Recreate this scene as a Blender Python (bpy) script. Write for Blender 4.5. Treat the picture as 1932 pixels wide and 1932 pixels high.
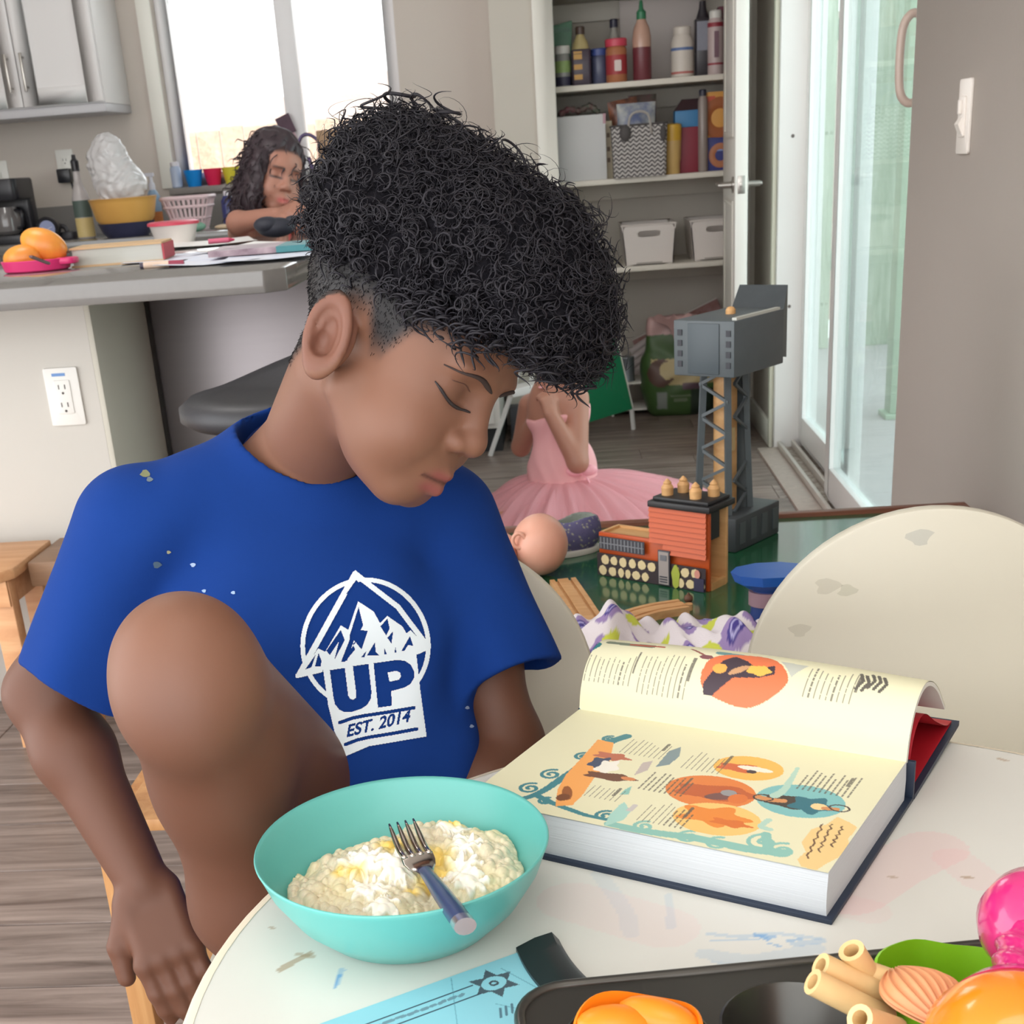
import bpy, bmesh, math, random
import numpy as np
from mathutils import Vector, Matrix
from mathutils.bvhtree import BVHTree

for _o in list(bpy.data.objects):
    bpy.data.objects.remove(_o)
SC = bpy.context.scene
COL = SC.collection
random.seed(7)
RNG = np.random.default_rng(7)

# ------------------------------------------------------------------ camera
FPX, PITCH, ROLL, YAW = 2526.66, math.radians(22.889), math.radians(4.387), math.radians(5.187)
PPX, PPY = 889.9, 1366.7                      # the photograph is a crop: its optical centre is not the middle
CAM = np.array([0.0, 0.0, 1.06])
_fh = np.array([-math.sin(YAW), math.cos(YAW), 0.0])
_r0 = np.array([math.cos(YAW), math.sin(YAW), 0.0])
_z = np.array([0.0, 0.0, 1.0])
CF = _fh * math.cos(PITCH) - _z * math.sin(PITCH)
_u0 = _fh * math.sin(PITCH) + _z * math.cos(PITCH)
CR = _r0 * math.cos(ROLL) - _u0 * math.sin(ROLL)
CU = _u0 * math.cos(ROLL) + _r0 * math.sin(ROLL)
cam_data = bpy.data.cameras.new('camera')
cam_data.sensor_width = 36.0
cam_data.lens = FPX / 1932.0 * 36.0
cam_data.clip_start = 0.01
cam_data.shift_x = (966.0 - PPX) / 1932.0
cam_data.shift_y = (PPY - 966.0) / 1932.0
cam = bpy.data.objects.new('camera', cam_data)
cam.matrix_world = Matrix(((CR[0], CU[0], -CF[0], CAM[0]), (CR[1], CU[1], -CF[1], CAM[1]), (CR[2], CU[2], -CF[2], CAM[2]), (0, 0, 0, 1)))
cam_data.dof.use_dof = True
cam_data.dof.focus_distance = 1.05
cam_data.dof.aperture_fstop = 26.0
COL.objects.link(cam)
SC.camera = cam

# ------------------------------------------------------------------ sky, light, exposure
SC.view_settings.view_transform = 'Standard'
SC.view_settings.look = 'None'
SC.view_settings.gamma = 1.0
SC.view_settings.use_curve_mapping = False
SC.view_settings.exposure = 0.08
if hasattr(SC, 'cycles'):
    SC.cycles.max_bounces = 7
    SC.cycles.diffuse_bounces = 4
    SC.cycles.glossy_bounces = 3
    SC.cycles.transparent_max_bounces = 14
world = bpy.data.worlds.new('sky')
SC.world = world
world.use_nodes = True
_nt = world.node_tree
_bg = _nt.nodes['Background']
_tc = _nt.nodes.new('ShaderNodeTexCoord')
_sx = _nt.nodes.new('ShaderNodeSeparateXYZ')
_rp = _nt.nodes.new('ShaderNodeValToRGB')
_rp.color_ramp.elements[0].position = 0.45
_rp.color_ramp.elements[0].color = (0.98, 0.97, 0.96, 1)
_rp.color_ramp.elements[1].position = 1.0
_rp.color_ramp.elements[1].color = (0.86, 0.93, 1.0, 1)
_mr = _nt.nodes.new('ShaderNodeMapRange')
_mr.inputs[1].default_value = -1.0
_nt.links.new(_tc.outputs['Generated'], _sx.inputs[0])
_nt.links.new(_sx.outputs['Z'], _mr.inputs[0])
_nt.links.new(_mr.outputs[0], _rp.inputs[0])
_nt.links.new(_rp.outputs[0], _bg.inputs['Color'])
_bg.inputs['Strength'].default_value = 3.6


def area_light(name, loc, target, sx, sy, power, color=(1, 1, 1)):
    d = bpy.data.lights.new(name, 'AREA')
    d.shape = 'RECTANGLE'
    d.size, d.size_y, d.energy, d.color = sx, sy, power, color
    o = bpy.data.objects.new(name, d)
    o.location = loc
    o.rotation_euler = (Vector(target) - Vector(loc)).to_track_quat('-Z', 'Y').to_euler()
    COL.objects.link(o)
    return o


area_light('added_fill_light', (-0.2, 0.35, 2.40), (-0.2, 0.35, 0.0), 0.9, 0.9, 5.0, (1.0, 0.97, 0.93))  # out-of-view fill light, added overhead to brighten the table area
area_light('added_fill_light_kitchen', (-1.4, 3.0, 2.40), (-1.4, 3.0, 0.0), 0.6, 0.6, 8.0, (1.0, 0.97, 0.93))  # second added fill light, over the island


# ------------------------------------------------------------------ helpers
def A3(*v):
    return np.array(v, float)


def ray(x, y):
    return CF + CR * (x - PPX) / FPX - CU * (y - PPY) / FPX


def at(x, y, X=None, Y=None, Z=None, D=None):
    """the point of the place that the photograph shows at pixel (x, y), on a known plane or at a known depth"""
    d = ray(x, y)
    if Z is not None:
        t = (Z - CAM[2]) / d[2]
    elif Y is not None:
        t = (Y - CAM[1]) / d[1]
    elif X is not None:
        t = (X - CAM[0]) / d[0]
    else:
        t = D
    return CAM + d * t


def lin(c):
    out = []
    for v in c[:3]:
        v = v / 255.0
        out.append(v / 12.92 if v <= 0.04045 else ((v + 0.055) / 1.055) ** 2.4)
    return tuple(out) + (1.0,)


MATS = {}


def mat(name, c, rough=0.5, metal=0.0, var=None, bump=None, coat=0.0, sss=0.0, alpha=1.0, trans=0.0, attr=None, spec=0.5, sheen=0.0, c2=None, stretch=(1, 1, 1), emit=0.0):
    if name in MATS:
        return MATS[name]
    m = bpy.data.materials.new(name)
    m.use_nodes = True
    nt = m.node_tree
    b = nt.nodes['Principled BSDF']
    b.inputs['Base Color'].default_value = lin(c)
    b.inputs['Roughness'].default_value = rough
    b.inputs['Metallic'].default_value = metal
    b.inputs['Specular IOR Level'].default_value = spec
    b.inputs['Coat Weight'].default_value = coat
    b.inputs['Coat Roughness'].default_value = 0.08
    b.inputs['Alpha'].default_value = alpha
    b.inputs['Transmission Weight'].default_value = trans
    b.inputs['Sheen Weight'].default_value = sheen
    if sss:
        b.inputs['Subsurface Weight'].default_value = sss
        b.inputs['Subsurface Radius'].default_value = (0.9, 0.35, 0.2)
        b.inputs['Subsurface Scale'].default_value = 0.004
    if emit:
        b.inputs['Emission Color'].default_value = lin(c)
        b.inputs['Emission Strength'].default_value = emit
    src = None
    if attr:
        a = nt.nodes.new('ShaderNodeVertexColor')
        a.layer_name = attr
        src = a.outputs['Color']
    if var or bump:
        tc = nt.nodes.new('ShaderNodeTexCoord')
        mp = nt.nodes.new('ShaderNodeMapping')
        mp.inputs['Scale'].default_value = stretch
        nt.links.new(tc.outputs['Object'], mp.inputs['Vector'])
    if var:
        n = nt.nodes.new('ShaderNodeTexNoise')
        n.inputs['Scale'].default_value = var[0]
        n.inputs['Detail'].default_value = 5.0
        n.inputs['Roughness'].default_value = 0.6
        nt.links.new(mp.outputs[0], n.inputs['Vector'])
        mx = nt.nodes.new('ShaderNodeMix')
        mx.data_type = 'RGBA'
        if c2 is None:
            k = var[1]
            base = lin(c)
            mx.inputs[6].default_value = tuple(max(0, v * (1 - k)) for v in base[:3]) + (1,)
            mx.inputs[7].default_value = tuple(min(1, v * (1 + k)) for v in base[:3]) + (1,)
            nt.links.new(n.outputs['Fac'], mx.inputs[0])
        else:
            mx.inputs[6].default_value = lin(c)
            mx.inputs[7].default_value = lin(c2)
            rp = nt.nodes.new('ShaderNodeValToRGB')
            rp.color_ramp.elements[0].position = 0.5 - 0.5 * var[1]
            rp.color_ramp.elements[1].position = 0.5 + 0.5 * var[1]
            nt.links.new(n.outputs['Fac'], rp.inputs[0])
            nt.links.new(rp.outputs[0], mx.inputs[0])
        if src is not None:
            mu = nt.nodes.new('ShaderNodeMix')
            mu.data_type = 'RGBA'
            mu.blend_type = 'MULTIPLY'
            mu.inputs[0].default_value = 1.0
            nt.links.new(src, mu.inputs[6])
            nt.links.new(mx.outputs[2], mu.inputs[7])
            src = mu.outputs[2]
        else:
            src = mx.outputs[2]
    if src is not None:
        nt.links.new(src, b.inputs['Base Color'])
    if bump:
        n2 = nt.nodes.new('ShaderNodeTexNoise')
        n2.inputs['Scale'].default_value = bump[0]
        n2.inputs['Detail'].default_value = 3.0
        nt.links.new(mp.outputs[0], n2.inputs['Vector'])
        bp = nt.nodes.new('ShaderNodeBump')
        bp.inputs['Strength'].default_value = bump[1]
        bp.inputs['Distance'].default_value = bump[2] if len(bump) > 2 else 0.002
        nt.links.new(n2.outputs['Fac'], bp.inputs['Height'])
        nt.links.new(bp.outputs[0], b.inputs['Normal'])
    MATS[name] = m
    return m


def glass_mat(name, tint=(235, 245, 240), refl=0.12, rough=0.0, haze=0.0):
    if name in MATS:
        return MATS[name]
    m = bpy.data.materials.new(name)
    m.use_nodes = True
    nt = m.node_tree
    nt.nodes.clear()
    o = nt.nodes.new('ShaderNodeOutputMaterial')
    t = nt.nodes.new('ShaderNodeBsdfTransparent')
    t.inputs['Color'].default_value = lin(tint)
    g = nt.nodes.new('ShaderNodeBsdfGlossy')
    g.inputs['Roughness'].default_value = rough
    mx = nt.nodes.new('ShaderNodeMixShader')
    fr = nt.nodes.new('ShaderNodeFresnel')
    fr.inputs['IOR'].default_value = 1.45
    mul = nt.nodes.new('ShaderNodeMath')
    mul.operation = 'MULTIPLY'
    mul.inputs[1].default_value = refl
    nt.links.new(fr.outputs[0], mul.inputs[0])
    nt.links.new(mul.outputs[0], mx.inputs[0])
    nt.links.new(t.outputs[0], mx.inputs[1])
    nt.links.new(g.outputs[0], mx.inputs[2])
    last = mx.outputs[0]
    if haze:
        df = nt.nodes.new('ShaderNodeBsdfTranslucent')
        df.inputs['Color'].default_value = (0.9, 0.92, 0.95, 1)
        df2 = nt.nodes.new('ShaderNodeBsdfDiffuse')
        df2.inputs['Color'].default_value = (0.85, 0.87, 0.9, 1)
        ad = nt.nodes.new('ShaderNodeMixShader')
        nt.links.new(df.outputs[0], ad.inputs[1])
        nt.links.new(df2.outputs[0], ad.inputs[2])
        m2 = nt.nodes.new('ShaderNodeMixShader')
        m2.inputs[0].default_value = haze
        nt.links.new(last, m2.inputs[1])
        nt.links.new(ad.outputs[0], m2.inputs[2])
        last = m2.outputs[0]
    nt.links.new(last, o.inputs['Surface'])
    MATS[name] = m
    return m


def rot_to(d):
    """3x3 whose z column is the direction d"""
    d = np.asarray(d, float)
    d = d / np.linalg.norm(d)
    a = A3(0, 0, 1) if abs(d[2]) < 0.9 else A3(1, 0, 0)
    x = np.cross(a, d)
    x /= np.linalg.norm(x)
    y = np.cross(d, x)
    return np.stack([x, y, d], 1)


class MB:
    """collects shapes for one mesh"""

    def __init__(self):
        self.v, self.f, self.m, self.n = [], [], [], 0

    def add(self, verts, faces, m=0):
        verts = np.asarray(verts, float).reshape(-1, 3)
        self.v.append(verts)
        n = self.n
        for f in faces:
            self.f.append([i + n for i in f])
            self.m.append(m)
        self.n += len(verts)
        return self

    def box(self, x0, y0, z0, x1, y1, z1, m=0, M=None, o=(0, 0, 0)):
        v = np.array([(x, y, z) for z in (z0, z1) for y in (y0, y1) for x in (x0, x1)], float)
        if M is not None:
            v = v @ np.asarray(M).T
        v = v + np.asarray(o)
        return self.add(v, [(0, 2, 3, 1), (4, 5, 7, 6), (0, 1, 5, 4), (2, 6, 7, 3), (0, 4, 6, 2), (1, 3, 7, 5)], m)

    def bar(self, a, b, w, h, m=0, up=(0, 0, 1)):
        a, b = np.asarray(a, float), np.asarray(b, float)
        d = b - a
        L = np.linalg.norm(d)
        d = d / L
        up = np.asarray(up, float)
        s = np.cross(d, up)
        if np.linalg.norm(s) < 1e-4:
            s = np.cross(d, A3(0, 1, 0))
        s /= np.linalg.norm(s)
        t = np.cross(s, d)
        M = np.stack([s, d, t], 1)
        return self.box(-w / 2, 0, -h / 2, w / 2, L, h / 2, m, M, a)

    def cyl(self, a, b, r0, r1=None, n=20, m=0, caps=True):
        r1 = r0 if r1 is None else r1
        return self.tube([a, b], [r0, r1], n, m, caps)

    def tube(self, path, r, n=10, m=0, caps=True, flat=None):
        P = np.asarray(path, float)
        k = len(P)
        R = np.full(k, r, float) if np.isscalar(r) else np.asarray(r, float)
        T = np.gradient(P, axis=0)
        T /= np.linalg.norm(T, axis=1)[:, None] + 1e-12
        x = rot_to(T[0])[:, 0]
        V = []
        ang = np.linspace(0, 2 * math.pi, n, endpoint=False)
        fl = 1.0 if flat is None else flat
        for i in range(k):
            x = x - T[i] * (x @ T[i])
            x /= np.linalg.norm(x) + 1e-12
            y = np.cross(T[i], x)
            V.append(P[i] + R[i] * (np.cos(ang)[:, None] * x + fl * np.sin(ang)[:, None] * y))
        F = [(i * n + j, i * n + (j + 1) % n, (i + 1) * n + (j + 1) % n, (i + 1) * n + j) for i in range(k - 1) for j in range(n)]
        if caps:
            F.append(tuple(range(n - 1, -1, -1)))
            F.append(tuple((k - 1) * n + j for j in range(n)))
        return self.add(np.concatenate(V), F, m)

    def lathe(self, prof, n=28, c=(0, 0, 0), m=0, axis=None, sx=1.0, sy=1.0, cap0=True, cap1=True):
        ang = np.linspace(0, 2 * math.pi, n, endpoint=False)
        V = []
        for r, z in prof:
            V.append(np.stack([r * np.cos(ang) * sx, r * np.sin(ang) * sy, np.full(n, z)], 1))
        V = np.concatenate(V)
        if axis is not None:
            V = V @ rot_to(axis).T
        V = V + np.asarray(c, float)
        k = len(prof)
        F = [(i * n + j, i * n + (j + 1) % n, (i + 1) * n + (j + 1) % n, (i + 1) * n + j) for i in range(k - 1) for j in range(n)]
        if cap0:
            F.append(tuple(range(n - 1, -1, -1)))
        if cap1:
            F.append(tuple((k - 1) * n + j for j in range(n)))
        return self.add(V, F, m)

    def ball(self, c, r, n=16, k=10, m=0, M=None):
        r = (r, r, r) if np.isscalar(r) else r
        th = np.linspace(0, math.pi, k + 1)[1:-1]
        ang = np.linspace(0, 2 * math.pi, n, endpoint=False)
        V = [np.array([[0, 0, 1.0]])]
        for t in th:
            V.append(np.stack([math.sin(t) * np.cos(ang), math.sin(t) * np.sin(ang), np.full(n, math.cos(t))], 1))
        V.append(np.array([[0, 0, -1.0]]))
        V = np.concatenate(V) * np.asarray(r)
        if M is not None:
            V = V @ np.asarray(M).T
        V = V + np.asarray(c, float)
        F = [(0, 1 + j, 1 + (j + 1) % n) for j in range(n)]
        for i in range(k - 2):
            a = 1 + i * n
            F += [(a + j, a + n + j, a + n + (j + 1) % n, a + (j + 1) % n) for j in range(n)]
        a = 1 + (k - 2) * n
        F += [(a + j, a + n, a + (j + 1) % n) for j in range(n)]
        return self.add(V, F, m)

    def prism(self, poly, d0, d1, m=0, M=None, o=(0, 0, 0)):
        """poly in (x, y), pushed along z from d0 to d1, then turned by M and moved by o"""
        n = len(poly)
        V = np.array([(x, y, d0) for x, y in poly] + [(x, y, d1) for x, y in poly], float)
        if M is not None:
            V = V @ np.asarray(M).T
        V = V + np.asarray(o, float)
        F = [tuple(range(n - 1, -1, -1)), tuple(range(n, 2 * n))] + [(i, (i + 1) % n, n + (i + 1) % n, n + i) for i in range(n)]
        return self.add(V, F, m)

    def grid(self, V, m=0, closed_u=False):
        V = np.asarray(V, float)
        a, b = V.shape[:2]
        F = []
        for i in range(a - 1):
            for j in range(b - 1 + (1 if closed_u else 0)):
                F.append((i * b + j, i * b + (j + 1) % b, (i + 1) * b + (j + 1) % b, (i + 1) * b + j))
        return self.add(V.reshape(-1, 3), F, m)

    def move(self, M=None, o=(0, 0, 0)):
        V = np.concatenate(self.v)
        if M is not None:
            V = V @ np.asarray(M).T
        self.v = [V + np.asarray(o, float)]
        return self

    def mesh(self, name, mats, smooth=35.0, bevel=0.0, seg=2):
        me = bpy.data.meshes.new(name)
        V = np.concatenate(self.v) if self.v else np.zeros((0, 3))
        me.from_pydata(V.tolist(), [], self.f)
        for mt in (mats if isinstance(mats, (list, tuple)) else [mats]):
            me.materials.append(mt)
        if any(self.m):
            me.polygons.foreach_set('material_index', np.array(self.m, np.int32))
        if bevel:
            bm = bmesh.new()
            bm.from_mesh(me)
            bmesh.ops.remove_doubles(bm, verts=bm.verts, dist=1e-6)
            ed = [e for e in bm.edges if len(e.link_faces) == 2 and e.calc_face_angle(0) > 0.5]
            bmesh.ops.bevel(bm, geom=ed, offset=bevel, segments=seg, profile=0.5, affect='EDGES', clamp_overlap=True)
            bm.to_mesh(me)
            bm.free()
        if smooth:
            me.polygons.foreach_set('use_smooth', np.ones(len(me.polygons), bool))
            if smooth < 179:
                me.set_sharp_from_angle(angle=math.radians(smooth))
        me.update()
        return me


def tag(o, label=None, cat=None, group=None, kind=None):
    if label:
        o['label'] = label
    if cat:
        o['category'] = cat
    if group:
        o['group'] = group
    if kind:
        o['kind'] = kind
    return o


def thing(name, label, cat, loc=(0, 0, 0), rz=0.0, group=None, M=None):
    o = bpy.data.objects.new(name, None)
    o.empty_display_size = 0.05
    COL.objects.link(o)
    if M is not None:
        m4 = Matrix([list(map(float, M[i])) + [float(loc[i])] for i in range(3)] + [[0, 0, 0, 1]])
        o.matrix_world = m4
    else:
        o.location = [float(x) for x in loc]
        o.rotation_euler = (0, 0, rz)
    return tag(o, label, cat, group)


def obj(name, mb, mats, parent=None, smooth=35.0, bevel=0.0, seg=2, label=None, cat=None, group=None, kind=None, loc=None, rz=0.0):
    me = mb if isinstance(mb, bpy.types.Mesh) else mb.mesh(name, mats, smooth, bevel, seg)
    o = bpy.data.objects.new(name, me)
    COL.objects.link(o)
    if parent is not None:
        o.parent = parent
    if loc is not None:
        o.location = [float(x) for x in loc]
        o.rotation_euler = (0, 0, rz)
    return tag(o, label, cat, group, kind)


def one(name, mb, mats, label, cat, loc=None, rz=0.0, **k):
    return obj(name, mb, mats, None, label=label, cat=cat, loc=loc, rz=rz, **k)


def struct(name, mb, mats, **k):
    return obj(name, mb, mats, None, kind='structure', **k)


def copy_tree(o, parent=None):
    c = o.copy()
    COL.objects.link(c)
    c.parent = parent
    for ch in [x for x in bpy.data.objects if x.parent == o]:
        copy_tree(ch, c)
    return c


def rz3(a):
    c, s = math.cos(a), math.sin(a)
    return np.array([[c, -s, 0], [s, c, 0], [0, 0, 1.0]])


def rrect(w, h, r, n=6):
    """rounded rectangle outline, centred"""
    P = []
    for cx, cy, a0 in ((w / 2 - r, h / 2 - r, 0), (-w / 2 + r, h / 2 - r, 90), (-w / 2 + r, -h / 2 + r, 180), (w / 2 - r, -h / 2 + r, 270)):
        for i in range(n + 1):
            a = math.radians(a0 + 90.0 * i / n)
            P.append((cx + r * math.cos(a), cy + r * math.sin(a)))
    return P


def smooth_path(pts, n=40):
    """Catmull-Rom through the points"""
    P = np.asarray(pts, float)
    P = np.vstack([2 * P[0] - P[1], P, 2 * P[-1] - P[-2]])
    k = len(P) - 3
    out = []
    for s in np.linspace(0, k - 1e-9, n):
        i = int(s)
        t = s - i
        a, b, c, d = P[i:i + 4]
        out.append(0.5 * (2 * b + (c - a) * t + (2 * a - 5 * b + 4 * c - d) * t * t + (3 * b - a - 3 * c + d) * t ** 3))
    return np.array(out)


# ---- implicit surfaces: distance functions joined smoothly, meshed by surface nets
def s_ell(p, c, r, M=None):
    q = p - np.asarray(c, np.float32)
    if M is not None:
        q = q @ np.asarray(M, np.float32)
    r = np.asarray(r, np.float32)
    k0 = np.sqrt(((q / r) ** 2).sum(1)) + 1e-9
    k1 = np.sqrt(((q / (r * r)) ** 2).sum(1)) + 1e-9
    return k0 * (k0 - 1.0) / k1


def s_cone(p, a, b, ra, rb):
    a = np.asarray(a, np.float32)
    b = np.asarray(b, np.float32)
    d = b - a
    t = np.clip(((p - a) @ d) / (d @ d), 0, 1)
    return np.sqrt((((p - a) - t[:, None] * d) ** 2).sum(1)) - (ra + (rb - ra) * t)


def s_tor(p, c, M, R, r, sy=1.0):
    q = (p - np.asarray(c, np.float32)) @ np.asarray(M, np.float32)
    x = np.sqrt(q[:, 0] ** 2 + (q[:, 1] / sy) ** 2) - R
    return np.sqrt(x * x + q[:, 2] ** 2) - r


def s_box(p, c, hw, r, M=None):
    q = p - np.asarray(c, np.float32)
    if M is not None:
        q = q @ np.asarray(M, np.float32)
    q = np.abs(q) - np.asarray(hw, np.float32) + r
    return np.sqrt((np.maximum(q, 0) ** 2).sum(1)) + np.minimum(q.max(1), 0) - r


def smin(a, b, k):
    h = np.clip(0.5 + 0.5 * (b - a) / k, 0, 1)
    return b + (a - b) * h - k * h * (1 - h)


def smax(a, b, k):
    return -smin(-a, -b, k)


def surf_net(sdf, lo, hi, h, co=4):
    lo = np.asarray(lo, np.float32)
    hi = np.asarray(hi, np.float32)
    nc = np.ceil((hi - lo) / (h * co)).astype(int) + 1
    ax = [np.arange(nc[i] + 1, dtype=np.float32) * h * co + lo[i] for i in range(3)]
    G = np.stack(np.meshgrid(*ax, indexing='ij'), -1).reshape(-1, 3)
    dc = sdf(G).reshape(nc + 1)
    near = np.abs(dc) < 1.9 * h * co
    act = np.zeros(nc, bool)
    for i in (0, 1):
        for j in (0, 1):
            for k in (0, 1):
                act |= near[i:nc[0] + i, j:nc[1] + j, k:nc[2] + k]
    n = nc * co
    val = dc[:-1, :-1, :-1]
    for a in range(3):
        val = np.repeat(val, co, axis=a)
    val = val.astype(np.float32)
    am = act
    for a in range(3):
        am = np.repeat(am, co, axis=a)
    idx = np.argwhere(am)
    pts = idx.astype(np.float32) * h + lo
    out = np.empty(len(pts), np.float32)
    step = 1500000
    for s in range(0, len(pts), step):
        out[s:s + step] = sdf(pts[s:s + step])
    val[idx[:, 0], idx[:, 1], idx[:, 2]] = out
    neg = val < 0
    nx, ny, nz = n
    S = np.zeros((nx - 1, ny - 1, nz - 1), np.int8)
    for i in (0, 1):
        for j in (0, 1):
            for k in (0, 1):
                S += neg[i:nx - 1 + i, j:ny - 1 + j, k:nz - 1 + k]
    cell = np.argwhere((S > 0) & (S < 8))
    cid = np.full((nx - 1, ny - 1, nz - 1), -1, np.int32)
    cid[cell[:, 0], cell[:, 1], cell[:, 2]] = np.arange(len(cell))
    cn = {}
    for i in (0, 1):
        for j in (0, 1):
            for k in (0, 1):
                cn[(i, j, k)] = val[cell[:, 0] + i, cell[:, 1] + j, cell[:, 2] + k]
    acc = np.zeros((len(cell), 3), np.float32)
    cnt = np.zeros(len(cell), np.float32)
    for a in range(3):
        for b in (0, 1):
            for c in (0, 1):
                p0 = [0, 0, 0]
                o = [x for x in range(3) if x != a]
                p0[o[0]], p0[o[1]] = b, c
                p1 = list(p0)
                p1[a] = 1
                d0, d1 = cn[tuple(p0)], cn[tuple(p1)]
                cr = (d0 < 0) != (d1 < 0)
                t = np.where(cr, d0 / np.where(cr, d0 - d1, 1), 0)
                q = np.tile(np.array(p0, np.float32), (len(cell), 1))
                q[:, a] = t
                acc += np.where(cr[:, None], q, 0)
                cnt += cr
    V = (cell + acc / cnt[:, None]) * h + lo
    Q = []
    for a in range(3):
        b, c = (a + 1) % 3, (a + 2) % 3
        s0 = [slice(0, n[x]) for x in range(3)]
        s1 = list(s0)
        s0[a] = slice(0, n[a] - 1)
        s1[a] = slice(1, n[a])
        A, B = neg[tuple(s0)], neg[tuple(s1)]
        e = np.argwhere(A != B)
        e = e[(e[:, b] > 0) & (e[:, c] > 0) & (e[:, b] < n[b] - 1) & (e[:, c] < n[c] - 1)]
        if not len(e):
            continue
        fl = A[e[:, 0], e[:, 1], e[:, 2]]

        def ci(db, dcc):
            q = e.copy()
            q[:, b] += db
            q[:, c] += dcc
            return cid[q[:, 0], q[:, 1], q[:, 2]]
        q = np.stack([ci(-1, -1), ci(0, -1), ci(0, 0), ci(-1, 0)], 1)
        q[~fl] = q[~fl][:, ::-1]
        Q.append(q)
    Q = np.concatenate(Q)
    Q = Q[(Q >= 0).all(1)]
    return V.astype(float), Q


def np_mesh(name, V, Q, mats, col=None, relax=1):
    V = np.asarray(V, float)
    if relax:
        E = np.concatenate([Q[:, [0, 1]], Q[:, [1, 2]], Q[:, [2, 3]], Q[:, [3, 0]]]) if Q.shape[1] == 4 else np.concatenate([Q[:, [0, 1]], Q[:, [1, 2]], Q[:, [2, 0]]])
        for _ in range(relax):
            s = np.zeros_like(V)
            w = np.zeros(len(V))
            for x in range(3):
                s[:, x] = np.bincount(E[:, 0], V[E[:, 1], x], len(V)) + np.bincount(E[:, 1], V[E[:, 0], x], len(V))
            w = np.bincount(E[:, 0], minlength=len(V)) + np.bincount(E[:, 1], minlength=len(V))
            V = 0.5 * V + 0.5 * s / np.maximum(w, 1)[:, None]
    me = bpy.data.meshes.new(name)
    me.vertices.add(len(V))
    me.vertices.foreach_set('co', V.astype(np.float32).ravel())
    k = Q.shape[1]
    me.loops.add(Q.size)
    me.loops.foreach_set('vertex_index', Q.astype(np.int32).ravel())
    me.polygons.add(len(Q))
    me.polygons.foreach_set('loop_start', np.arange(0, Q.size, k, dtype=np.int32))
    me.polygons.foreach_set('use_smooth', np.ones(len(Q), bool))
    for mt in (mats if isinstance(mats, (list, tuple)) else [mats]):
        me.materials.append(mt)
    me.update(calc_edges=True)
    me.validate()
    if col is not None:
        paint(me, col)
    return me


def paint(me, col):
    """point colours, given in sRGB 0..255"""
    c = np.asarray(col, float) / 255.0
    l = np.where(c <= 0.04045, c / 12.92, ((c + 0.055) / 1.055) ** 2.4)
    a = me.color_attributes.new('Col', 'FLOAT_COLOR', 'POINT')
    a.data.foreach_set('color', np.concatenate([l, np.ones((len(l), 1))], 1).astype(np.float32).ravel())


# ---- flat print: a little raster that is drawn into and then laid on a grid
class Canvas:
    def __init__(self, x0, y0, x1, y1, step, bg):
        self.nx = int(round((x1 - x0) / step)) + 1
        self.ny = int(round((y1 - y0) / step)) + 1
        self.X, self.Y = np.meshgrid(np.linspace(x0, x1, self.nx), np.linspace(y0, y1, self.ny))
        self.c = np.tile(np.array(bg, float), (self.ny, self.nx, 1))

    def put(self, mask, col, a=1.0):
        self.c[mask] = self.c[mask] * (1 - a) + np.array(col, float) * a

    def poly(self, pts, col, a=1.0):
        P = np.asarray(pts, float)
        xs, ys = self.X[0], self.Y[:, 0]
        i0, i1 = np.searchsorted(xs, P[:, 0].min()), np.searchsorted(xs, P[:, 0].max()) + 1
        j0, j1 = np.searchsorted(ys, P[:, 1].min()), np.searchsorted(ys, P[:, 1].max()) + 1
        X, Y = self.X[j0:j1, i0:i1], self.Y[j0:j1, i0:i1]
        if X.size == 0:
            return
        m = np.zeros(X.shape, bool)
        j = len(P) - 1
        for i in range(len(P)):
            xi, yi = P[i]
            xj, yj = P[j]
            if yi != yj:
                m ^= ((yi > Y) != (yj > Y)) & (X < (xj - xi) * (Y - yi) / (yj - yi) + xi)
            j = i
        sub = self.c[j0:j1, i0:i1]
        sub[m] = sub[m] * (1 - a) + np.array(col, float) * a

    def ell(self, cx, cy, rx, ry, col, ang=0.0, a=1.0, wob=0.0):
        c, s = math.cos(ang), math.sin(ang)
        u = ((self.X - cx) * c + (self.Y - cy) * s) / rx
        v = (-(self.X - cx) * s + (self.Y - cy) * c) / ry
        r = np.hypot(u, v)
        if wob:
            r = r * (1 + wob * np.sin(np.arctan2(v, u) * 5 + cx * 3))
        self.put(r < 1, col, a)

    def line(self, pts, w, col, a=1.0, w1=None):
        P = np.asarray(pts, float)
        m = np.zeros(self.X.shape, bool)
        k = len(P) - 1
        for i in range(k):
            d = P[i + 1] - P[i]
            t = np.clip(((self.X - P[i, 0]) * d[0] + (self.Y - P[i, 1]) * d[1]) / (d @ d + 1e-12), 0, 1)
            ww = w if w1 is None else w + (w1 - w) * (i + t) / k
            m |= np.hypot(self.X - P[i, 0] - t * d[0], self.Y - P[i, 1] - t * d[1]) < ww / 2
        self.put(m, col, a)

    def text(self, s, o, ex, ey, col, a=1.0, bold=0.0):
        """glyph outlines of the built-in font; ex, ey: canvas vectors of one em to the right and up"""
        for tri in glyphs(s, bold):
            P = [(o[0] + ex[0] * x + ey[0] * y, o[1] + ex[1] * x + ey[1] * y) for x, y in tri]
            self.poly(P, col, a)


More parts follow.
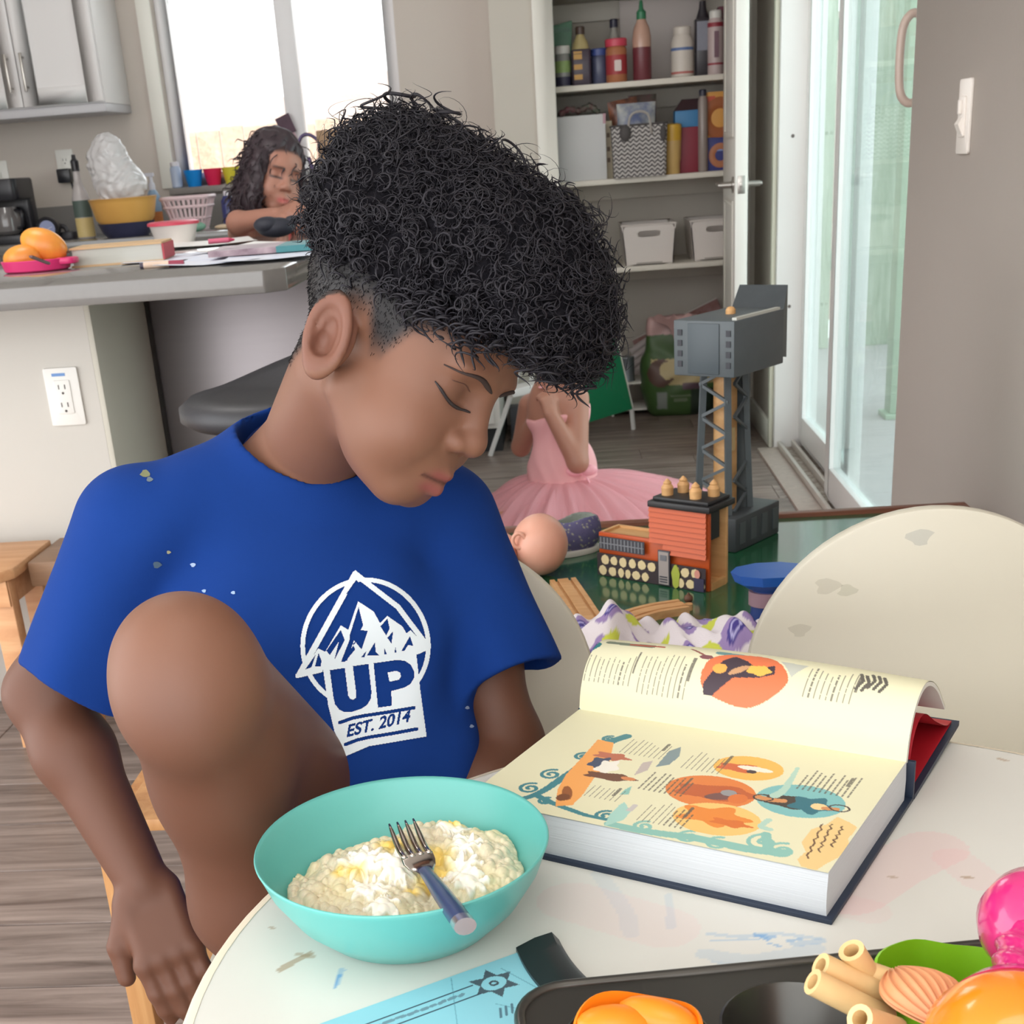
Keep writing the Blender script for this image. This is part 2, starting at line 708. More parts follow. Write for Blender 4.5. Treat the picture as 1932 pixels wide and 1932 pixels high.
def glyphs(s, bold=0.0):
    cu = bpy.data.curves.new('glyphs', 'FONT')
    cu.body = s
    cu.offset = bold
    ob = bpy.data.objects.new('glyphs', cu)
    COL.objects.link(ob)
    dg = bpy.context.evaluated_depsgraph_get()
    me = ob.evaluated_get(dg).to_mesh()
    me.calc_loop_triangles()
    V = [(v.co.x, v.co.y) for v in me.vertices]
    T = [[V[i] for i in t.vertices] for t in me.loop_triangles]
    ob.evaluated_get(dg).to_mesh_clear()
    bpy.data.objects.remove(ob)
    bpy.data.curves.remove(cu)
    return T


def text_mesh(s, size, depth=0.0008, align='CENTER', bold=0.0):
    cu = bpy.data.curves.new('letters', 'FONT')
    cu.body = s
    cu.size = size
    cu.extrude = depth / 2
    cu.offset = bold
    cu.align_x = align
    cu.align_y = 'CENTER'
    ob = bpy.data.objects.new('letters', cu)
    COL.objects.link(ob)
    dg = bpy.context.evaluated_depsgraph_get()
    me = bpy.data.meshes.new_from_object(ob.evaluated_get(dg))
    bpy.data.objects.remove(ob)
    bpy.data.curves.remove(cu)
    return me


def wood_mat(name, c, c2, rough=0.45, scale=(1.2, 14, 14), bump=0.15, rnd=0.25, ring=3.0):
    """grain stretched along the local x axis, a little different on every piece"""
    if name in MATS:
        return MATS[name]
    m = bpy.data.materials.new(name)
    m.use_nodes = True
    nt = m.node_tree
    b = nt.nodes['Principled BSDF']
    b.inputs['Roughness'].default_value = rough
    tc = nt.nodes.new('ShaderNodeTexCoord')
    oi = nt.nodes.new('ShaderNodeObjectInfo')
    ad = nt.nodes.new('ShaderNodeVectorMath')
    ad.operation = 'ADD'
    sc = nt.nodes.new('ShaderNodeVectorMath')
    sc.operation = 'SCALE'
    sc.inputs['Scale'].default_value = 37.0
    cb = nt.nodes.new('ShaderNodeCombineXYZ')
    for i in range(3):
        nt.links.new(oi.outputs['Random'], cb.inputs[i])
    nt.links.new(cb.outputs[0], sc.inputs[0])
    nt.links.new(tc.outputs['Object'], ad.inputs[0])
    nt.links.new(sc.outputs[0], ad.inputs[1])
    mp = nt.nodes.new('ShaderNodeMapping')
    mp.inputs['Scale'].default_value = scale
    nt.links.new(ad.outputs[0], mp.inputs['Vector'])
    n = nt.nodes.new('ShaderNodeTexNoise')
    n.inputs['Scale'].default_value = ring
    n.inputs['Detail'].default_value = 7.0
    n.inputs['Roughness'].default_value = 0.65
    n.inputs['Distortion'].default_value = 0.6
    nt.links.new(mp.outputs[0], n.inputs['Vector'])
    rp = nt.nodes.new('ShaderNodeValToRGB')
    rp.color_ramp.elements[0].position = 0.32
    rp.color_ramp.elements[0].color = lin(c)
    rp.color_ramp.elements[1].position = 0.68
    rp.color_ramp.elements[1].color = lin(c2)
    nt.links.new(n.outputs['Fac'], rp.inputs[0])
    hsv = nt.nodes.new('ShaderNodeHueSaturation')
    mr = nt.nodes.new('ShaderNodeMapRange')
    mr.inputs[3].default_value = 1 - rnd
    mr.inputs[4].default_value = 1 + rnd
    nt.links.new(oi.outputs['Random'], mr.inputs[0])
    nt.links.new(mr.outputs[0], hsv.inputs['Value'])
    nt.links.new(rp.outputs[0], hsv.inputs['Color'])
    nt.links.new(hsv.outputs[0], b.inputs['Base Color'])
    bp = nt.nodes.new('ShaderNodeBump')
    bp.inputs['Strength'].default_value = bump
    bp.inputs['Distance'].default_value = 0.002
    nt.links.new(n.outputs['Fac'], bp.inputs['Height'])
    nt.links.new(bp.outputs[0], b.inputs['Normal'])
    MATS[name] = m
    return m


WALL = mat('wall paint', (210, 200, 191), 0.75, var=(3, 0.03), bump=(160, 0.25, 0.0012))
WHITE = mat('white paint', (236, 233, 228), 0.45, var=(6, 0.02))
TRIM = mat('trim paint', (238, 235, 226), 0.4)
CREAM = mat('pantry paint', (206, 199, 188), 0.7, var=(2, 0.03))
FLOORW = wood_mat('floor plank wood', (94, 79, 72), (164, 147, 138), 0.38, (0.9, 11, 11), 0.1, 0.14)
GROUT = mat('floor underlay', (84, 74, 70), 0.8, var=(9, 0.1))

# ------------------------------------------------------------------ floor
XL, XR, YB, YF = -3.0, 0.735, 5.75, -1.4
floor = struct('floor', MB().box(XL, YF, -0.06, XR + 0.17, 6.2, -0.0035), GROUT)
_pl = MB().box(0, 0.001, -0.004, 1.0, 0.175, 0.0).mesh('plank', FLOORW, bevel=0.0012, seg=1)
_row = 0
_y = YF
while _y < 6.1:
    _x = XL - RNG.uniform(0, 1.1)
    while _x < XR:
        a, b = max(_x, XL), min(_x + 1.22, XR)
        if b - a > 0.05:
            p = obj('plank', _pl, None, floor, loc=(a + 0.0008, _y, 0))
            p.scale = (b - a - 0.0016, 1, 1)
        _x += 1.22
    _y += 0.176

# ------------------------------------------------------------------ walls, ceiling
CEIL = 2.45
struct('ceiling', MB().box(XL, YF, CEIL, XR + 0.17, 6.3, CEIL + 0.1), mat('ceiling paint', (240, 238, 234), 0.8, var=(4, 0.02)))
struct('wall_left', MB().box(XL - 0.12, 2.3, 0, XL, YB, CEIL), WALL)
WX0, WX1, WZ0, WZ1 = -1.55, -0.612, 1.030, 2.2
wb = MB()
wb.box(XL, YB, 0, WX0, YB + 0.14, CEIL)
wb.box(WX1, YB, 0, -0.13, YB + 0.14, CEIL)
wb.box(WX0, YB, 0, WX1, YB + 0.14, WZ0)
wb.box(WX0, YB, WZ1, WX1, YB + 0.14, CEIL)
struct('wall_back', wb, WALL)
DY0, DY1, DZ = 3.13, 5.0, 2.05
wr = MB()
wr.box(XR, YF, 0, XR + 0.15, DY0, CEIL)
wr.box(XR, DY0, DZ, XR + 0.15, DY1, CEIL)
wr.box(XR, DY1, 0, XR + 0.15, 6.2, CEIL)
struct('wall_right', wr, WALL, bevel=0.004)
# the pantry closet: front wall with its opening, side wall
PX0, PX1, PZ, PY = -0.008, 0.655, 2.05, 5.55
wp = MB()
wp.box(-0.241, PY, 0, PX0 - 0.01, PY + 0.11, CEIL)
wp.box(PX1 + 0.01, PY, 0, XR, PY + 0.11, CEIL)
wp.box(PX0 - 0.01, PY, PZ, PX1 + 0.01, PY + 0.11, CEIL)
wp.box(-0.241, PY + 0.11, 0, -0.13, 6.2, CEIL)
struct('wall_pantry', wp, CREAM)
tr = MB()
tr.box(PX0 - 0.075, PY - 0.016, 0, PX0, PY, PZ + 0.07)
tr.box(PX1 + 0.002, PY - 0.016, 0, PX1 + 0.06, PY, PZ + 0.07)
tr.box(PX0, PY - 0.016, PZ, PX1, PY, PZ + 0.07)
tr.box(PX0 - 0.012, PY, 0, PX0, PY + 0.11, PZ)
tr.box(PX1, PY, 0, PX1 + 0.012, PY + 0.11, PZ)
struct('trim_1', tr, TRIM, bevel=0.003)
bs = MB()
bs.box(XR - 0.014, DY1 + 0.03, 0, XR, PY - 0.0, 0.09)
bs.box(XR - 0.014, YF, 0, XR, DY0 - 0.02, 0.09)
struct('baseboard_right', bs, TRIM, bevel=0.003)
bs = MB()
bs.box(-0.241, PY - 0.014, 0, PX0 - 0.075, PY, 0.09)
struct('baseboard_back', bs, TRIM, bevel=0.003)

for _x, _y, _w, _l in ((-0.2, 0.35, 0.9, 'added square flush fill lamp above the round table'), (-1.4, 3.0, 0.6, 'smaller added square fill lamp above the kitchen island')):
    t = thing('added_fill_lamp', _l, 'lamp', (_x, _y, CEIL))  # fixture out of view, added to house its fill light
    obj('housing', MB().box(-_w / 2 - 0.02, -_w / 2 - 0.02, -0.03, _w / 2 + 0.02, _w / 2 + 0.02, -0.0005), TRIM, t, bevel=0.004)
    obj('diffuser', MB().box(-_w / 2, -_w / 2, -0.036, _w / 2, _w / 2, -0.0305), mat('added lamp diffuser', (250, 246, 238), 0.4, emit=0.6), t)  # glowing plate of the added fixture

# ------------------------------------------------------------------ kitchen window
FRAME = mat('window vinyl', (238, 236, 238), 0.35)
PANE = glass_mat('window glass', (248, 250, 250), 0.6)
win = obj('window_1', MB().box(WX0, YB + 0.05, WZ0, WX0 + 0.05, YB + 0.12, WZ1).box(WX1 - 0.05, YB + 0.05, WZ0, WX1, YB + 0.12, WZ1)
          .box(WX0 + 0.05, YB + 0.05, WZ0, WX1 - 0.05, YB + 0.12, WZ0 + 0.05).box(WX0 + 0.05, YB + 0.05, WZ1 - 0.05, WX1 - 0.05, YB + 0.12, WZ1), FRAME, kind='structure', bevel=0.003)
wmid = at(545, 100, Y=YB + 0.08)[0]
obj('mullion', MB().box(wmid - 0.035, YB + 0.045, WZ0 + 0.05, wmid + 0.035, YB + 0.115, WZ1 - 0.05), FRAME, win, bevel=0.003)
obj('latch', MB().box(wmid - 0.03, YB + 0.03, 1.83, wmid + 0.03, YB + 0.045, 1.87).box(wmid - 0.012, YB + 0.015, 1.84, wmid + 0.04, YB + 0.03, 1.86), mat('latch grey', (180, 172, 180), 0.4), win, bevel=0.003)
for a, b in ((WX0 + 0.05, wmid - 0.035), (wmid + 0.035, WX1 - 0.05)):
    obj('pane', MB().box(a, YB + 0.078, WZ0 + 0.05, b, YB + 0.084, WZ1 - 0.05), PANE, win)
obj('window_sill', MB().box(WX0 - 0.02, YB - 0.05, WZ0 - 0.025, WX1 + 0.02, YB + 0.05, WZ0), mat('sill stone', (150, 144, 140), 0.35, var=(40, 0.08)), win, bevel=0.004)
tw = MB()
tw.box(WX0 - 0.055, YB - 0.016, WZ0, WX0, YB, WZ1 + 0.05)
struct('trim_2', tw, TRIM, bevel=0.003)

# outside the kitchen window: a board fence and a bare slope behind it
FENCE = wood_mat('fence boards', (176, 140, 118), (206, 174, 150), 0.8, (14, 1.2, 14), 0.2, 0.06)
fe = thing('board_fence', 'tall pale wooden board fence outside the kitchen window', 'fence', (-2.7, 9.0, 0))
ftop = at(400, 246, Y=9.0)[2]
_fb = MB().box(0, 0, 0, 0.142, 0.022, ftop).mesh('board', FENCE, bevel=0.002, seg=1)
for i in range(26):
    obj('board', _fb, None, fe, loc=(-1.2 + i * 0.15, RNG.uniform(-0.004, 0.004), RNG.uniform(-0.015, 0.015)))
obj('rail', MB().box(-1.25, 0.023, 0.35, 2.75, 0.06, 0.44).box(-1.25, 0.023, ftop - 0.3, 2.75, 0.06, ftop - 0.21), FENCE, fe)
hx, hy = np.meshgrid(np.linspace(-12, 4, 60), np.linspace(11, 20, 24))
prof = np.interp(hx, [-12, -5.2, -4.0, -2.6, -1.4, 4], [0.9, 1.35, 1.45, 1.75, 1.9, 2.1])
hz = np.where(hy < 11.01, -0.3, prof * np.clip((hy - 11) / 3, 0, 1) ** 0.6 + 0.06 * np.sin(hx * 7 + hy * 3) + 0.05 * np.sin(hx * 17 - hy * 5))
struct('ground_slope', MB().grid(np.stack([hx, hy, hz], -1)), mat('dry slope', (186, 160, 146), 0.95, var=(3, 0.25), bump=(20, 0.8, 0.05)), smooth=180)

# ------------------------------------------------------------------ sliding glass door in the right wall
VINYL = mat('door vinyl', (240, 238, 236), 0.3)
GLASS = glass_mat('door glass', (232, 242, 240), 0.4, haze=0.05)
sd = obj('door_1', MB().box(XR + 0.0, DY1 - 0.035, 0.0, XR + 0.15, DY1, DZ).box(XR + 0.0, DY0, DZ - 0.04, XR + 0.15, DY1 - 0.035, DZ)
         .box(XR + 0.05, DY0, 0, XR + 0.15, DY0 + 0.035, DZ - 0.04), VINYL, kind='structure', bevel=0.003)
obj('casing', MB().box(XR - 0.014, DY1 - 0.002, 0, XR, DY1 + 0.03, DZ + 0.03).box(XR - 0.014, DY0, DZ, XR, DY1, DZ + 0.03), mat('casing', (222, 220, 204), 0.4), sd, bevel=0.003)
SILL = mat('door track metal', (206, 198, 190), 0.4, var=(30, 0.1))
DIRT = mat('dirty track', (120, 104, 92), 0.9, var=(60, 0.4), c2=(190, 178, 168))
obj('threshold', MB().box(XR - 0.06, DY0, -0.003, XR + 0.012, DY1 - 0.035, 0.008), mat('threshold', (186, 170, 160), 0.6, var=(50, 0.25)), sd, bevel=0.002)
obj('track', MB().box(XR + 0.012, DY0, 0, XR + 0.15, DY1 - 0.035, 0.006), DIRT, sd)
for x in (0.012, 0.062, 0.112):
    obj('track_rail', MB().box(XR + x, DY0 + 0.03, 0.006, XR + x + 0.012, DY1 - 0.035, 0.03), SILL, sd, bevel=0.002)


def panel(x, y0, y1, name, handle=None):
    p = obj(name, MB().box(x - 0.018, y0, 0.032, x + 0.018, y0 + 0.065, DZ - 0.042).box(x - 0.018, y1 - 0.065, 0.032, x + 0.018, y1, DZ - 0.042)
            .box(x - 0.018, y0 + 0.065, 0.032, x + 0.018, y1 - 0.065, 0.12).box(x - 0.018, y0 + 0.065, DZ - 0.12, x + 0.018, y1 - 0.065, DZ - 0.042), VINYL, sd, bevel=0.004)
    obj('pane', MB().box(x - 0.004, y0 + 0.06, 0.11, x + 0.004, y1 - 0.06, DZ - 0.11), GLASS, p)
    return p


p1 = panel(XR + 0.105, 4.06, DY1 - 0.03, 'fixed_panel')
p2 = panel(XR + 0.052, DY0 + 0.03, 4.15, 'sliding_panel')
hy0 = DY0 + 0.075
_hz = [at(1705, y, X=XR - 0.02)[2] for y in (25, 60, 110, 160, 192)]
hpts = [(XR + 0.03, hy0, _hz[0]), (XR + 0.006, hy0, _hz[0]), (XR - 0.01, hy0, _hz[1]), (XR - 0.01, hy0, _hz[3]), (XR + 0.006, hy0, _hz[4]), (XR + 0.03, hy0, _hz[4])]
obj('handle', MB().tube(smooth_path(hpts, 30), 0.009, 10), mat('handle tan', (188, 168, 156), 0.35), p2, smooth=180)
for z in (0.5, 1.05, 1.5):
    obj('screw', MB().lathe([(0.006, 0), (0.005, 0.002), (0.002, 0.002)], 12, (XR + 0.045, DY1 - 0.0355, z), axis=(0, -1, 0)), mat('screw', (110, 100, 96), 0.5), sd)
    obj('screw', MB().lathe([(0.006, 0), (0.005, 0.002), (0.002, 0.002)], 12, (XR + 0.095, DY1 - 0.0355, z), axis=(0, -1, 0)), mat('screw', (110, 100, 96), 0.5), sd)

# outside the sliding door: patio slab, pale green posts and planter fence, blue-flowered shrub
struct('patio', MB().box(XR + 0.15, -0.6, -0.12, 4.6, 8.0, -0.03), mat('patio concrete', (186, 178, 176), 0.8, var=(5, 0.1), bump=(60, 0.3)))
pf = thing('patio_fence', 'weathered pale green plank fence beyond the sliding glass door', 'fence', (0, 7.6, -0.03))
PGREEN = wood_mat('pale green boards', (150, 166, 140), (196, 206, 186), 0.8, (14, 14, 1.2), 0.2, 0.08)
_pb = MB().box(0, 0, 0, 0.165, 0.025, 2.05).mesh('board', PGREEN, bevel=0.003, seg=1)
for i in range(20):
    obj('board', _pb, None, pf, loc=(0.7 + i * 0.18, 0.0 + RNG.uniform(-0.004, 0.004), 0))
obj('rail', MB().box(0.7, 0.026, 0.4, 4.3, 0.07, 0.5).box(0.7, 0.026, 1.5, 4.3, 0.07, 1.6), PGREEN, pf)
POST = mat('patio post', (176, 196, 170), 0.7, var=(8, 0.1), stretch=(6, 6, 1))
for i, (x, y) in enumerate(((1.33, 5.6), (2.3, 7.0))):
    p = thing('patio_post', ['pale green square patio post nearest the glass door', 'pale green square patio post close to the plank fence'][i], 'post', (x, y, -0.03), group='patio posts')
    obj('shaft', MB().box(-0.05, -0.05, 0.02, 0.05, 0.05, 2.5), POST, p, bevel=0.005)
    obj('base_plate', MB().box(-0.07, -0.07, 0, 0.07, 0.07, 0.02), POST, p, bevel=0.003)
sh = thing('flowering_shrub', 'blue flowering shrub seen through the sliding glass door', 'shrub', (2.0, 6.2, -0.03))
st = MB()
for i in range(7):
    a = i * 0.9
    st.tube(smooth_path([(0, 0, 0), (0.05 * math.cos(a), 0.05 * math.sin(a), 0.5), (0.25 * math.cos(a), 0.25 * math.sin(a), 1.1)], 8), [0.012] * 4 + [0.009] * 4, 6)
obj('stem', st, mat('shrub bark', (110, 100, 84), 0.9), sh)
lf = MB()
for i in range(2600):
    d = RNG.normal(size=3)
    d /= np.linalg.norm(d)
    c = d * RNG.uniform(0.55, 1.0) * A3(0.34, 0.3, 0.46) + A3(0.0, 0, 1.35)
    M = rot_to(RNG.normal(size=3))
    s = RNG.uniform(0.012, 0.028)
    lf.add(np.array([(-s, 0, 0), (0, -s * 0.45, 0.002), (s, 0, 0), (0, s * 0.45, 0.002)]) @ M.T + c, [(0, 1, 2, 3)], int(RNG.random() < 0.45))
obj('foliage', lf, [mat('shrub leaf', (120, 150, 150), 0.6), mat('shrub flower', (110, 140, 205), 0.6)], sh, smooth=0, kind='stuff')

# ------------------------------------------------------------------ pantry door, swung open towards the room
pdx = 0.654
pd = obj('door_2', MB().box(pdx - 0.042, PY - 0.69, 0.008, pdx, PY - 0.02, 2.03), mat('door paint', (240, 237, 230), 0.4), kind='structure', bevel=0.002)
for z0, z1 in ((0.12, 0.86), (1.06, 1.92)):
    obj('moulding', MB().box(pdx - 0.046, PY - 0.60, z0, pdx - 0.042, PY - 0.58, z1).box(pdx - 0.046, PY - 0.15, z0, pdx - 0.042, PY - 0.13, z1)
        .box(pdx - 0.046, PY - 0.58, z0, pdx - 0.042, PY - 0.15, z0 + 0.02).box(pdx - 0.046, PY - 0.58, z1 - 0.02, pdx - 0.042, PY - 0.15, z1), TRIM, pd, bevel=0.0015)
NICKEL = mat('brushed nickel', (176, 172, 166), 0.3, 1.0)
hz0 = at(1397, 348, Y=4.9)[2]
for s in (-1, 1):
    x0 = pdx if s > 0 else pdx - 0.042
    hd = obj('door_handle', MB().lathe([(0.026, 0), (0.026, 0.006), (0.011, 0.009), (0.010, 0.045)], 24, (x0, PY - 0.63, hz0), axis=(s, 0, 0)), NICKEL, pd)
    obj('lever', MB().bar((x0 + s * 0.045, PY - 0.635, hz0), (x0 + s * 0.05, PY - 0.515, hz0), 0.016, 0.012), NICKEL, hd, bevel=0.004)
obj('latch_plate', MB().box(pdx - 0.033, PY - 0.6915, hz0 - 0.028, pdx - 0.009, PY - 0.69, hz0 + 0.028).box(pdx - 0.027, PY - 0.70, hz0 - 0.009, pdx - 0.015, PY - 0.6915, hz0 + 0.009), NICKEL, pd, bevel=0.001)

_h = Matrix.Translation((pdx, PY - 0.02, 0))
pd.matrix_world = _h @ Matrix.Rotation(math.radians(-3.0), 4, 'Z') @ _h.inverted()

# light switch plate on the right wall
sp = thing('light_switch', 'white dimmer light switch plate on the grey wall at right', 'light switch', (XR, 2.71, 1.065))
SW = mat('switch plastic', (232, 224, 216), 0.35)
obj('plate', MB().prism(rrect(0.075, 0.125, 0.006), 0, 0.006, M=[[0, 0, -1], [-1, 0, 0], [0, 1, 0]]), SW, sp, bevel=0.0015)
obj('rocker', MB().prism(rrect(0.034, 0.068, 0.004), 0.006, 0.010, M=[[0, 0, -1], [-1, 0, 0], [0, 1, 0]]), SW, sp, bevel=0.001)
obj('slider', MB().box(-0.016, -0.006, 0.005, -0.010, 0.006, 0.028), SW, sp, bevel=0.001)
obj('rocker_toggle', MB().add([(-0.010, -0.012, -0.03), (-0.010, 0.012, -0.03), (-0.018, -0.012, -0.012), (-0.018, 0.012, -0.012), (-0.010, -0.012, 0.0), (-0.010, 0.012, 0.0)],
    [(0, 2, 3, 1), (2, 4, 5, 3), (0, 4, 2), (1, 3, 5), (0, 1, 5, 4)]), SW, sp)

# ================================================================== kitchen
QUARTZ = mat('grey quartz', (120, 117, 114), 0.12, var=(60, 0.06), coat=0.4)
IZ = 0.90
IY = at(250, 527, Z=IZ)[1]
IX = at(520, 512, Z=IZ)[0]
it = MB()
it.prism([(-3.0, IY), (IX - 0.035, IY), (IX, IY + 0.035), (IX, 3.87), (IX - 0.035, 3.9), (-3.0, 3.9)], IZ - 0.04, IZ)
one('island_countertop', it, QUARTZ, 'long grey quartz countertop on the kitchen island', 'countertop', bevel=0.003)
iw = struct('wall_island', MB().box(-3.0, 2.75, 0, -0.967, 3.12, IZ - 0.041), mat('island wall paint', (200, 196, 188), 0.6, var=(2, 0.03), bump=(120, 0.15)))
obj('end_panel', MB().box(-0.967, 2.75, 0, -0.955, 3.12, IZ - 0.041), mat('end panel paint', (196, 192, 178), 0.5, var=(5, 0.05)), iw, bevel=0.001)
STEEL = mat('brushed steel', (150, 144, 146), 0.42, 0.85, var=(4, 0.06), stretch=(1, 1, 12))
ap = thing('appliance', 'brushed steel appliance panel under the island countertop', 'appliance', (-0.735, 3.43, 0))
obj('body', MB().box(-0.215, -0.26, 0.1, 0.195, 0.4, IZ - 0.045), mat('appliance body', (120, 118, 118), 0.5), ap, bevel=0.004)
obj('front_panel', MB().box(-0.215, -0.29, 0.1, 0.195, -0.262, IZ - 0.05), STEEL, ap, bevel=0.004)
obj('base', MB().box(-0.22, -0.2, 0, 0.18, 0.38, 0.099), mat('kick black', (40, 40, 42), 0.6), ap)
ib = thing('island_cabinet', 'white kitchen island cabinets below the grey countertop', 'cabinet', (-1.85, 3.52, 0))
obj('body', MB().box(-0.98, -0.395, 0.1, 0.87, 0.36, IZ - 0.042), WHITE, ib)
obj('plinth', MB().box(-0.96, -0.37, 0, 0.85, 0.3, 0.099), mat('kick black', (40, 40, 42), 0.6), ib)
for i in range(4):
    obj('cabinet_door', MB().box(-0.96 + i * 0.46, 0.361, 0.12, -0.52 + i * 0.46, 0.38, IZ - 0.06), WHITE, ib, bevel=0.003)

# outlet on the island wall
OUTW = mat('outlet white', (232, 230, 224), 0.35)
SLOT = mat('slot dark', (70, 64, 60), 0.6)


def outlet(name, label, loc, hero=True):
    t = thing(name, label, 'outlet', loc)
    Mx = [[1, 0, 0], [0, 0, -1], [0, 1, 0]]
    obj('plate', MB().prism(rrect(0.072, 0.117, 0.004), 0, 0.006, M=Mx), OUTW, t, bevel=0.0015)
    obj('receptacle', MB().prism(rrect(0.034, 0.068, 0.003), 0.006, 0.0085, M=Mx), OUTW, t, bevel=0.0008)
    for z in (0.017, -0.019):
        s = MB()
        for x in (-0.007, 0.006):
            s.box(x - 0.001, -0.0092, z - 0.001, x + 0.001, -0.0084, z + 0.008)
        s.lathe([(0.0026, 0), (0.0026, 0.0008)], 10, (0, -0.0084, z - 0.009), axis=(0, -1, 0))
        obj('socket', s, SLOT, t)
    return t


po = at(123, 748, Y=2.75)
ot = outlet('wall_outlet', 'white double outlet on the white island wall', (po[0], 2.7499, po[2]))
obj('pen_mark', MB().box(-0.018, -0.0068, 0.042, 0.010, -0.0061, 0.048), mat('blue pen', (110, 150, 205), 0.6), ot, label='blue pen scribble above the sockets')

# back counter with its cupboards
CZ = 0.88
one('back_countertop', MB().box(-2.98, 5.08, CZ - 0.035, -0.255, 5.745, CZ), QUARTZ, 'grey quartz countertop along the kitchen window wall', 'countertop', bevel=0.003)
struct('trim_3', MB().box(-2.98, 5.73, CZ, -0.245, 5.7495, CZ + 0.115), mat('backsplash quartz', (138, 134, 132), 0.3, var=(50, 0.06)))
bc = thing('base_cabinet', 'white base cabinets under the back kitchen countertop', 'cabinet', (-1.63, 5.44, 0))
obj('body', MB().box(-1.36, -0.28, 0.1, 1.36, 0.28, CZ - 0.036), WHITE, bc)
obj('plinth', MB().box(-1.36, -0.22, 0, 1.36, 0.28, 0.099), mat('kick black', (40, 40, 42), 0.6), bc)
for i in range(6):
    d = obj('cabinet_door', MB().box(-1.35 + i * 0.45, -0.30, 0.12, -0.91 + i * 0.45, -0.281, CZ - 0.05), WHITE, bc, bevel=0.003)
    obj('handle', MB().box(-0.96 + i * 0.45, -0.325, 0.6, -0.95 + i * 0.45, -0.301, 0.74), NICKEL, d, bevel=0.002)

# upper cabinet
UZ = 1.315
uc = thing('wall_cabinet', 'white shaker wall cabinet beside the kitchen window', 'cabinet', (-2.205, 5.582, UZ))
obj('body', MB().box(-0.54, -0.15, 0.03, 0.52, 0.165, 0.95), mat('cabinet white', (232, 229, 229), 0.35), uc, bevel=0.002)
obj('light_rail', MB().box(-0.54, -0.16, 0.0, 0.52, 0.165, 0.029), mat('rail grey', (196, 194, 198), 0.4), uc, bevel=0.002)
CABW = mat('cabinet white', (232, 229, 229), 0.35)
gap = at(32, 120, Y=5.42)[0] + 2.205
for k, (x0, x1) in enumerate(((-0.53, gap - 0.002), (gap + 0.002, 0.518))):
    fr = MB()
    for q in ((x0, 0.035, x0 + 0.06, 0.94), (x1 - 0.06, 0.035, x1, 0.94), (x0 + 0.06, 0.035, x1 - 0.06, 0.095), (x0 + 0.06, 0.88, x1 - 0.06, 0.94)):
        fr.box(q[0], -0.172, q[1], q[2], -0.152, q[3])
    d = obj('cabinet_door', fr, CABW, uc, bevel=0.0015)
    obj('door_panel', MB().box(x0 + 0.058, -0.164, 0.09, x1 - 0.058, -0.1525, 0.885), CABW, d)
    hx = gap - 0.03 if k == 0 else gap + 0.03
    hb = MB().bar((hx, -0.20, 0.085), (hx, -0.20, 0.215), 0.009, 0.009)
    hb.bar((hx, -0.172, 0.10), (hx, -0.2, 0.10), 0.008, 0.008).bar((hx, -0.172, 0.20), (hx, -0.2, 0.20), 0.008, 0.008)
    obj('handle', hb, NICKEL, d, bevel=0.001)

KS = 0.9
# ---------------- things on the back counter
BLACK = mat('black plastic', (38, 38, 44), 0.3)
DARK = mat('dark plastic', (52, 50, 56), 0.45)


def on_counter(x, y, z=CZ, Y=None):
    p = at(x, y, Z=z) if Y is None else at(x, y, Y=Y)
    return (p[0], p[1] if Y is None else Y, z)


q = at(25, 450, Y=5.38)
cm = thing('coffee_maker', 'black drip coffee maker with glass pot on back counter', 'coffee maker', (q[0], 5.38, CZ))
cm.scale = (KS, KS, KS)
obj('base', MB().prism(rrect(0.19, 0.24, 0.03), 0, 0.035), BLACK, cm, bevel=0.004)
obj('column', MB().prism(rrect(0.18, 0.08, 0.02), 0.035, 0.25, o=(0, 0.075, 0)), BLACK, cm, bevel=0.004)
obj('brew_head', MB().prism(rrect(0.185, 0.22, 0.03), 0.17, 0.255), BLACK, cm, bevel=0.006)
cp = obj('glass_pot', MB().lathe([(0.045, 0.037), (0.058, 0.05), (0.062, 0.09), (0.05, 0.13), (0.046, 0.145)], 24, (0, -0.03, 0)), mat('pot glass', (120, 116, 116), 0.05, coat=0.5), cm)
obj('pot_handle', MB().tube(smooth_path([(0.055, -0.06, 0.13), (0.09, -0.09, 0.12), (0.085, -0.085, 0.07), (0.058, -0.06, 0.06)], 16), 0.008, 8), BLACK, cp, smooth=180)

q = at(92, 432, Y=5.32)
sk = thing('round_clock', 'small round black clock with pale face on back counter', 'clock', (q[0], 5.32, CZ))
sk.scale = (KS, KS, KS)
obj('case', MB().lathe([(0.044, -0.02), (0.0485, -0.012), (0.0485, 0.016), (0.042, 0.021), (0.036, 0.017)], 32, (0, 0, 0.0485), axis=(0, -1, 0)), BLACK, sk)
obj('face', MB().lathe([(0.034, 0.016), (0.034, 0.018)], 28, (0, 0, 0.0485), axis=(0, -1, 0)), mat('clock face', (150, 160, 200), 0.4), sk)
obj('hand', MB().bar((-0.022, -0.0195, 0.056), (0.0, -0.0195, 0.047), 0.006, 0.002).bar((0.0, -0.0195, 0.047), (0.022, -0.0195, 0.056), 0.006, 0.002), mat('clock hand', (225, 228, 240), 0.4), sk)

q = at(128, 440, Y=5.38)
gl = thing('desk_gadget', 'small dark gadget on a stand between clock and oil bottle', 'gadget', (q[0], 5.38, CZ))
gl.scale = (KS, KS, KS)
obj('base', MB().prism(rrect(0.07, 0.06, 0.015), 0, 0.03), DARK, gl, bevel=0.004)
obj('neck', MB().tube(smooth_path([(0.0, 0, 0.03), (-0.01, 0, 0.05), (-0.035, 0, 0.055)], 8), 0.01, 8), DARK, gl)
obj('head', MB().ball((-0.05, 0, 0.05), (0.025, 0.02, 0.018)), DARK, gl)

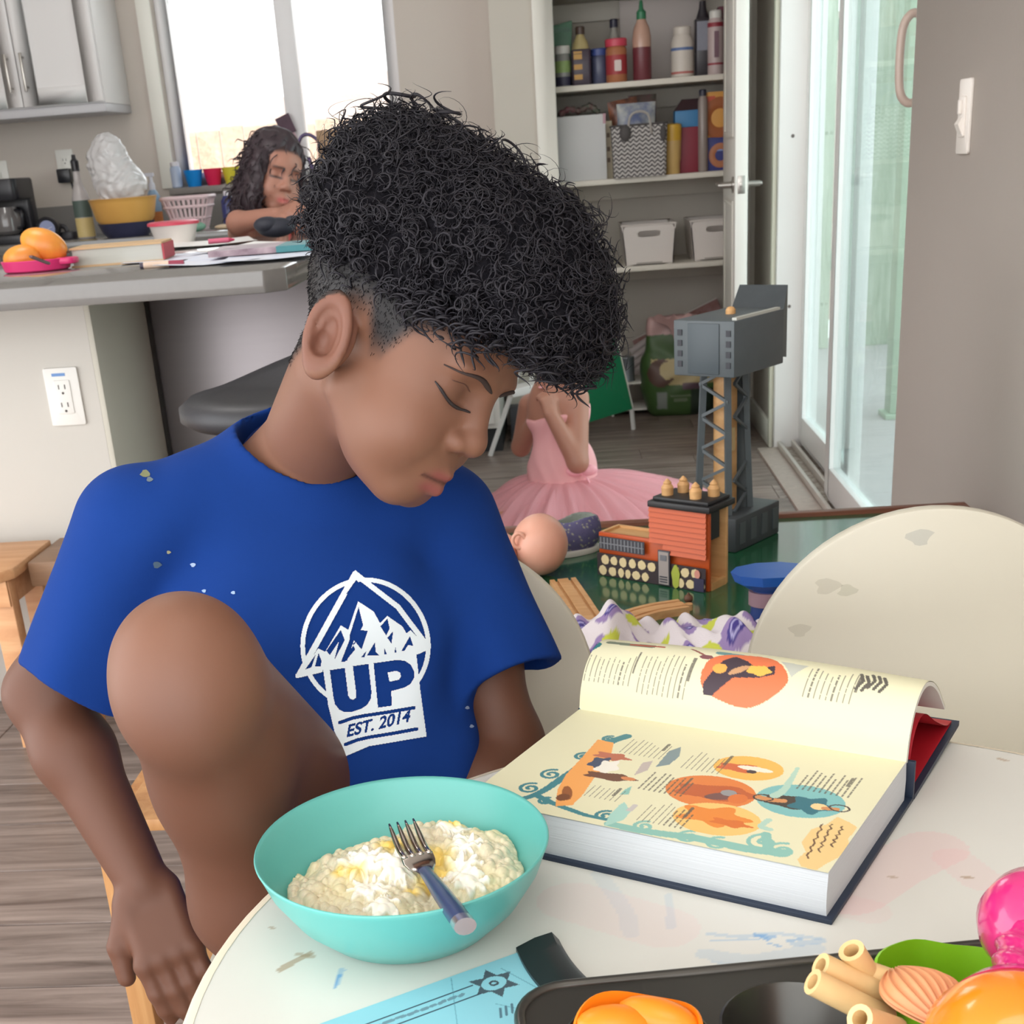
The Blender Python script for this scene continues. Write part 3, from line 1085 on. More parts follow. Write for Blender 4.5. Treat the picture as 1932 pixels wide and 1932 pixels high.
q = at(165, 450, Y=5.26)
ob_ = thing('oil_bottle', 'clear bottle with dark green and cream label beside mixing bowl', 'bottle', (q[0], 5.26, CZ))
ob_.scale = (KS, KS, KS)
obj('glass_body', MB().lathe([(0.03, 0), (0.036, 0.006), (0.036, 0.155), (0.03, 0.18), (0.016, 0.22), (0.0135, 0.26), (0.015, 0.268)], 24), mat('bottle glass', (206, 200, 200), 0.08, alpha=0.75), ob_)
obj('upper_label', MB().lathe([(0.0366, 0.085), (0.0366, 0.15)], 24, cap0=False, cap1=False), mat('label green', (82, 98, 92), 0.5), ob_)
obj('lower_label', MB().lathe([(0.0366, 0.008), (0.0366, 0.083)], 24, cap0=False, cap1=False), mat('label cream', (212, 190, 130), 0.5, var=(30, 0.06)), ob_)
obj('pour_spout', MB().lathe([(0.016, 0.262), (0.017, 0.30), (0.009, 0.31), (0.008, 0.325)], 18), BLACK, ob_)

q = at(238, 447, Y=5.16)
yb = thing('mixing_bowl', 'yellow mixing bowl with navy blue base on back counter', 'bowl', (q[0], 5.19, CZ))
yb.scale = (KS, KS, KS)
YEL = mat('bowl yellow', (226, 172, 92), 0.3)
NAVY = mat('bowl navy', (52, 54, 82), 0.4)
obj('bowl_body', MB().lathe([(0.088, 0.035), (0.118, 0.07), (0.132, 0.13), (0.136, 0.145), (0.139, 0.148), (0.134, 0.15), (0.128, 0.13), (0.11, 0.065), (0.075, 0.04), (0.0, 0.036)], 40, cap0=False, cap1=False), YEL, yb)
obj('foot', MB().lathe([(0.0, 0.001), (0.082, 0.0), (0.1, 0.02), (0.113, 0.05), (0.116, 0.056), (0.10, 0.05)], 40, cap0=False, cap1=False), NAVY, yb)

# clear plastic bag standing in the bowl
def bag_sdf(p):
    d = s_ell(p, (-0.005, 0, 0.11), (0.075, 0.06, 0.12))
    d = smin(d, s_ell(p, (0.035, 0, 0.05), (0.085, 0.07, 0.07)), 0.05)
    d = smin(d, s_ell(p, (-0.06, 0.0, 0.13), (0.03, 0.02, 0.05), rz3(0.5)), 0.02)
    n = np.sin(p[:, 0] * 75 + 4 * np.sin(p[:, 2] * 45) + 2 * np.sin(p[:, 1] * 80)) * np.sin(p[:, 2] * 60 + 3 * np.sin(p[:, 0] * 50)) + 0.5 * np.sin(p[:, 0] * 150 + 5 * np.sin(p[:, 2] * 60)) * np.sin(p[:, 1] * 110 + p[:, 2] * 90)
    return d + 0.0045 * n


V, Q = surf_net(bag_sdf, (-0.13, -0.09, -0.04), (0.15, 0.09, 0.25), 0.005)
q = at(228, 330, Y=5.19)
BAGM = mat('clear bag', (226, 224, 226), 0.22, alpha=0.8, coat=0.6)
tag(obj('plastic_bag', np_mesh('plastic_bag', V, Q, BAGM), None, loc=(yb.location[0] - 0.02, 5.19, CZ + 0.125)), 'crumpled clear plastic bag standing in the yellow bowl', 'plastic bag')

q = at(293, 440, Y=5.46)
sb = thing('spray_bottle', 'pale blue and orange bottle with white pump behind mixing bowl', 'bottle', (q[0], 5.51, CZ))
sb.scale = (KS, KS, KS)
obj('bottle_body', MB().lathe([(0.026, 0), (0.028, 0.01), (0.028, 0.14), (0.02, 0.16), (0.012, 0.17)], 20), mat('pale blue', (150, 176, 205), 0.35), sb)
obj('label_band', MB().lathe([(0.0285, 0.03), (0.0285, 0.08)], 20, cap0=False, cap1=False), mat('label orange', (220, 140, 80), 0.5), sb)
obj('pump', MB().lathe([(0.014, 0.168), (0.014, 0.19), (0.008, 0.2), (0.008, 0.225)], 16).box(-0.03, -0.008, 0.222, 0.014, 0.008, 0.236), mat('pump white', (220, 220, 232), 0.35), sb)

q = at(360, 432, Y=5.32)
cl = thing('basket', 'pale pink plastic basket with square holes below the window', 'basket', (q[0], 5.34, CZ))
cl.scale = (KS, KS, KS)
PINKB = mat('basket pink', (226, 200, 204), 0.45)
fr = MB()
for z, hw, hd, t in ((0.0, 0.062, 0.05, 0.006), (0.045, 0.076, 0.058, 0.005), (0.09, 0.092, 0.07, 0.006), (0.125, 0.099, 0.075, 0.009)):
    P = rrect(2 * hw, 2 * hd, 0.02, 4)
    fr.tube([(x, y, z + 0.004) for x, y in P + P[:1]], t, 6, caps=False)
obj('hoop_frame', fr, PINKB, cl)
ns = 30
for i in range(ns):
    Pb, Pt = np.array(rrect(0.124, 0.10, 0.02, 4)), np.array(rrect(0.198, 0.15, 0.02, 4))
    Pb, Pt = np.vstack([Pb, Pb[:1]]), np.vstack([Pt, Pt[:1]])
    lb = np.r_[0, np.cumsum(np.hypot(*np.diff(Pb, axis=0).T))]
    lt = np.r_[0, np.cumsum(np.hypot(*np.diff(Pt, axis=0).T))]
    b0 = [np.interp(i / ns * lb[-1], lb, Pb[:, k]) for k in (0, 1)]
    t0_ = [np.interp(i / ns * lt[-1], lt, Pt[:, k]) for k in (0, 1)]
    obj('rib', MB().bar((b0[0], b0[1], 0.004), (t0_[0], t0_[1], 0.125), 0.009, 0.004), PINKB, cl)
obj('base', MB().prism(rrect(0.124, 0.10, 0.02, 4), 0, 0.004), PINKB, cl)

one('green_sponge', MB().ball((0, 0, 0.016), (0.034, 0.025, 0.016), M=rz3(0.3)), mat('sponge green', (128, 172, 150), 0.8, bump=(200, 0.5)), 'small mint green sponge in front of the pink basket', 'sponge', loc=(at(372, 432, Y=5.21)[0], 5.21, CZ))
q = at(434, 430, Y=5.36)
nb = thing('navy_bottle', 'navy blue bottle with white cap next to the pink basket', 'bottle', (q[0], 5.38, CZ))
nb.scale = (KS, KS, KS)
obj('bottle_body', MB().lathe([(0.026, 0), (0.029, 0.01), (0.029, 0.105), (0.016, 0.125)], 20), mat('navy plastic', (60, 66, 118), 0.3), nb)
obj('cap', MB().lathe([(0.015, 0.123), (0.015, 0.14), (0.012, 0.143)], 16), mat('cap white', (230, 226, 232), 0.4), nb)
one('food_scrap', MB().ball((0, 0, 0.009), (0.035, 0.02, 0.009)), mat('scrap tan', (214, 190, 160), 0.7), 'small tan lump on the counter beside the navy bottle', 'lump', loc=(at(423, 433, Y=5.21)[0], 5.21, CZ))

# three coloured cups on the window sill
for i, (px, top, bot, c, nm) in enumerate(((370, 330, 357, (20, 150, 240), 'bright blue'), (406, 327, 353, (235, 40, 90), 'bright red'), (441, 323, 350, (232, 220, 70), 'bright yellow'))):
    q = at(px, bot, Y=5.7500)
    t = thing('cup', nm + ' plastic cup standing on the kitchen window sill', 'cup', (q[0], 5.7400, WZ0), group='coloured cups on the window sill')
    t.scale = (KS, KS, KS)
    M_ = mat('cup ' + nm, c, 0.35, sss=0.0)
    obj('cup_body', MB().lathe([(0.0, 0.001), (0.028, 0), (0.030, 0.004), (0.042, 0.068), (0.040, 0.068), (0.028, 0.006), (0.0, 0.005)], 24, cap0=False, cap1=False), M_, t)
    obj('rim', MB().tube([(0.042 * math.cos(a), 0.042 * math.sin(a), 0.068) for a in np.linspace(0, 2 * math.pi, 25)], 0.002, 6, caps=False), M_, t)
q = at(335, 350, Y=5.7400)
gb = thing('sill_jar', 'pale blue glass jar in the corner of the window sill', 'jar', (q[0], 5.7400, WZ0))
gb.scale = (KS, KS, KS)
obj('jar_body', MB().lathe([(0.02, 0), (0.024, 0.004), (0.024, 0.08), (0.017, 0.09)], 18), mat('jar blue', (196, 210, 236), 0.1, alpha=0.85), gb)
obj('lid', MB().lathe([(0.02, 0.09), (0.02, 0.105), (0.015, 0.108)], 18), mat('cap white', (230, 226, 232), 0.4), gb)

# wall outlet with plugs and cords
po = at(125, 312, Y=5.7500)
t = outlet('kitchen_outlet', 'white outlet with a black plug above the back counter', (po[0], 5.7495, po[2]))
obj('plug', MB().box(-0.03, -0.05, -0.065, 0.025, -0.007, -0.012), BLACK, t, bevel=0.006)
obj('cord', MB().tube(smooth_path([(0.02, -0.03, -0.06), (0.03, -0.05, -0.12), (0.028, -0.06, -0.2), (0.035, -0.1, -0.235)], 20), 0.004, 6), DARK, t, smooth=180)
sg = thing('wall_switch', 'edge of a white switch plate above the coffee maker', 'switch', (at(2, 330, Y=5.7500)[0], 5.7495, at(2, 330, Y=5.7500)[2]))
sg.scale = (KS, KS, KS)
obj('plate', MB().prism(rrect(0.075, 0.117, 0.004), 0, 0.006, M=[[1, 0, 0], [0, 0, -1], [0, 1, 0]]), OUTW, sg, bevel=0.0015)
obj('toggle', MB().box(-0.005, -0.018, -0.01, 0.005, -0.006, 0.012), OUTW, sg, bevel=0.001)

# kitchen tap, its lever and a tan bag behind the boy
q = at(626, 330, Y=5.58)
tp = thing('kitchen_tap', 'thin dark gooseneck kitchen tap in front of the window', 'tap', (q[0], 5.58, CZ))
tp.scale = (KS, KS, KS)
TAP = mat('dark tap metal', (92, 80, 112), 0.3, 0.7)
arc = [at(x, y, Y=5.58) - A3(q[0], 5.58, CZ) for x, y in ((632, 360), (622, 305), (606, 262), (582, 238), (562, 240), (552, 268), (553, 290))]
arc = [(0.0, 0.0, 0.0), (0, 0, 0.1)] + [tuple(a) for a in arc]
obj('spout', MB().tube(smooth_path(arc, 50), 0.0075, 10), TAP, tp, smooth=180)
obj('tap_base', MB().lathe([(0.028, 0), (0.028, 0.008), (0.016, 0.014), (0.016, 0.06)], 20), TAP, tp)
obj('spray_head', MB().cyl(tuple(arc[-1]), tuple(np.array(arc[-1]) + A3(0.002, 0, -0.055)), 0.012, 0.014), mat('tap pale', (196, 176, 190), 0.3, 0.6), tp)
lv = [at(x, y, Y=5.56) - A3(q[0], 5.58, CZ) for x, y in ((576, 284), (586, 310), (600, 335))]
obj('lever', MB().tube(smooth_path([tuple(a) for a in lv] + [(0.0, 0, 0.06)], 16), [0.009] * 8 + [0.006] * 8, 8), TAP, tp, smooth=180)
q = at(640, 300, Y=5.51)
pb = MB().prism(rrect(0.16, 0.10, 0.01, 3), 0, 0.31)
one('paper_bag', pb, mat('kraft paper', (170, 140, 112), 0.8, var=(10, 0.08)), 'tan paper bag on the back counter behind the boy', 'paper bag', loc=(at(645, 300, Y=5.38)[0], 5.38, CZ), bevel=0.004)
# dark card tucked at the window mullion
cq = at(536, 240, Y=5.7100)
cd = thing('window_card', 'small dark tilted card hanging at the window mullion', 'card', (cq[0], 5.7750, cq[2]))
cd.scale = (KS, KS, KS)
Mc = np.array([[math.cos(0.35), 0, math.sin(0.35)], [0, 1, 0], [-math.sin(0.35), 0, math.cos(0.35)]])
obj('card', MB().box(-0.033, -0.012, -0.03, 0.033, -0.008, 0.05, M=Mc.T), mat('card dark', (84, 58, 74), 0.6, var=(40, 0.3)), cd)
obj('tail', MB().box(-0.012, -0.012, -0.13, 0.022, -0.008, -0.028, M=Mc.T), mat('card mauve', (196, 160, 170), 0.6, var=(30, 0.15)), cd)

# ---------------- things on the island
q = at(72, 512, Z=IZ)
ty = thing('fruit_tray', 'bright pink plastic tray holding mangoes on the island', 'tray', (q[0], q[1], IZ), rz=0.05)
PINK = mat('tray pink', (222, 52, 118), 0.3)
tq = MB()
prof = [(0.0, 0.002), (0.062, 0.0), (0.07, 0.004), (0.075, 0.024), (0.073, 0.025), (0.066, 0.006), (0.0, 0.005)]
tq.lathe(prof, 36, sx=1.0, sy=0.8, cap0=False, cap1=False)
obj('dish', tq, PINK, ty)
obj('tab_handle', MB().prism(rrect(0.045, 0.05, 0.018), 0.012, 0.025, o=(0.07, -0.01, 0)), PINK, ty, bevel=0.004)
MANGO = mat('mango skin', (240, 164, 62), 0.35, var=(14, 0.2), c2=(226, 140, 60))
for i, (dx, dz, rx, a, dy) in enumerate(((-0.024, 0.03, 0.05, 0.1, -0.01), (0.018, 0.052, 0.06, -0.4, 0.015))):
    t = thing('mango', ['yellow mango lying low in the pink tray', 'orange mango resting on top of the other mango'][i], 'mango', (q[0] + dx, q[1] + dy, IZ + dz), group='mangoes in the pink tray')
    M_ = np.array([[math.cos(a), 0, -math.sin(a)], [0, 1, 0], [math.sin(a), 0, math.cos(a)]])
    obj('flesh', MB().ball((0, 0, 0), (rx * 0.85, 0.035, 0.027 + 0.006 * i), 24, 14, M=M_), MANGO, t, smooth=180)
    obj('stem', MB().cyl(tuple(M_ @ A3(rx * 0.8, 0, 0)), tuple(M_ @ A3(rx * 0.92, 0, 0.004)), 0.003, 0.002, 8), mat('stem brown', (90, 64, 48), 0.8), t)
one('butter_knife', MB().bar(tuple(at(58, 484, Z=IZ + 0.05) - q), tuple(at(92, 497, Z=IZ + 0.03) - q), 0.006, 0.004), mat('knife dark', (96, 62, 66), 0.4), 'thin dark stick leaning on the mangoes', 'stick', loc=(q[0], q[1], IZ))

q = at(215, 500, Z=IZ)
hb = thing('hardback_book', 'thick hardback book with tan covers lying on the island', 'book', (q[0], q[1] + 0.075, IZ), rz=0.12)
TAN = mat('book tan', (206, 172, 130), 0.6)
obj('lower_cover', MB().box(-0.10, -0.075, 0, 0.10, 0.075, 0.004), TAN, hb)
obj('page_block', MB().box(-0.095, -0.071, 0.004, 0.098, 0.072, 0.036), mat('page edges', (196, 196, 188), 0.8, var=(8, 0.1), stretch=(1, 1, 90)), hb)
obj('upper_cover', MB().box(-0.10, -0.075, 0.036, 0.10, 0.075, 0.040), TAN, hb)
obj('spine', MB().box(0.099, -0.075, 0.004, 0.103, 0.075, 0.036), mat('spine red', (180, 70, 80), 0.6), hb)

q = at(305, 505, Z=IZ)
mk = thing('marker_pen', 'cream marker pen with dark red cap near the island edge', 'marker', (q[0], q[1], IZ + 0.0065), rz=0.08)
obj('barrel', MB().cyl((-0.035, 0, 0), (0.016, 0, 0), 0.0065, n=14), mat('marker cream', (222, 196, 176), 0.4), mk)
obj('end_band', MB().cyl((-0.042, 0, 0), (-0.035, 0, 0), 0.0063, n=14), mat('marker dark', (70, 62, 80), 0.4), mk)
obj('cap', MB().cyl((0.016, 0, 0), (0.046, 0, 0), 0.0066, 0.005, n=14), mat('marker red', (150, 50, 74), 0.4), mk)

q = at(325, 463, Z=IZ)
tb = thing('plastic_tub', 'white tapered plastic tub with red lid behind the hardback book', 'tub', (q[0], q[1] + 0.04, IZ))
obj('tub_body', MB().lathe([(0.05, 0), (0.064, 0.05), (0.066, 0.052)], 28), mat('tub white', (226, 218, 212), 0.4), tb)
obj('lid', MB().lathe([(0.069, 0.05), (0.069, 0.057), (0.06, 0.06)], 28), mat('lid red', (206, 70, 92), 0.4), tb)

# loose drawings and papers
PAPER = mat('drawing paper', (238, 238, 244), 0.6, var=(18, 0.5), c2=(206, 216, 240))
PAPER2 = mat('plain paper', (242, 240, 238), 0.6)
for i, (px, py, w, h, a, lab, mt) in enumerate((
        (330, 487, 0.20, 0.27, 0.15, 'blue-marked drawing sheet lying nearest the tub', PAPER),
        (430, 492, 0.215, 0.28, -0.12, 'drawing sheet hanging close to the island front edge', PAPER),
        (400, 461, 0.215, 0.28, 0.3, 'white sheet behind the other drawings on the island', PAPER2),
        (495, 470, 0.215, 0.28, -0.35, 'curled white sheet under the black pouch', PAPER2),
        (520, 488, 0.2, 0.26, 0.1, 'pale sheet at the island corner behind the boy', PAPER))):
    q = at(px, py, Z=IZ)
    g = np.array([[(x * w, y * h, 0.0012 * i + 0.002 + 0.006 * max(0, abs(x) + abs(y) - 0.55) * (1 + i % 2)) for x in np.linspace(-0.5, 0.5, 9)] for y in np.linspace(-0.5, 0.5, 9)])
    qy = max(q[1], IY + 0.5 * h + 0.03)
    g2 = MB().grid(g).grid(g[:, ::-1] - A3(0, 0, 0.0006))
    one('drawing_sheet', g2, mt, lab, 'paper', loc=(q[0], qy, IZ), rz=a, group='papers on the island', smooth=180)
q = at(505, 452, Z=IZ + 0.01)
one('black_pouch', MB().ball((0, 0, 0.026), (0.05, 0.035, 0.024), 20, 12).ball((0.045, 0.0, 0.04), (0.022, 0.012, 0.012)).ball((-0.02, -0.01, 0.034), (0.035, 0.03, 0.02)), mat('black cloth', (40, 42, 54), 0.6, bump=(90, 0.4)), 'small lumpy black pouch lying on white papers', 'pouch', loc=(q[0], q[1] + 0.12, IZ + 0.006), smooth=180)
q = at(418, 467, Z=IZ)
mk = thing('crayon', 'short pink crayon lying on the white papers', 'crayon', (q[0], q[1], IZ + 0.016), rz=0.2)
obj('wrapper', MB().cyl((-0.03, 0, 0), (0.02, 0, 0), 0.006, n=12), mat('crayon pink', (224, 110, 140), 0.5), mk)
obj('tip', MB().cyl((0.02, 0, 0), (0.034, 0, 0), 0.0055, 0.002, n=12), mat('crayon red', (200, 60, 96), 0.5), mk)
q = at(470, 490, Z=IZ)
tc_ = thing('picture_book', 'thin dark and teal picture book under the papers', 'book', (q[0] + 0.02, q[1] + 0.1, IZ + 0.009), rz=0.06)
obj('cover', MB().box(-0.11, -0.09, 0, 0.03, 0.09, 0.012), mat('cover plum', (120, 96, 108), 0.5, var=(20, 0.4), c2=(190, 170, 176)), tc_)
obj('teal_strip', MB().box(0.03, -0.09, 0, 0.12, 0.09, 0.012), mat('cover teal', (60, 130, 136), 0.5), tc_)

# bar stool with black seat in front of the island
q = at(545, 735, Y=2.25)
bs_ = thing('bar_stool', 'black curved bar stool seat in front of the island', 'bar stool', (q[0], 2.25, 0))
SEATB = mat('black leatherette', (50, 50, 54), 0.45, bump=(120, 0.15))
zs = q[2]
n = 40
rows = []
for rr in (0.0, 0.4, 0.75, 0.93, 1.0, 1.0, 0.93, 0.6, 0.0):
    rows.append(rr)
def seat_z(x, y):
    s = np.clip((x * 0.6 + y * 0.8) / 0.17, -1, 1)
    return 0.05 * np.clip(s + 0.15, 0, 2) ** 1.6
top = []
for k, rr in enumerate((0.001, 0.35, 0.7, 0.9, 1.0, 1.0, 0.9, 0.6, 0.001)):
    a = np.linspace(0, 2 * math.pi, n, endpoint=False)
    x, y = 0.185 * rr * np.cos(a), 0.175 * rr * np.sin(a)
    z = seat_z(x, y) + (0.0 if k < 4 else (-0.014 if k == 4 else (-0.034 if k == 5 else -0.046)))
    top.append(np.stack([x, y, zs + z], 1))
obj('seat', MB().grid(np.array(top), closed_u=True), SEATB, bs_, smooth=180)
CHROME = mat('chrome', (200, 200, 204), 0.12, 1.0)
obj('post', MB().cyl((0, 0, 0.03), (0, 0, zs - 0.03), 0.025), CHROME, bs_)
obj('base', MB().lathe([(0.15, 0), (0.15, 0.006), (0.05, 0.03), (0.026, 0.05)], 36), CHROME, bs_)
obj('foot_ring', MB().tube([(0.13 * math.cos(a), 0.13 * math.sin(a), 0.28) for a in np.linspace(0, 2 * math.pi, 33)], 0.009, 8, caps=False).bar((-0.13, 0, 0.28), (0.13, 0, 0.28), 0.014, 0.014), CHROME, bs_)

# ================================================================== pantry
SHY0, SHY1 = 5.68, 6.13
SHELF = mat('shelf white', (226, 220, 208), 0.5)
struct('wall_pantry_back', MB().box(-0.13, 6.14, 0, XR, 6.2, CEIL), CREAM)
zt = [at(1200, 152, Y=SHY0)[2], at(1200, 334, Y=SHY0)[2], at(1250, 499, Y=SHY0)[2]]
zt = [1.62] + zt
for i, z in enumerate(zt):
    t = thing('pantry_shelf', ['topmost white pantry shelf cut off by the frame', 'white pantry shelf holding sauce bottles and jars', 'white pantry shelf holding boxes and patterned basket', 'white pantry shelf holding two white bins'][i], 'shelf', (0, SHY0, z), group='shelves in the pantry')
    obj('board', MB().box(-0.128, 0, -0.02, 0.73, 0.453, 0), SHELF, t, bevel=0.002)
    obj('cleat', MB().box(-0.128, 0.435, -0.09, 0.73, 0.454, -0.021), SHELF, t, bevel=0.002)
S1, S2, S3 = zt[1], zt[2], zt[3]


def sp(px, z, Y):
    return (at(px, 200, Y=Y)[0], Y, z)


def hgt(y0, y1, Y, px=1200):
    return abs(at(px, y0, Y=Y)[2] - at(px, y1, Y=Y)[2])


MILKY = mat('milky plastic', (206, 196, 180), 0.3, alpha=0.85)
# --- upper shelf
q = sp(1064, S1, 5.910)
t = thing('green_pouch', 'green tea pouch leaning at the left end of the upper shelf', 'pouch', q)
obj('pouch', MB().prism([(-0.04, 0), (0.03, 0), (0.045, 0.24), (-0.04, 0.225)], -0.012, 0.012, M=[[1, 0, 0], [0, 0, -1], [0, 1, 0]]), mat('pouch green', (112, 160, 132), 0.4), t, bevel=0.006)
obj('seal_strip', MB().box(-0.038, -0.014, 0.2, 0.038, 0.014, 0.215), mat('pouch dark green', (74, 128, 100), 0.4), t)
q = sp(1065, S1, 5.750)
t = thing('spice_jar', 'short glass spice jar with green label at left shelf end', 'jar', q)
obj('jar_glass', MB().lathe([(0.028, 0), (0.031, 0.006), (0.031, 0.10), (0.026, 0.115)], 20), mat('jar glass dark', (150, 150, 146), 0.15), t)
obj('contents', MB().lathe([(0.0315, 0.004), (0.0315, 0.035)], 20, cap0=False, cap1=False), mat('jar contents', (58, 56, 80), 0.5), t)
obj('label_band', MB().lathe([(0.0316, 0.05), (0.0316, 0.09)], 20, cap0=False, cap1=False), mat('label lime', (150, 176, 110), 0.5, var=(30, 0.3)), t)
obj('lid', MB().lathe([(0.03, 0.115), (0.03, 0.14), (0.027, 0.143)], 20), mat('lid white', (222, 220, 214), 0.4), t)
q = sp(1099, S1, 5.740)
t = thing('syrup_bottle', 'square dark purple syrup bottle with yellow lettering panel', 'bottle', q)
obj('bottle_body', MB().prism(rrect(0.075, 0.06, 0.012), 0, 0.125), mat('syrup purple', (66, 54, 68), 0.35), t, bevel=0.004)
obj('shoulder', MB().lathe([(0.034, 0.125), (0.028, 0.15), (0.016, 0.17), (0.015, 0.178)], 20), mat('syrup clear', (186, 170, 120), 0.3), t)
obj('cap', MB().lathe([(0.018, 0.176), (0.018, 0.2), (0.014, 0.204)], 18), mat('cap brown', (80, 62, 54), 0.4), t)
for z in (0.02, 0.055, 0.09, 0.11):
    obj('lettering', MB().box(-0.028, -0.0312, z, 0.004, -0.0302, z + (0.018 if z < 0.1 else 0.008)), mat('letter yellow', (206, 158, 84), 0.5), t)
q = sp(1133, S1, 5.770)
t = thing('blue_jar', 'dark jar with blue lid between syrup bottle and peanut butter', 'jar', q)
obj('jar_body', MB().lathe([(0.03, 0), (0.033, 0.005), (0.033, 0.09), (0.03, 0.1)], 20), mat('jar slate', (80, 84, 110), 0.3, var=(20, 0.1)), t)
obj('lid', MB().lathe([(0.034, 0.1), (0.034, 0.122), (0.03, 0.125)], 20), mat('lid blue', (62, 78, 140), 0.4), t)
q = sp(1165, S1, 5.740)
t = thing('peanut_butter_jar', 'red lidded peanut butter jar on the upper pantry shelf', 'jar', q)
obj('jar_body', MB().lathe([(0.036, 0), (0.04, 0.006), (0.04, 0.115), (0.034, 0.125)], 24), mat('peanut brown', (176, 112, 76), 0.4), t)
obj('label_band', MB().lathe([(0.0405, 0.028), (0.0405, 0.095)], 24, cap0=False, cap1=False), mat('label red', (168, 58, 62), 0.5), t)
obj('white_patch', MB().prism(rrect(0.026, 0.038, 0.004), 0.0408, 0.0416, M=[[1, 0, 0], [0, 0, -1], [0, 1, 0]], o=(0.004, 0, 0.058)), mat('label white', (222, 206, 200), 0.5), t)
obj('lid', MB().lathe([(0.041, 0.125), (0.042, 0.148), (0.038, 0.152)], 24), mat('lid red', (206, 70, 92), 0.4), t)
q = sp(1162, S1, 5.850)
t = thing('vinegar_bottle', 'dark capped clear bottle standing behind the peanut butter jar', 'bottle', q)
obj('bottle_body', MB().lathe([(0.028, 0), (0.03, 0.005), (0.03, 0.13), (0.014, 0.18), (0.0125, 0.2)], 20), mat('bottle grey', (170, 168, 160), 0.1, alpha=0.8), t)
obj('cap', MB().lathe([(0.016, 0.198), (0.016, 0.225), (0.012, 0.228)], 16), mat('cap navy', (48, 48, 66), 0.4), t)
q = sp(1213, S1, 5.740)
t = thing('chilli_sauce_bottle', 'clear squeeze bottle of red chilli sauce with green nozzle', 'bottle', q)
obj('sauce', MB().lathe([(0.032, 0), (0.035, 0.006), (0.0352, 0.115)], 24), mat('sauce dark red', (112, 52, 60), 0.35, var=(30, 0.1)), t)
obj('bottle_top', MB().lathe([(0.0354, 0.115), (0.0354, 0.15), (0.03, 0.18), (0.018, 0.205), (0.016, 0.212)], 24), mat('bottle pinkish', (196, 158, 140), 0.15), t)
obj('nozzle', MB().lathe([(0.018, 0.21), (0.018, 0.235), (0.009, 0.245), (0.006, 0.27), (0.003, 0.275)], 18), mat('nozzle green', (50, 120, 84), 0.4), t)
q = sp(1248, S1, 6.010)
one('white_board', MB().box(-0.16, -0.004, 0, 0.16, 0.004, 0.30), mat('board grey white', (206, 198, 194), 0.6), 'plain pale board leaning at the back of the upper shelf', 'board', loc=q, bevel=0.001)
q = sp(1288, S1, 5.790)
t = thing('supplement_tub', 'white rounded plastic tub with blue and red label', 'tub', q)
obj('tub_body', MB().lathe([(0.038, 0), (0.043, 0.006), (0.043, 0.125), (0.032, 0.15)], 24), mat('tub ivory', (214, 206, 196), 0.4), t)
obj('lid', MB().lathe([(0.034, 0.15), (0.034, 0.175), (0.03, 0.178)], 24), mat('tub ivory', (214, 206, 196), 0.4), t)
obj('blue_print', MB().lathe([(0.0434, 0.095), (0.0434, 0.105)], 24, cap0=False, cap1=False), mat('print blue', (96, 120, 168), 0.5), t)
obj('red_print', MB().lathe([(0.0434, 0.014), (0.0434, 0.022)], 24, cap0=False, cap1=False), mat('print red', (190, 110, 104), 0.5), t)
q = sp(1326, S1, 5.810)
t = thing('soy_bottle', 'tall dark bottle with grey label near the pantry door', 'bottle', q)
obj('bottle_body', MB().prism(rrect(0.062, 0.055, 0.012), 0, 0.20), mat('bottle black', (52, 48, 54), 0.3), t, bevel=0.004)
obj('neck', MB().lathe([(0.026, 0.2), (0.014, 0.235), (0.012, 0.26)], 18), mat('bottle black', (52, 48, 54), 0.3), t)
obj('label_panel', MB().box(-0.024, -0.0290, 0.09, 0.024, -0.0280, 0.19), mat('label grey', (132, 134, 146), 0.5, var=(50, 0.15)), t)
q = sp(1350, S1, 5.770)
t = thing('whip_bottle', 'white and dark red bottle beside the tall dark bottle', 'bottle', q)
obj('bottle_body', MB().lathe([(0.028, 0), (0.03, 0.006), (0.03, 0.18), (0.024, 0.195)], 20), mat('bottle rose', (196, 178, 176), 0.35), t)
for z0_, z1_ in ((0.165, 0.18), (0.035, 0.042)):
    obj('red_band', MB().lathe([(0.0304, z0_), (0.0304, z1_)], 20, cap0=False, cap1=False), mat('band red', (150, 48, 62), 0.5), t)
obj('text_block', MB().box(-0.008, -0.0312, 0.06, 0.010, -0.0303, 0.15), mat('text plum', (120, 88, 100), 0.5), t)
obj('cap', MB().lathe([(0.024, 0.195), (0.024, 0.218), (0.02, 0.222)], 20), mat('lid white', (222, 220, 214), 0.4), t)
q = sp(1368, S1, 5.830)
one('maroon_box', MB().box(-0.03, -0.04, 0, 0.03, 0.04, 0.235), mat('carton maroon', (104, 44, 62), 0.5), 'dark maroon carton at the right end of the upper shelf', 'carton', loc=q, bevel=0.002)

# --- middle shelf
q = sp(1093, S2, 5.740)
t = thing('storage_box', 'plain white square box at the left of the middle shelf', 'box', q)
obj('box_body', MB().box(-0.098, -0.05, 0, 0.098, 0.25, 0.235), mat('box white', (206, 206, 206), 0.5), t, bevel=0.003)
obj('flap_edge', MB().box(0.088, -0.051, 0.2, 0.0985, -0.0495, 0.236), mat('flap rose', (190, 150, 160), 0.6), t)
one('snack_wrapper', MB().tube(smooth_path([(-0.08, 0, 0.01), (-0.04, -0.01, 0.028), (0.0, 0.01, 0.02), (0.04, 0, 0.034), (0.075, 0.01, 0.01)], 24), [0.008 + 0.006 * math.sin(i) ** 2 for i in range(24)], 8), mat('wrapper red', (140, 70, 84), 0.4, var=(14, 0.3), c2=(90, 130, 108)), 'crumpled red and green wrapper on top of the white box', 'wrapper', loc=(q[0], 5.810, S2 + 0.2345), smooth=180)
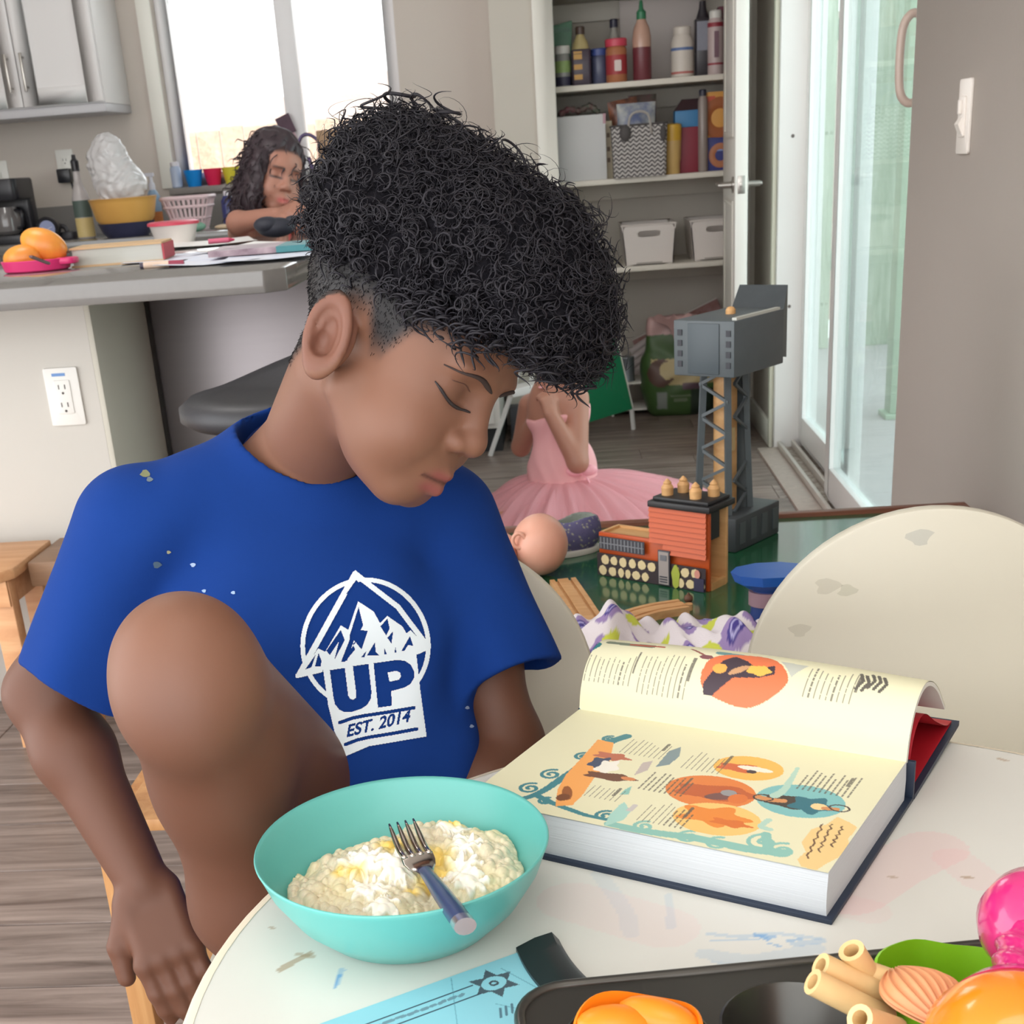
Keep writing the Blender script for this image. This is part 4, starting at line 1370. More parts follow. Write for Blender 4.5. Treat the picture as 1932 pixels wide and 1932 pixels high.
q = sp(1146, S2, 5.750)
t = thing('upright_book', 'narrow cream spined book between white box and basket', 'book', q)
obj('page_block', MB().box(-0.012, 0.004, 0.002, 0.012, 0.14, 0.208), mat('page edges', (196, 196, 188), 0.8), t)
obj('cover', MB().box(-0.015, 0, 0, 0.015, 0.004, 0.21).box(-0.0155, 0.004, 0, -0.0122, 0.145, 0.21).box(0.0122, 0.004, 0, 0.0155, 0.145, 0.21), mat('spine cream', (206, 194, 168), 0.6), t)
for z in (0.06, 0.1, 0.15):
    obj('spine_mark', MB().box(-0.006, -0.001, z, 0.006, 0, z + 0.016), mat('mark brown', (130, 112, 96), 0.6), t)

# zig-zag basket: colours by height along a folded wave
q = sp(1203, S2, 5.750)
bk = thing('patterned_basket', 'black and white zigzag woven basket full of snack bags', 'basket', q)
nu, nv = 240, 80
P = rrect(0.215, 0.2, 0.02, 10)
P = np.array(P + P[:1])
L = np.r_[0, np.cumsum(np.hypot(*np.diff(P, axis=0).T))]
uu = np.linspace(0, L[-1], nu)
bx, by = np.interp(uu, L, P[:, 0]), np.interp(uu, L, P[:, 1])
zz = np.linspace(0, 0.185, nv)
g = np.stack([np.broadcast_to(bx, (nv, nu)) * (0.94 + 0.06 * zz[:, None] / 0.185), np.broadcast_to(by, (nv, nu)) * (0.94 + 0.06 * zz[:, None] / 0.185), np.broadcast_to(zz[:, None], (nv, nu))], -1)
U_, Z_ = np.meshgrid(uu, zz)
zig = (Z_ + 0.011 * np.abs(((U_ / 0.024) % 1) * 2 - 1)) / 0.0155
colr = np.where(((zig % 1) < 0.5)[..., None], np.array([205, 200, 196.0]), np.array([74, 70, 72.0]))
me = MB().grid(g).mesh('weave', mat('basket weave', (255, 255, 255), 0.8, attr='Col', bump=(220, 0.4)), smooth=60)
paint(me, colr.reshape(-1, 3))
obj('weave', me, None, bk)
obj('rim_band', MB().tube([(x, y, 0.186) for x, y in P], 0.004, 6, caps=False), mat('rim dark', (84, 80, 80), 0.8), bk)
obj('base', MB().prism(rrect(0.2, 0.186, 0.02, 6), 0.001, 0.004), mat('rim dark', (84, 80, 80), 0.8), bk)
obj('handle', MB().tube(smooth_path([(-0.045, -0.103, 0.15), (-0.035, -0.106, 0.215), (0, -0.106, 0.232), (0.035, -0.106, 0.215), (0.045, -0.103, 0.15)], 24), 0.005, 6), mat('handle pale', (176, 170, 164), 0.8), bk, smooth=180)
obj('pompom', MB().ball((-0.055, -0.105, 0.16), (0.022, 0.014, 0.03)), mat('rim dark', (84, 80, 80), 0.8, bump=(300, 1.0)), bk)
obj('pompom', MB().ball((0.09, -0.1, 0.15), (0.012, 0.012, 0.03)), mat('rim dark', (84, 80, 80), 0.8, bump=(300, 1.0)), bk)


def pillow(w, h, d, n=14, seed=0):
    """a filled foil bag, standing: flat crimped ends, puffed middle"""
    r = np.random.default_rng(seed)
    u = np.linspace(-1, 1, n)
    X, Z = np.meshgrid(u, u)
    puff = (np.clip(1 - Z ** 4, 0, 1) ** 0.7) * (np.clip(1 - X ** 2, 0, 1) ** 0.5) * d + 0.003 * r.normal(size=X.shape) * (1 - X ** 8) * (1 - Z ** 8)
    m = MB()
    fx = X * w / 2 * (1 - 0.05 * (1 - np.abs(Z)))
    m.grid(np.stack([fx, -puff, (Z + 1) * h / 2], -1)).grid(np.stack([fx, puff, (Z + 1) * h / 2], -1)[:, ::-1])
    return m


q = sp(1200, S2, 5.730)
t = thing('chip_bag', 'blue and white snack bag in front inside the zigzag basket', 'snack bag', (q[0] + 0.0, 5.730, S2 + 0.055))
obj('foil_bag', pillow(0.15, 0.21, 0.02, seed=1), mat('foil blue', (82, 96, 140), 0.35, var=(9, 0.25), c2=(196, 198, 190)), t, smooth=180)
t = thing('pretzel_bag', 'orange brown snack bag leaning out at left of the basket', 'snack bag', (q[0] - 0.025, 5.795, S2 + 0.06))
obj('foil_bag', pillow(0.115, 0.225, 0.018, seed=2).move([[0.99, 0, -0.12], [0, 1, 0], [0.12, 0, 0.99]]), mat('foil orange', (170, 108, 80), 0.35, var=(16, 0.2), c2=(96, 66, 58)), t, smooth=180)
t = thing('herb_bag', 'dark green snack bag at the back of the zigzag basket', 'snack bag', (q[0] + 0.03, 5.835, S2 + 0.06))
obj('foil_bag', pillow(0.11, 0.235, 0.016, seed=3), mat('foil green', (74, 92, 78), 0.35, var=(14, 0.3), c2=(120, 80, 84)), t, smooth=180)

q = sp(1268, S2, 5.730)
t = thing('mustard_bottle', 'yellow squeeze bottle with tan lower half on middle shelf', 'bottle', q)
obj('bottle_body', MB().lathe([(0.026, 0.0), (0.028, 0.005), (0.028, 0.04), (0.031, 0.05), (0.034, 0.12)], 22), mat('bottle tan', (206, 172, 108), 0.4), t)
obj('bottle_top', MB().lathe([(0.034, 0.12), (0.036, 0.165), (0.034, 0.178), (0.02, 0.182)], 22), mat('bottle yellow', (212, 168, 58), 0.4), t)
q = sp(1296, S2, 5.790)
t = thing('gable_carton', 'red and blue gable topped carton behind the yellow bottle', 'carton', q)
obj('carton_body', MB().box(-0.05, -0.045, 0, 0.05, 0.045, 0.165), mat('carton red', (136, 44, 60), 0.5), t, bevel=0.002)
obj('blue_panel', MB().box(-0.0502, -0.0455, 0.165, 0.0502, 0.0455, 0.225), mat('carton blue', (64, 128, 178), 0.5), t, bevel=0.002)
obj('gable', MB().add([(-0.05, -0.045, 0.225), (0.05, -0.045, 0.225), (0.05, 0.045, 0.225), (-0.05, 0.045, 0.225), (-0.02, 0, 0.265), (0.05, 0, 0.265)], [(0, 1, 5, 4), (2, 3, 4, 5), (1, 2, 5), (3, 0, 4)]), mat('carton dark', (72, 52, 56), 0.5), t)
q = sp(1326, S2, 5.740)
t = thing('slim_bottle', 'slim pale bottle with black cap beside the cereal boxes', 'bottle', q)
obj('bottle_body', MB().lathe([(0.017, 0), (0.019, 0.005), (0.019, 0.255), (0.014, 0.27)], 18), mat('bottle pale', (150, 138, 132), 0.25), t)
obj('cap', MB().lathe([(0.014, 0.268), (0.014, 0.29), (0.011, 0.293)], 16), mat('cap navy', (48, 48, 66), 0.4), t)


def cereal(name, label, loc, w, h, d, c, ring, rc, extra):
    t = thing(name, label, 'box', loc)
    obj('carton', MB().box(-w / 2, 0, 0, w / 2, d, h), mat('carton ' + name, c, 0.5), t, bevel=0.0015)
    obj('ring_picture', MB().lathe([(ring[2] * 0.45, 0), (ring[2] * 0.55, 0.0025), (ring[2] * 0.9, 0.0025), (ring[2], 0)], 32, (ring[0], -0.0003, ring[1]), axis=(0, -1, 0), cap0=False, cap1=False), mat('ring ' + name, rc, 0.5), t)
    obj('title_strip', MB().box(extra[0], -0.0012, extra[1], extra[2], -0.0002, extra[3]), mat('title ' + name, extra[4], 0.5), t)
    return t


q0, q1 = at(1333, 325, Y=5.750), at(1395, 325, Y=5.750)
bx = (q0[0] + q1[0]) / 2
w = q1[0] - q0[0]
hb = hgt(325, 262, 5.750, 1345)
cereal('cookie_box', 'dark blue cookie box with round cookie picture near the door', (bx, 5.750, S2), w, hb, 0.07, (52, 58, 128), (-0.01, 0.055, 0.045), (186, 120, 84), (-0.03, hb - 0.05, 0.06, hb - 0.028, (150, 170, 220)))
ht = hgt(258, 172, 5.750, 1345)
cereal('ring_cereal_box', 'orange yellow cereal box with ring picture above the cookie box', (bx, 5.752, S2 + hb + 0.0005), w, ht, 0.065, (222, 160, 74), (-0.012, ht * 0.42, 0.075), (166, 92, 44), (-0.07, ht - 0.045, -0.03, ht - 0.015, (206, 92, 62)))

# --- lower shelf: two white bins with oval hand holes


def bin_(label, px0, px1, Y):
    xa, xb = at(px0, 470, Y=Y)[0], at(px1, 470, Y=Y)[0]
    w = xb - xa
    t = thing('storage_bin', label, 'bin', ((xa + xb) / 2, Y, S3), group='white bins on the lower shelf')
    Mx = [[1, 0, 0], [0, 0, -1], [0, 1, 0]]
    wb_, h, d = w * 0.44, 0.152, 0.30
    wt = w * 0.5
    hole = [(0.042 * math.cos(a) + (0.018 if math.cos(a) > 0 else -0.018) * 0, 0.0) for a in (0,)]
    # front face as a frame around the hand hole
    out = [(-wb_, 0), (wb_, 0), (wt, h), (-wt, h)]
    n = 24
    hl = [(0.045 * np.sign(math.cos(a)) * abs(math.cos(a)) ** 0.5, 0.118 + 0.012 * np.sign(math.sin(a)) * abs(math.sin(a)) ** 0.7) for a in np.linspace(0, 2 * math.pi, n, endpoint=False)]
    ou = []
    for i in range(n):
        a = 2 * math.pi * i / n
        dx, dz = math.cos(a), math.sin(a)
        s = 1e9
        for (x0, z0), (x1, z1) in zip(out, out[1:] + out[:1]):
            ex, ez = x1 - x0, z1 - z0
            den = dx * ez - dz * ex
            if abs(den) > 1e-9:
                u_ = ((x0 - 0) * ez - (z0 - 0.1) * ex) / den
                if u_ > 0:
                    v_ = ((x0) * dz - (z0 - 0.1) * dx) / den
                    if -1e-6 <= v_ <= 1 + 1e-6:
                        s = min(s, u_)
        ou.append((dx * s, 0.1 + dz * s))
    V = np.array([(x, 0, z) for x, z in hl] + [(x, 0, z) for x, z in ou] + [(x, 0.004, z) for x, z in hl] + [(x, 0.004, z) for x, z in ou])
    F = []
    for i in range(n):
        j = (i + 1) % n
        F += [(i, n + i, n + j, j), (2 * n + i, 2 * n + j, 3 * n + j, 3 * n + i), (i, j, 2 * n + j, 2 * n + i)]
    fr = MB().add(V, F)
    # corners of the front are closed by two slivers
    obj('front_panel', fr, BINW, t, smooth=30)
    sd_ = MB()
    sd_.add([(-wb_, 0, 0), (-wb_, d, 0), (-wt, d, h), (-wt, 0, h), (-wb_ + 0.004, 0, 0), (-wb_ + 0.004, d, 0), (-wt + 0.004, d, h), (-wt + 0.004, 0, h)], [(0, 1, 2, 3), (4, 7, 6, 5), (3, 2, 6, 7), (0, 3, 7, 4), (1, 5, 6, 2)])
    sd_.add([(wb_, 0, 0), (wb_, d, 0), (wt, d, h), (wt, 0, h), (wb_ - 0.004, 0, 0), (wb_ - 0.004, d, 0), (wt - 0.004, d, h), (wt - 0.004, 0, h)], [(3, 2, 1, 0), (5, 6, 7, 4), (7, 6, 2, 3), (4, 7, 3, 0), (2, 6, 5, 1)])
    sd_.box(-wb_, d - 0.004, 0, wb_, d, h)
    obj('side_walls', sd_, BINW, t, smooth=30)
    obj('base', MB().box(-wb_, 0, 0, wb_, d, 0.004), BINW, t)
    obj('rim', MB().tube([(-wt, 0, h), (wt, 0, h), (wt, d, h), (-wt, d, h), (-wt, 0, h)], 0.004, 6), BINW, t)
    obj('front_ridge', MB().box(-wb_ * 0.55, -0.002, 0.006, wb_ * 0.55, 0.0, 0.01), mat('bin ridge grey', (150, 142, 134), 0.6), t)  # darker grey strip low on the bin front


BINW = mat('bin white', (222, 214, 208), 0.4)
bin_('white plastic bin standing at left on the lower pantry shelf', 1174, 1276, 5.710)
bin_('white plastic bin partly hidden by the open pantry door', 1303, 1405, 5.730)

# --- floor of the pantry: food sack, leaning boards, picture, paper rolls
q = at(1288, 783, Z=0)
sk_ = thing('food_sack', 'large green sack of dry food with cream label panel', 'sack', (q[0], 5.710, 0))
def sack_sdf(p):
    d = s_ell(p, (0, 0.1, 0.14), (0.165, 0.1, 0.16))
    d = smin(d, s_box(p, (0, 0.1, 0.1), (0.145, 0.08, 0.1), 0.04), 0.06)
    d = smin(d, s_box(p, (-0.03, 0.1, 0.3), (0.11, 0.035, 0.1), 0.02), 0.08)
    return d + 0.004 * np.sin(p[:, 0] * 40 + 2 * np.sin(p[:, 2] * 25)) * np.sin(p[:, 2] * 33)
V, Q = surf_net(sack_sdf, (-0.22, -0.06, -0.05), (0.22, 0.26, 0.46), 0.007)
V[:, 2] = np.maximum(V[:, 2], 0.001)
x, z = V[:, 0], V[:, 2]
c = np.tile(np.array([64, 92, 48.0]), (len(V), 1))
fr_ = V[:, 1] < 0.1
c[fr_ & (z > 0.13) & (z < 0.235) & (x > -0.13 + (0.235 - z) * 0.1)] = (186, 168, 122)
c[fr_ & (z < 0.11) & (x > 0.03)] = (38, 52, 40)
c[fr_ & (np.hypot((x + 0.09), (z - 0.18)) < 0.055) & (np.hypot(x + 0.06, z - 0.19) > 0.035)] = (92, 66, 58)
c[fr_ & (np.abs(x - 0.04) < 0.045) & (np.abs(z - 0.125) < 0.013)] = (92, 70, 80)
c[fr_ & (np.abs(x + 0.085) < 0.02) & (np.abs(z - 0.07) < 0.035)] = (128, 134, 128)
c[fr_ & (np.abs(x + 0.01) < 0.04) & (np.abs(z - 0.085) < 0.005)] = (116, 128, 104)
c[fr_ & (np.abs(x + 0.01) < 0.03) & (np.abs(z - 0.068) < 0.005)] = (116, 128, 104)
c[fr_ & (np.abs(x - 0.07) < 0.025) & (np.abs(z - 0.205) < 0.012)] = (150, 132, 92)
c[fr_ & (np.abs(x - 0.0) < 0.025) & (np.abs(z - 0.205) < 0.012)] = (150, 132, 92)
c[z > 0.33] = (196, 160, 156)
obj('sack_body', np_mesh('sack_body', V, Q, mat('sack print', (255, 255, 255), 0.4, attr='Col'), c), None, sk_)
fl = smooth_path([(-0.11, 0.02, 0.39), (-0.05, 0.0, 0.36), (-0.02, -0.01, 0.27), (0.03, -0.01, 0.33), (0.08, 0.0, 0.40)], 20)
g = np.array([[p + A3(0, 0.0, 0) for p in fl], [p * A3(1, 1, 0) + A3(0, 0.07, 0.40 + 0.01 * math.sin(i)) for i, p in enumerate(fl)]])
obj('folded_top', MB().grid(g).grid(g[:, ::-1] + A3(0, 0.002, 0)), mat('sack lining', (206, 168, 164), 0.5), sk_, smooth=180)

q = at(1215, 690, Y=5.850)
for i in range(5):
    a, b = at(1182 + 2 * i, 728 - 16 * i, Y=6.005 + 0.002 * i), at(1250 + 2 * i, 674 - 14 * i, Y=6.005 + 0.002 * i)
    one('paper_roll', MB().cyl(a, b, 0.0155, n=14), mat('paper roll', (206, 196, 194), 0.6), ['lowest white paper roll slanting beside the food sack', 'second lowest white paper roll beside the sack', 'middle white paper roll of the slanting bundle', 'second highest white paper roll of the bundle', 'highest white paper roll slanting beside the sack'][i], 'paper roll', group='paper rolls in the pantry')
pa, pb_, pc, pd_ = at(1198, 640, Y=6.080), at(1358, 560, Y=6.080), at(1372, 640, Y=6.080), at(1225, 715, Y=6.080)
cx_ = (pa + pb_ + pc + pd_) / 4
t = thing('picture_board', 'tilted white edged picture board with brown animal print', 'picture', tuple(cx_))
e1 = (pb_ - pa) / np.linalg.norm(pb_ - pa)
e2 = np.cross(e1, A3(0, 1, 0))
e2 = e2 / np.linalg.norm(e2)
Mp = np.stack([e1, e2, A3(0, 1, 0)], 1)
W_, H_ = np.linalg.norm(pb_ - pa) / 2, 0.09
obj('panel', MB().box(-W_, -H_, -0.004, W_, H_, 0.004, M=Mp), mat('print rose', (186, 148, 144), 0.6, var=(7, 0.25), c2=(140, 84, 76)), t)
obj('edge_strip', MB().box(-W_, -H_ - 0.006, -0.008, W_, -H_, 0.008, M=Mp).box(-W_, H_, -0.008, W_, H_ + 0.006, 0.008, M=Mp), mat('strip white', (222, 214, 206), 0.5), t)
obj('animal_print', MB().prism([(0.07 * math.cos(a) * (1 + 0.25 * math.sin(3 * a)), 0.05 * math.sin(a)) for a in np.linspace(0, 6.28, 20, endpoint=False)], -0.0055, -0.0042, M=Mp, o=Mp @ A3(W_ * 0.45, 0.01, 0)), mat('print brown', (92, 58, 58), 0.6), t)
t = thing('floor_rack', 'low white wire rack on the pantry floor behind the board', 'rack', (at(1205, 770, Y=5.900)[0], 5.900, 0))
obj('upper_tray', MB().box(-0.12, -0.1, 0.13, 0.12, 0.1, 0.138), TRIM, t, bevel=0.002)
obj('lower_tray', MB().box(-0.12, -0.1, 0.02, 0.12, 0.1, 0.028), TRIM, t, bevel=0.002)
for x in (-0.115, 0.115):
    for y in (-0.095, 0.095):
        obj('leg', MB().box(x - 0.005, y - 0.005, 0, x + 0.005, y + 0.005, 0.16), TRIM, t)
one('tin_can', MB().lathe([(0.033, 0), (0.034, 0.003), (0.033, 0.006), (0.033, 0.094), (0.034, 0.097), (0.033, 0.1)], 24), mat('tin grey', (140, 146, 152), 0.4, 0.6, var=(20, 0.1)), 'small grey tin can on the white floor rack', 'can', loc=(t.location[0] - 0.05, 5.850, 0.1385))

# green chalkboard easel standing before the pantry
bl, br, tr_, tl = at(1098, 798, Y=5.35), at(1190, 770, Y=5.48), at(1157, 628, Y=5.42), at(1075, 640, Y=5.25)
ez = thing('chalkboard_easel', 'green chalkboard easel standing on the floor by the pantry', 'easel', (float(bl[0]), float(bl[1]), 0))
o_ = A3(bl[0], bl[1], 0)
nn = np.cross(br - bl, tl - bl)
nn = nn / np.linalg.norm(nn)
P4 = np.array([bl, br, tr_, tl]) - o_
ebm = MB().add(np.vstack([P4, P4 + nn * 0.012]), [(0, 1, 2, 3), (7, 6, 5, 4), (0, 4, 5, 1), (1, 5, 6, 2), (2, 6, 7, 3), (3, 7, 4, 0)])
obj('chalkboard', ebm, mat('chalkboard green', (28, 128, 86), 0.35, var=(5, 0.1)), ez)
obj('edge_frame', MB().bar(P4[1], P4[2], 0.012, 0.02), TRIM, ez)
EZW = mat('easel white', (228, 226, 224), 0.4)
for i, (p_, q_) in enumerate((((1000, 640), (925, 860)), ((1012, 640), (985, 850)))):
    a, b = at(p_[0], p_[1], Y=5.1 + 0.1 * i) - o_, at(q_[0], q_[1], Z=0.0) - o_
    obj('leg', MB().bar(a, b, 0.016, 0.016), EZW, ez)
for i in (0, 1):
    p_ = P4[i]
    obj('leg', MB().bar(p_ + nn * 0.006, (p_[0] + 0.01, p_[1] + 0.01, 0.001), 0.014, 0.014), EZW, ez)
a, b = at(960, 740, Y=5.0) - o_, at(1040, 722, Y=5.05) - o_
obj('paint_tray', MB().bar(a, b, 0.09, 0.03), EZW, ez, bevel=0.004)
q = at(985, 770, Y=5.35)
one('dark_box', MB().box(-0.05, -0.04, 0, 0.05, 0.04, 0.14), mat('box dark', (70, 68, 74), 0.5), 'dark box on the floor behind the easel legs', 'box', loc=(q[0], 5.4, 0), bevel=0.004)

# ================================================================== green train table
TZ = 0.42
tt = thing('train_table', 'low play table with glossy dark green top and brown rim', 'table', (0.24, 1.985, 0))
TGREEN = mat('train table green', (22, 84, 54), 0.16, var=(7, 0.18), coat=0.5)
RIMW = wood_mat('rim brown', (104, 58, 40), (140, 84, 58), 0.4, (1.2, 14, 14), 0.1, 0.05)
obj('tabletop', MB().box(-0.44, -0.42, TZ - 0.015, 0.44, 0.42, TZ), TGREEN, tt)
for a in ((-0.46, -0.44, 0.46, -0.42), (-0.46, 0.42, 0.46, 0.44), (-0.46, -0.42, -0.44, 0.42), (0.44, -0.42, 0.46, 0.42)):
    obj('rim', MB().box(a[0], a[1], TZ - 0.09, a[2], a[3], TZ + 0.008), RIMW, tt, bevel=0.002)
for sx in (-1, 1):
    for sy in (-1, 1):
        obj('leg', MB().box(sx * 0.41 - 0.025, sy * 0.39 - 0.025, 0, sx * 0.41 + 0.025, sy * 0.39 + 0.025, TZ - 0.016), RIMW, tt, bevel=0.003)


# ---- orange toy house
hA, hB, hC = at(1132, 1082, Z=TZ), at(1338, 1117, Z=TZ), at(1365, 1105, Z=TZ)
e1 = hB - hA
HL = np.linalg.norm(e1)
e1 = e1 / HL
e2 = A3(-e1[1], e1[0], 0)
HD = 0.055
MH = np.stack([e1, e2, A3(0, 0, 1)], 1)
th = thing('toy_station', 'orange wooden toy station with stone print and chimney pots', 'toy house', tuple(hA), M=MH)
TOYW = wood_mat('toy wood', (196, 146, 92), (222, 176, 120), 0.45, (1.2, 14, 14), 0.08, 0.05)
ORANGE = mat('toy orange', (190, 80, 30), 0.4)
h1, h2, xs = 0.07, 0.125, HL * 0.47
obj('front_wall', MB().prism([(0, 0), (HL, 0), (HL, h2), (xs + 0.014, h2), (xs, h1), (0, h1)], -0.006, 0.0, M=[[1, 0, 0], [0, 0, -1], [0, 1, 0]], o=(0, 0.0, 0)), ORANGE, th, bevel=0.001)
obj('back_wall', MB().prism([(0, 0), (HL, 0), (HL, h2), (xs + 0.014, h2), (xs, h1), (0, h1)], -0.006, 0.0, M=[[1, 0, 0], [0, 0, -1], [0, 1, 0]], o=(0, HD - 0.006, 0)), TOYW, th, bevel=0.001)
obj('side_wall', MB().box(0, 0.0062, 0, 0.006, HD - 0.0062, h1), TOYW, th)
obj('door_sill', MB().box(HL - 0.006, 0.0062, 0, HL + 0.001, HD - 0.0062, 0.012), TOYW, th)
obj('low_roof', MB().box(0.006, 0.0062, h1 - 0.02, xs - 0.002, HD - 0.0062, h1 - 0.004), TOYW, th)
obj('inner_floor', MB().box(xs, 0.0062, 0.0, HL - 0.007, HD - 0.0062, 0.008), TOYW, th)
BLK = mat('toy black', (36, 36, 38), 0.45)
obj('roof_slab', MB().box(xs + 0.006, -0.012, h2 + 0.0, HL + 0.008, HD + 0.008, h2 + 0.010).box(xs + 0.012, -0.006, h2 + 0.01, HL + 0.002, HD + 0.002, h2 + 0.016), BLK, th, bevel=0.002)
obj('roof_back', MB().box(xs + 0.016, 0.0065, h2 - 0.045, HL - 0.0005, 0.03, h2), BLK, th)
for i, (x, y) in enumerate(((xs + 0.028, 0.012), (xs + 0.04, 0.038), (HL - 0.03, 0.010), (HL - 0.014, 0.036))):
    obj('chimney_pot', MB().lathe([(0.009, 0), (0.0095, 0.012), (0.006, 0.017), (0.0065, 0.019), (0.003, 0.023), (0.001, 0.025)], 16, (x, y, h2 + 0.016)), TOYW, th)
for i in range(9):
    z = 0.052 + i * 0.0082
    x0 = (0.002 if z < h1 - 0.004 else xs + 0.006)
    if z < 0.062:
        x0 = HL * 0.62
    obj('clapboard', MB().add([(x0, -0.0065, z), (HL - 0.001, -0.0065, z), (HL - 0.001, -0.0092, z), (x0, -0.0092, z), (x0, -0.0065, z + 0.0074), (HL - 0.001, -0.0065, z + 0.0074)],
        [(0, 1, 2, 3), (3, 2, 5, 4), (0, 3, 4), (1, 5, 2)]), mat('toy clapboard', (196, 84, 32), 0.45), th, smooth=0)
# stone print along the foot
obj('stone_band', MB().box(0.0005, -0.0068, 0.0005, HL - 0.002, -0.0062, 0.038), mat('stone gap', (52, 40, 44), 0.6), th)
_r = np.random.default_rng(4)
stn = mat('stone cream', (222, 202, 156), 0.6)
for r_ in range(2):
    x = 0.003 + 0.005 * r_
    while x < HL - 0.01:
        w_ = _r.uniform(0.011, 0.018)
        if not (HL * 0.535 < x + w_ / 2 < HL * 0.70):
            P = [(x + w_ / 2 + w_ * 0.46 * math.cos(a) * _r.uniform(0.85, 1.08), 0.0098 + r_ * 0.018 + 0.0080 * math.sin(a) * _r.uniform(0.85, 1.1)) for a in np.linspace(0, 6.283, 8, endpoint=False)]
            obj('stone', MB().prism(P, 0.0068, 0.0078, M=[[1, 0, 0], [0, 0, -1], [0, 1, 0]]), stn, th, smooth=0)
        x += w_ + 0.0015
# long barred window, door, bush
wf = obj('barred_window', MB().box(0.006, -0.0074, 0.045, xs - 0.004, -0.0062, 0.066), mat('toy window dark', (58, 58, 66), 0.4), th)
for i in range(13):
    x = 0.009 + i * (xs - 0.018) / 12
    obj('bar', MB().box(x, -0.0082, 0.0465, x + 0.0018, -0.0074, 0.0645), mat('toy window grey', (128, 130, 136), 0.4), wf)
obj('bar_rail', MB().box(0.007, -0.0083, 0.0545, xs - 0.005, -0.0075, 0.056), mat('toy window grey', (128, 130, 136), 0.4), wf)
dx0 = HL * 0.58
dr = obj('toy_door', MB().box(dx0, -0.0098, 0.002, dx0 + 0.022, -0.0068, 0.058), mat('toy window dark', (58, 58, 66), 0.4), th, bevel=0.0006)
obj('door_leaf', MB().box(dx0 + 0.002, -0.0106, 0.004, dx0 + 0.02, -0.0099, 0.056), mat('toy door grey', (160, 150, 146), 0.4), dr)
obj('door_window', MB().box(dx0 + 0.005, -0.0112, 0.042, dx0 + 0.017, -0.0107, 0.051), mat('toy door pane', (112, 112, 118), 0.4), dr)
for k in range(3):
    obj('door_grille', MB().box(dx0 + 0.004, -0.0112, 0.007 + 0.004 * k, dx0 + 0.018, -0.0107, 0.009 + 0.004 * k), mat('toy window dark', (58, 58, 66), 0.4), dr)
obj('painted_bush', MB().prism([(dx0 + 0.032 + 0.007 * math.cos(a) * (1 + 0.15 * math.sin(5 * a)), 0.019 + 0.019 * math.sin(a)) for a in np.linspace(0, 6.283, 20, endpoint=False)], 0.0078, 0.0092, M=[[1, 0, 0], [0, 0, -1], [0, 1, 0]]), mat('bush lime', (164, 174, 66), 0.5), th, smooth=0)
obj('painted_barrel', MB().box(HL - 0.022, -0.0092, 0.001, HL - 0.004, -0.0078, 0.022), mat('toy navy', (52, 46, 74), 0.5), th)
obj('painted_flower', MB().prism([(HL - 0.016 + 0.005 * math.cos(a), 0.028 + 0.007 * math.sin(a)) for a in np.linspace(0, 6.283, 12, endpoint=False)], 0.0078, 0.009, M=[[1, 0, 0], [0, 0, -1], [0, 1, 0]]), mat('toy pink', (206, 140, 126), 0.5), th, smooth=0)

# ---- grey toy crane
CG = mat('crane grey', (82, 90, 94), 0.45, var=(40, 0.1))
CG2 = mat('crane grey side', (66, 72, 76), 0.5, var=(25, 0.25))
cA, cB = at(1388, 1044, Z=TZ), at(1470, 1005, Z=TZ)
ce = cB - cA
CL_ = np.linalg.norm(ce)
ce = ce / CL_
cn_ = A3(-ce[1], ce[0], 0)
MCr = np.stack([ce, cn_, A3(0, 0, 1)], 1)
cr = thing('toy_crane', 'tall grey toy crane tower with wooden core on train table', 'toy crane', tuple(cA), M=MCr)
hb_ = 0.058
cd_ = 0.11
obj('base', MB().box(0, 0, 0, CL_, cd_, hb_), CG2, cr, bevel=0.003)
for i in range(4):
    obj('base_slot', MB().box(0.012 + i * CL_ / 4, -0.0012, 0.012, 0.03 + i * CL_ / 4, 0.0, hb_ - 0.01), CG, cr)
tb0, tb1 = hb_, at(1400, 690, Y=cA[1] + 0.06)[2] - TZ
cxm, cym = CL_ * 0.36, cd_ * 0.5
obj('wooden_core', MB().prism(rrect(0.034, 0.030, 0.006), tb0, tb1, o=(cxm + 0.004, cym, 0)), TOYW, cr)
lg = 0.0
for i, (sx, sy) in enumerate(((-1, -1), (1, -1), (1, 1), (-1, 1))):
    obj('leg', MB().bar((cxm + sx * 0.034, cym + sy * 0.030, tb0), (cxm + sx * 0.026, cym + sy * 0.022, tb1), 0.010, 0.010), CG, cr)
obj('side_plate', MB().box(cxm + 0.026, cym - 0.028, tb0, cxm + 0.036, cym + 0.026, tb1), CG, cr)
nb_ = 9
for k in range(nb_):
    z0, z1 = tb0 + (tb1 - tb0) * k / nb_, tb0 + (tb1 - tb0) * (k + 1) / nb_
    s = 1 if k % 2 else -1
    obj('lattice_brace', MB().bar((cxm - 0.031, cym - s * 0.027, z0), (cxm - 0.03, cym + s * 0.027, z1), 0.005, 0.005), CG, cr)
    if k not in (3, 4):
        obj('lattice_brace', MB().bar((cxm + 0.008 + s * 0.02, cym - 0.027, z0), (cxm + 0.008 - s * 0.02, cym - 0.027, z1), 0.005, 0.004), CG, cr)
obj('label_sticker', MB().box(cxm + 0.000, cym - 0.0165, tb0 + (tb1 - tb0) * 0.42, cxm + 0.008, cym - 0.0152, tb0 + (tb1 - tb0) * 0.58), mat('sticker pale', (204, 178, 130), 0.6), cr)
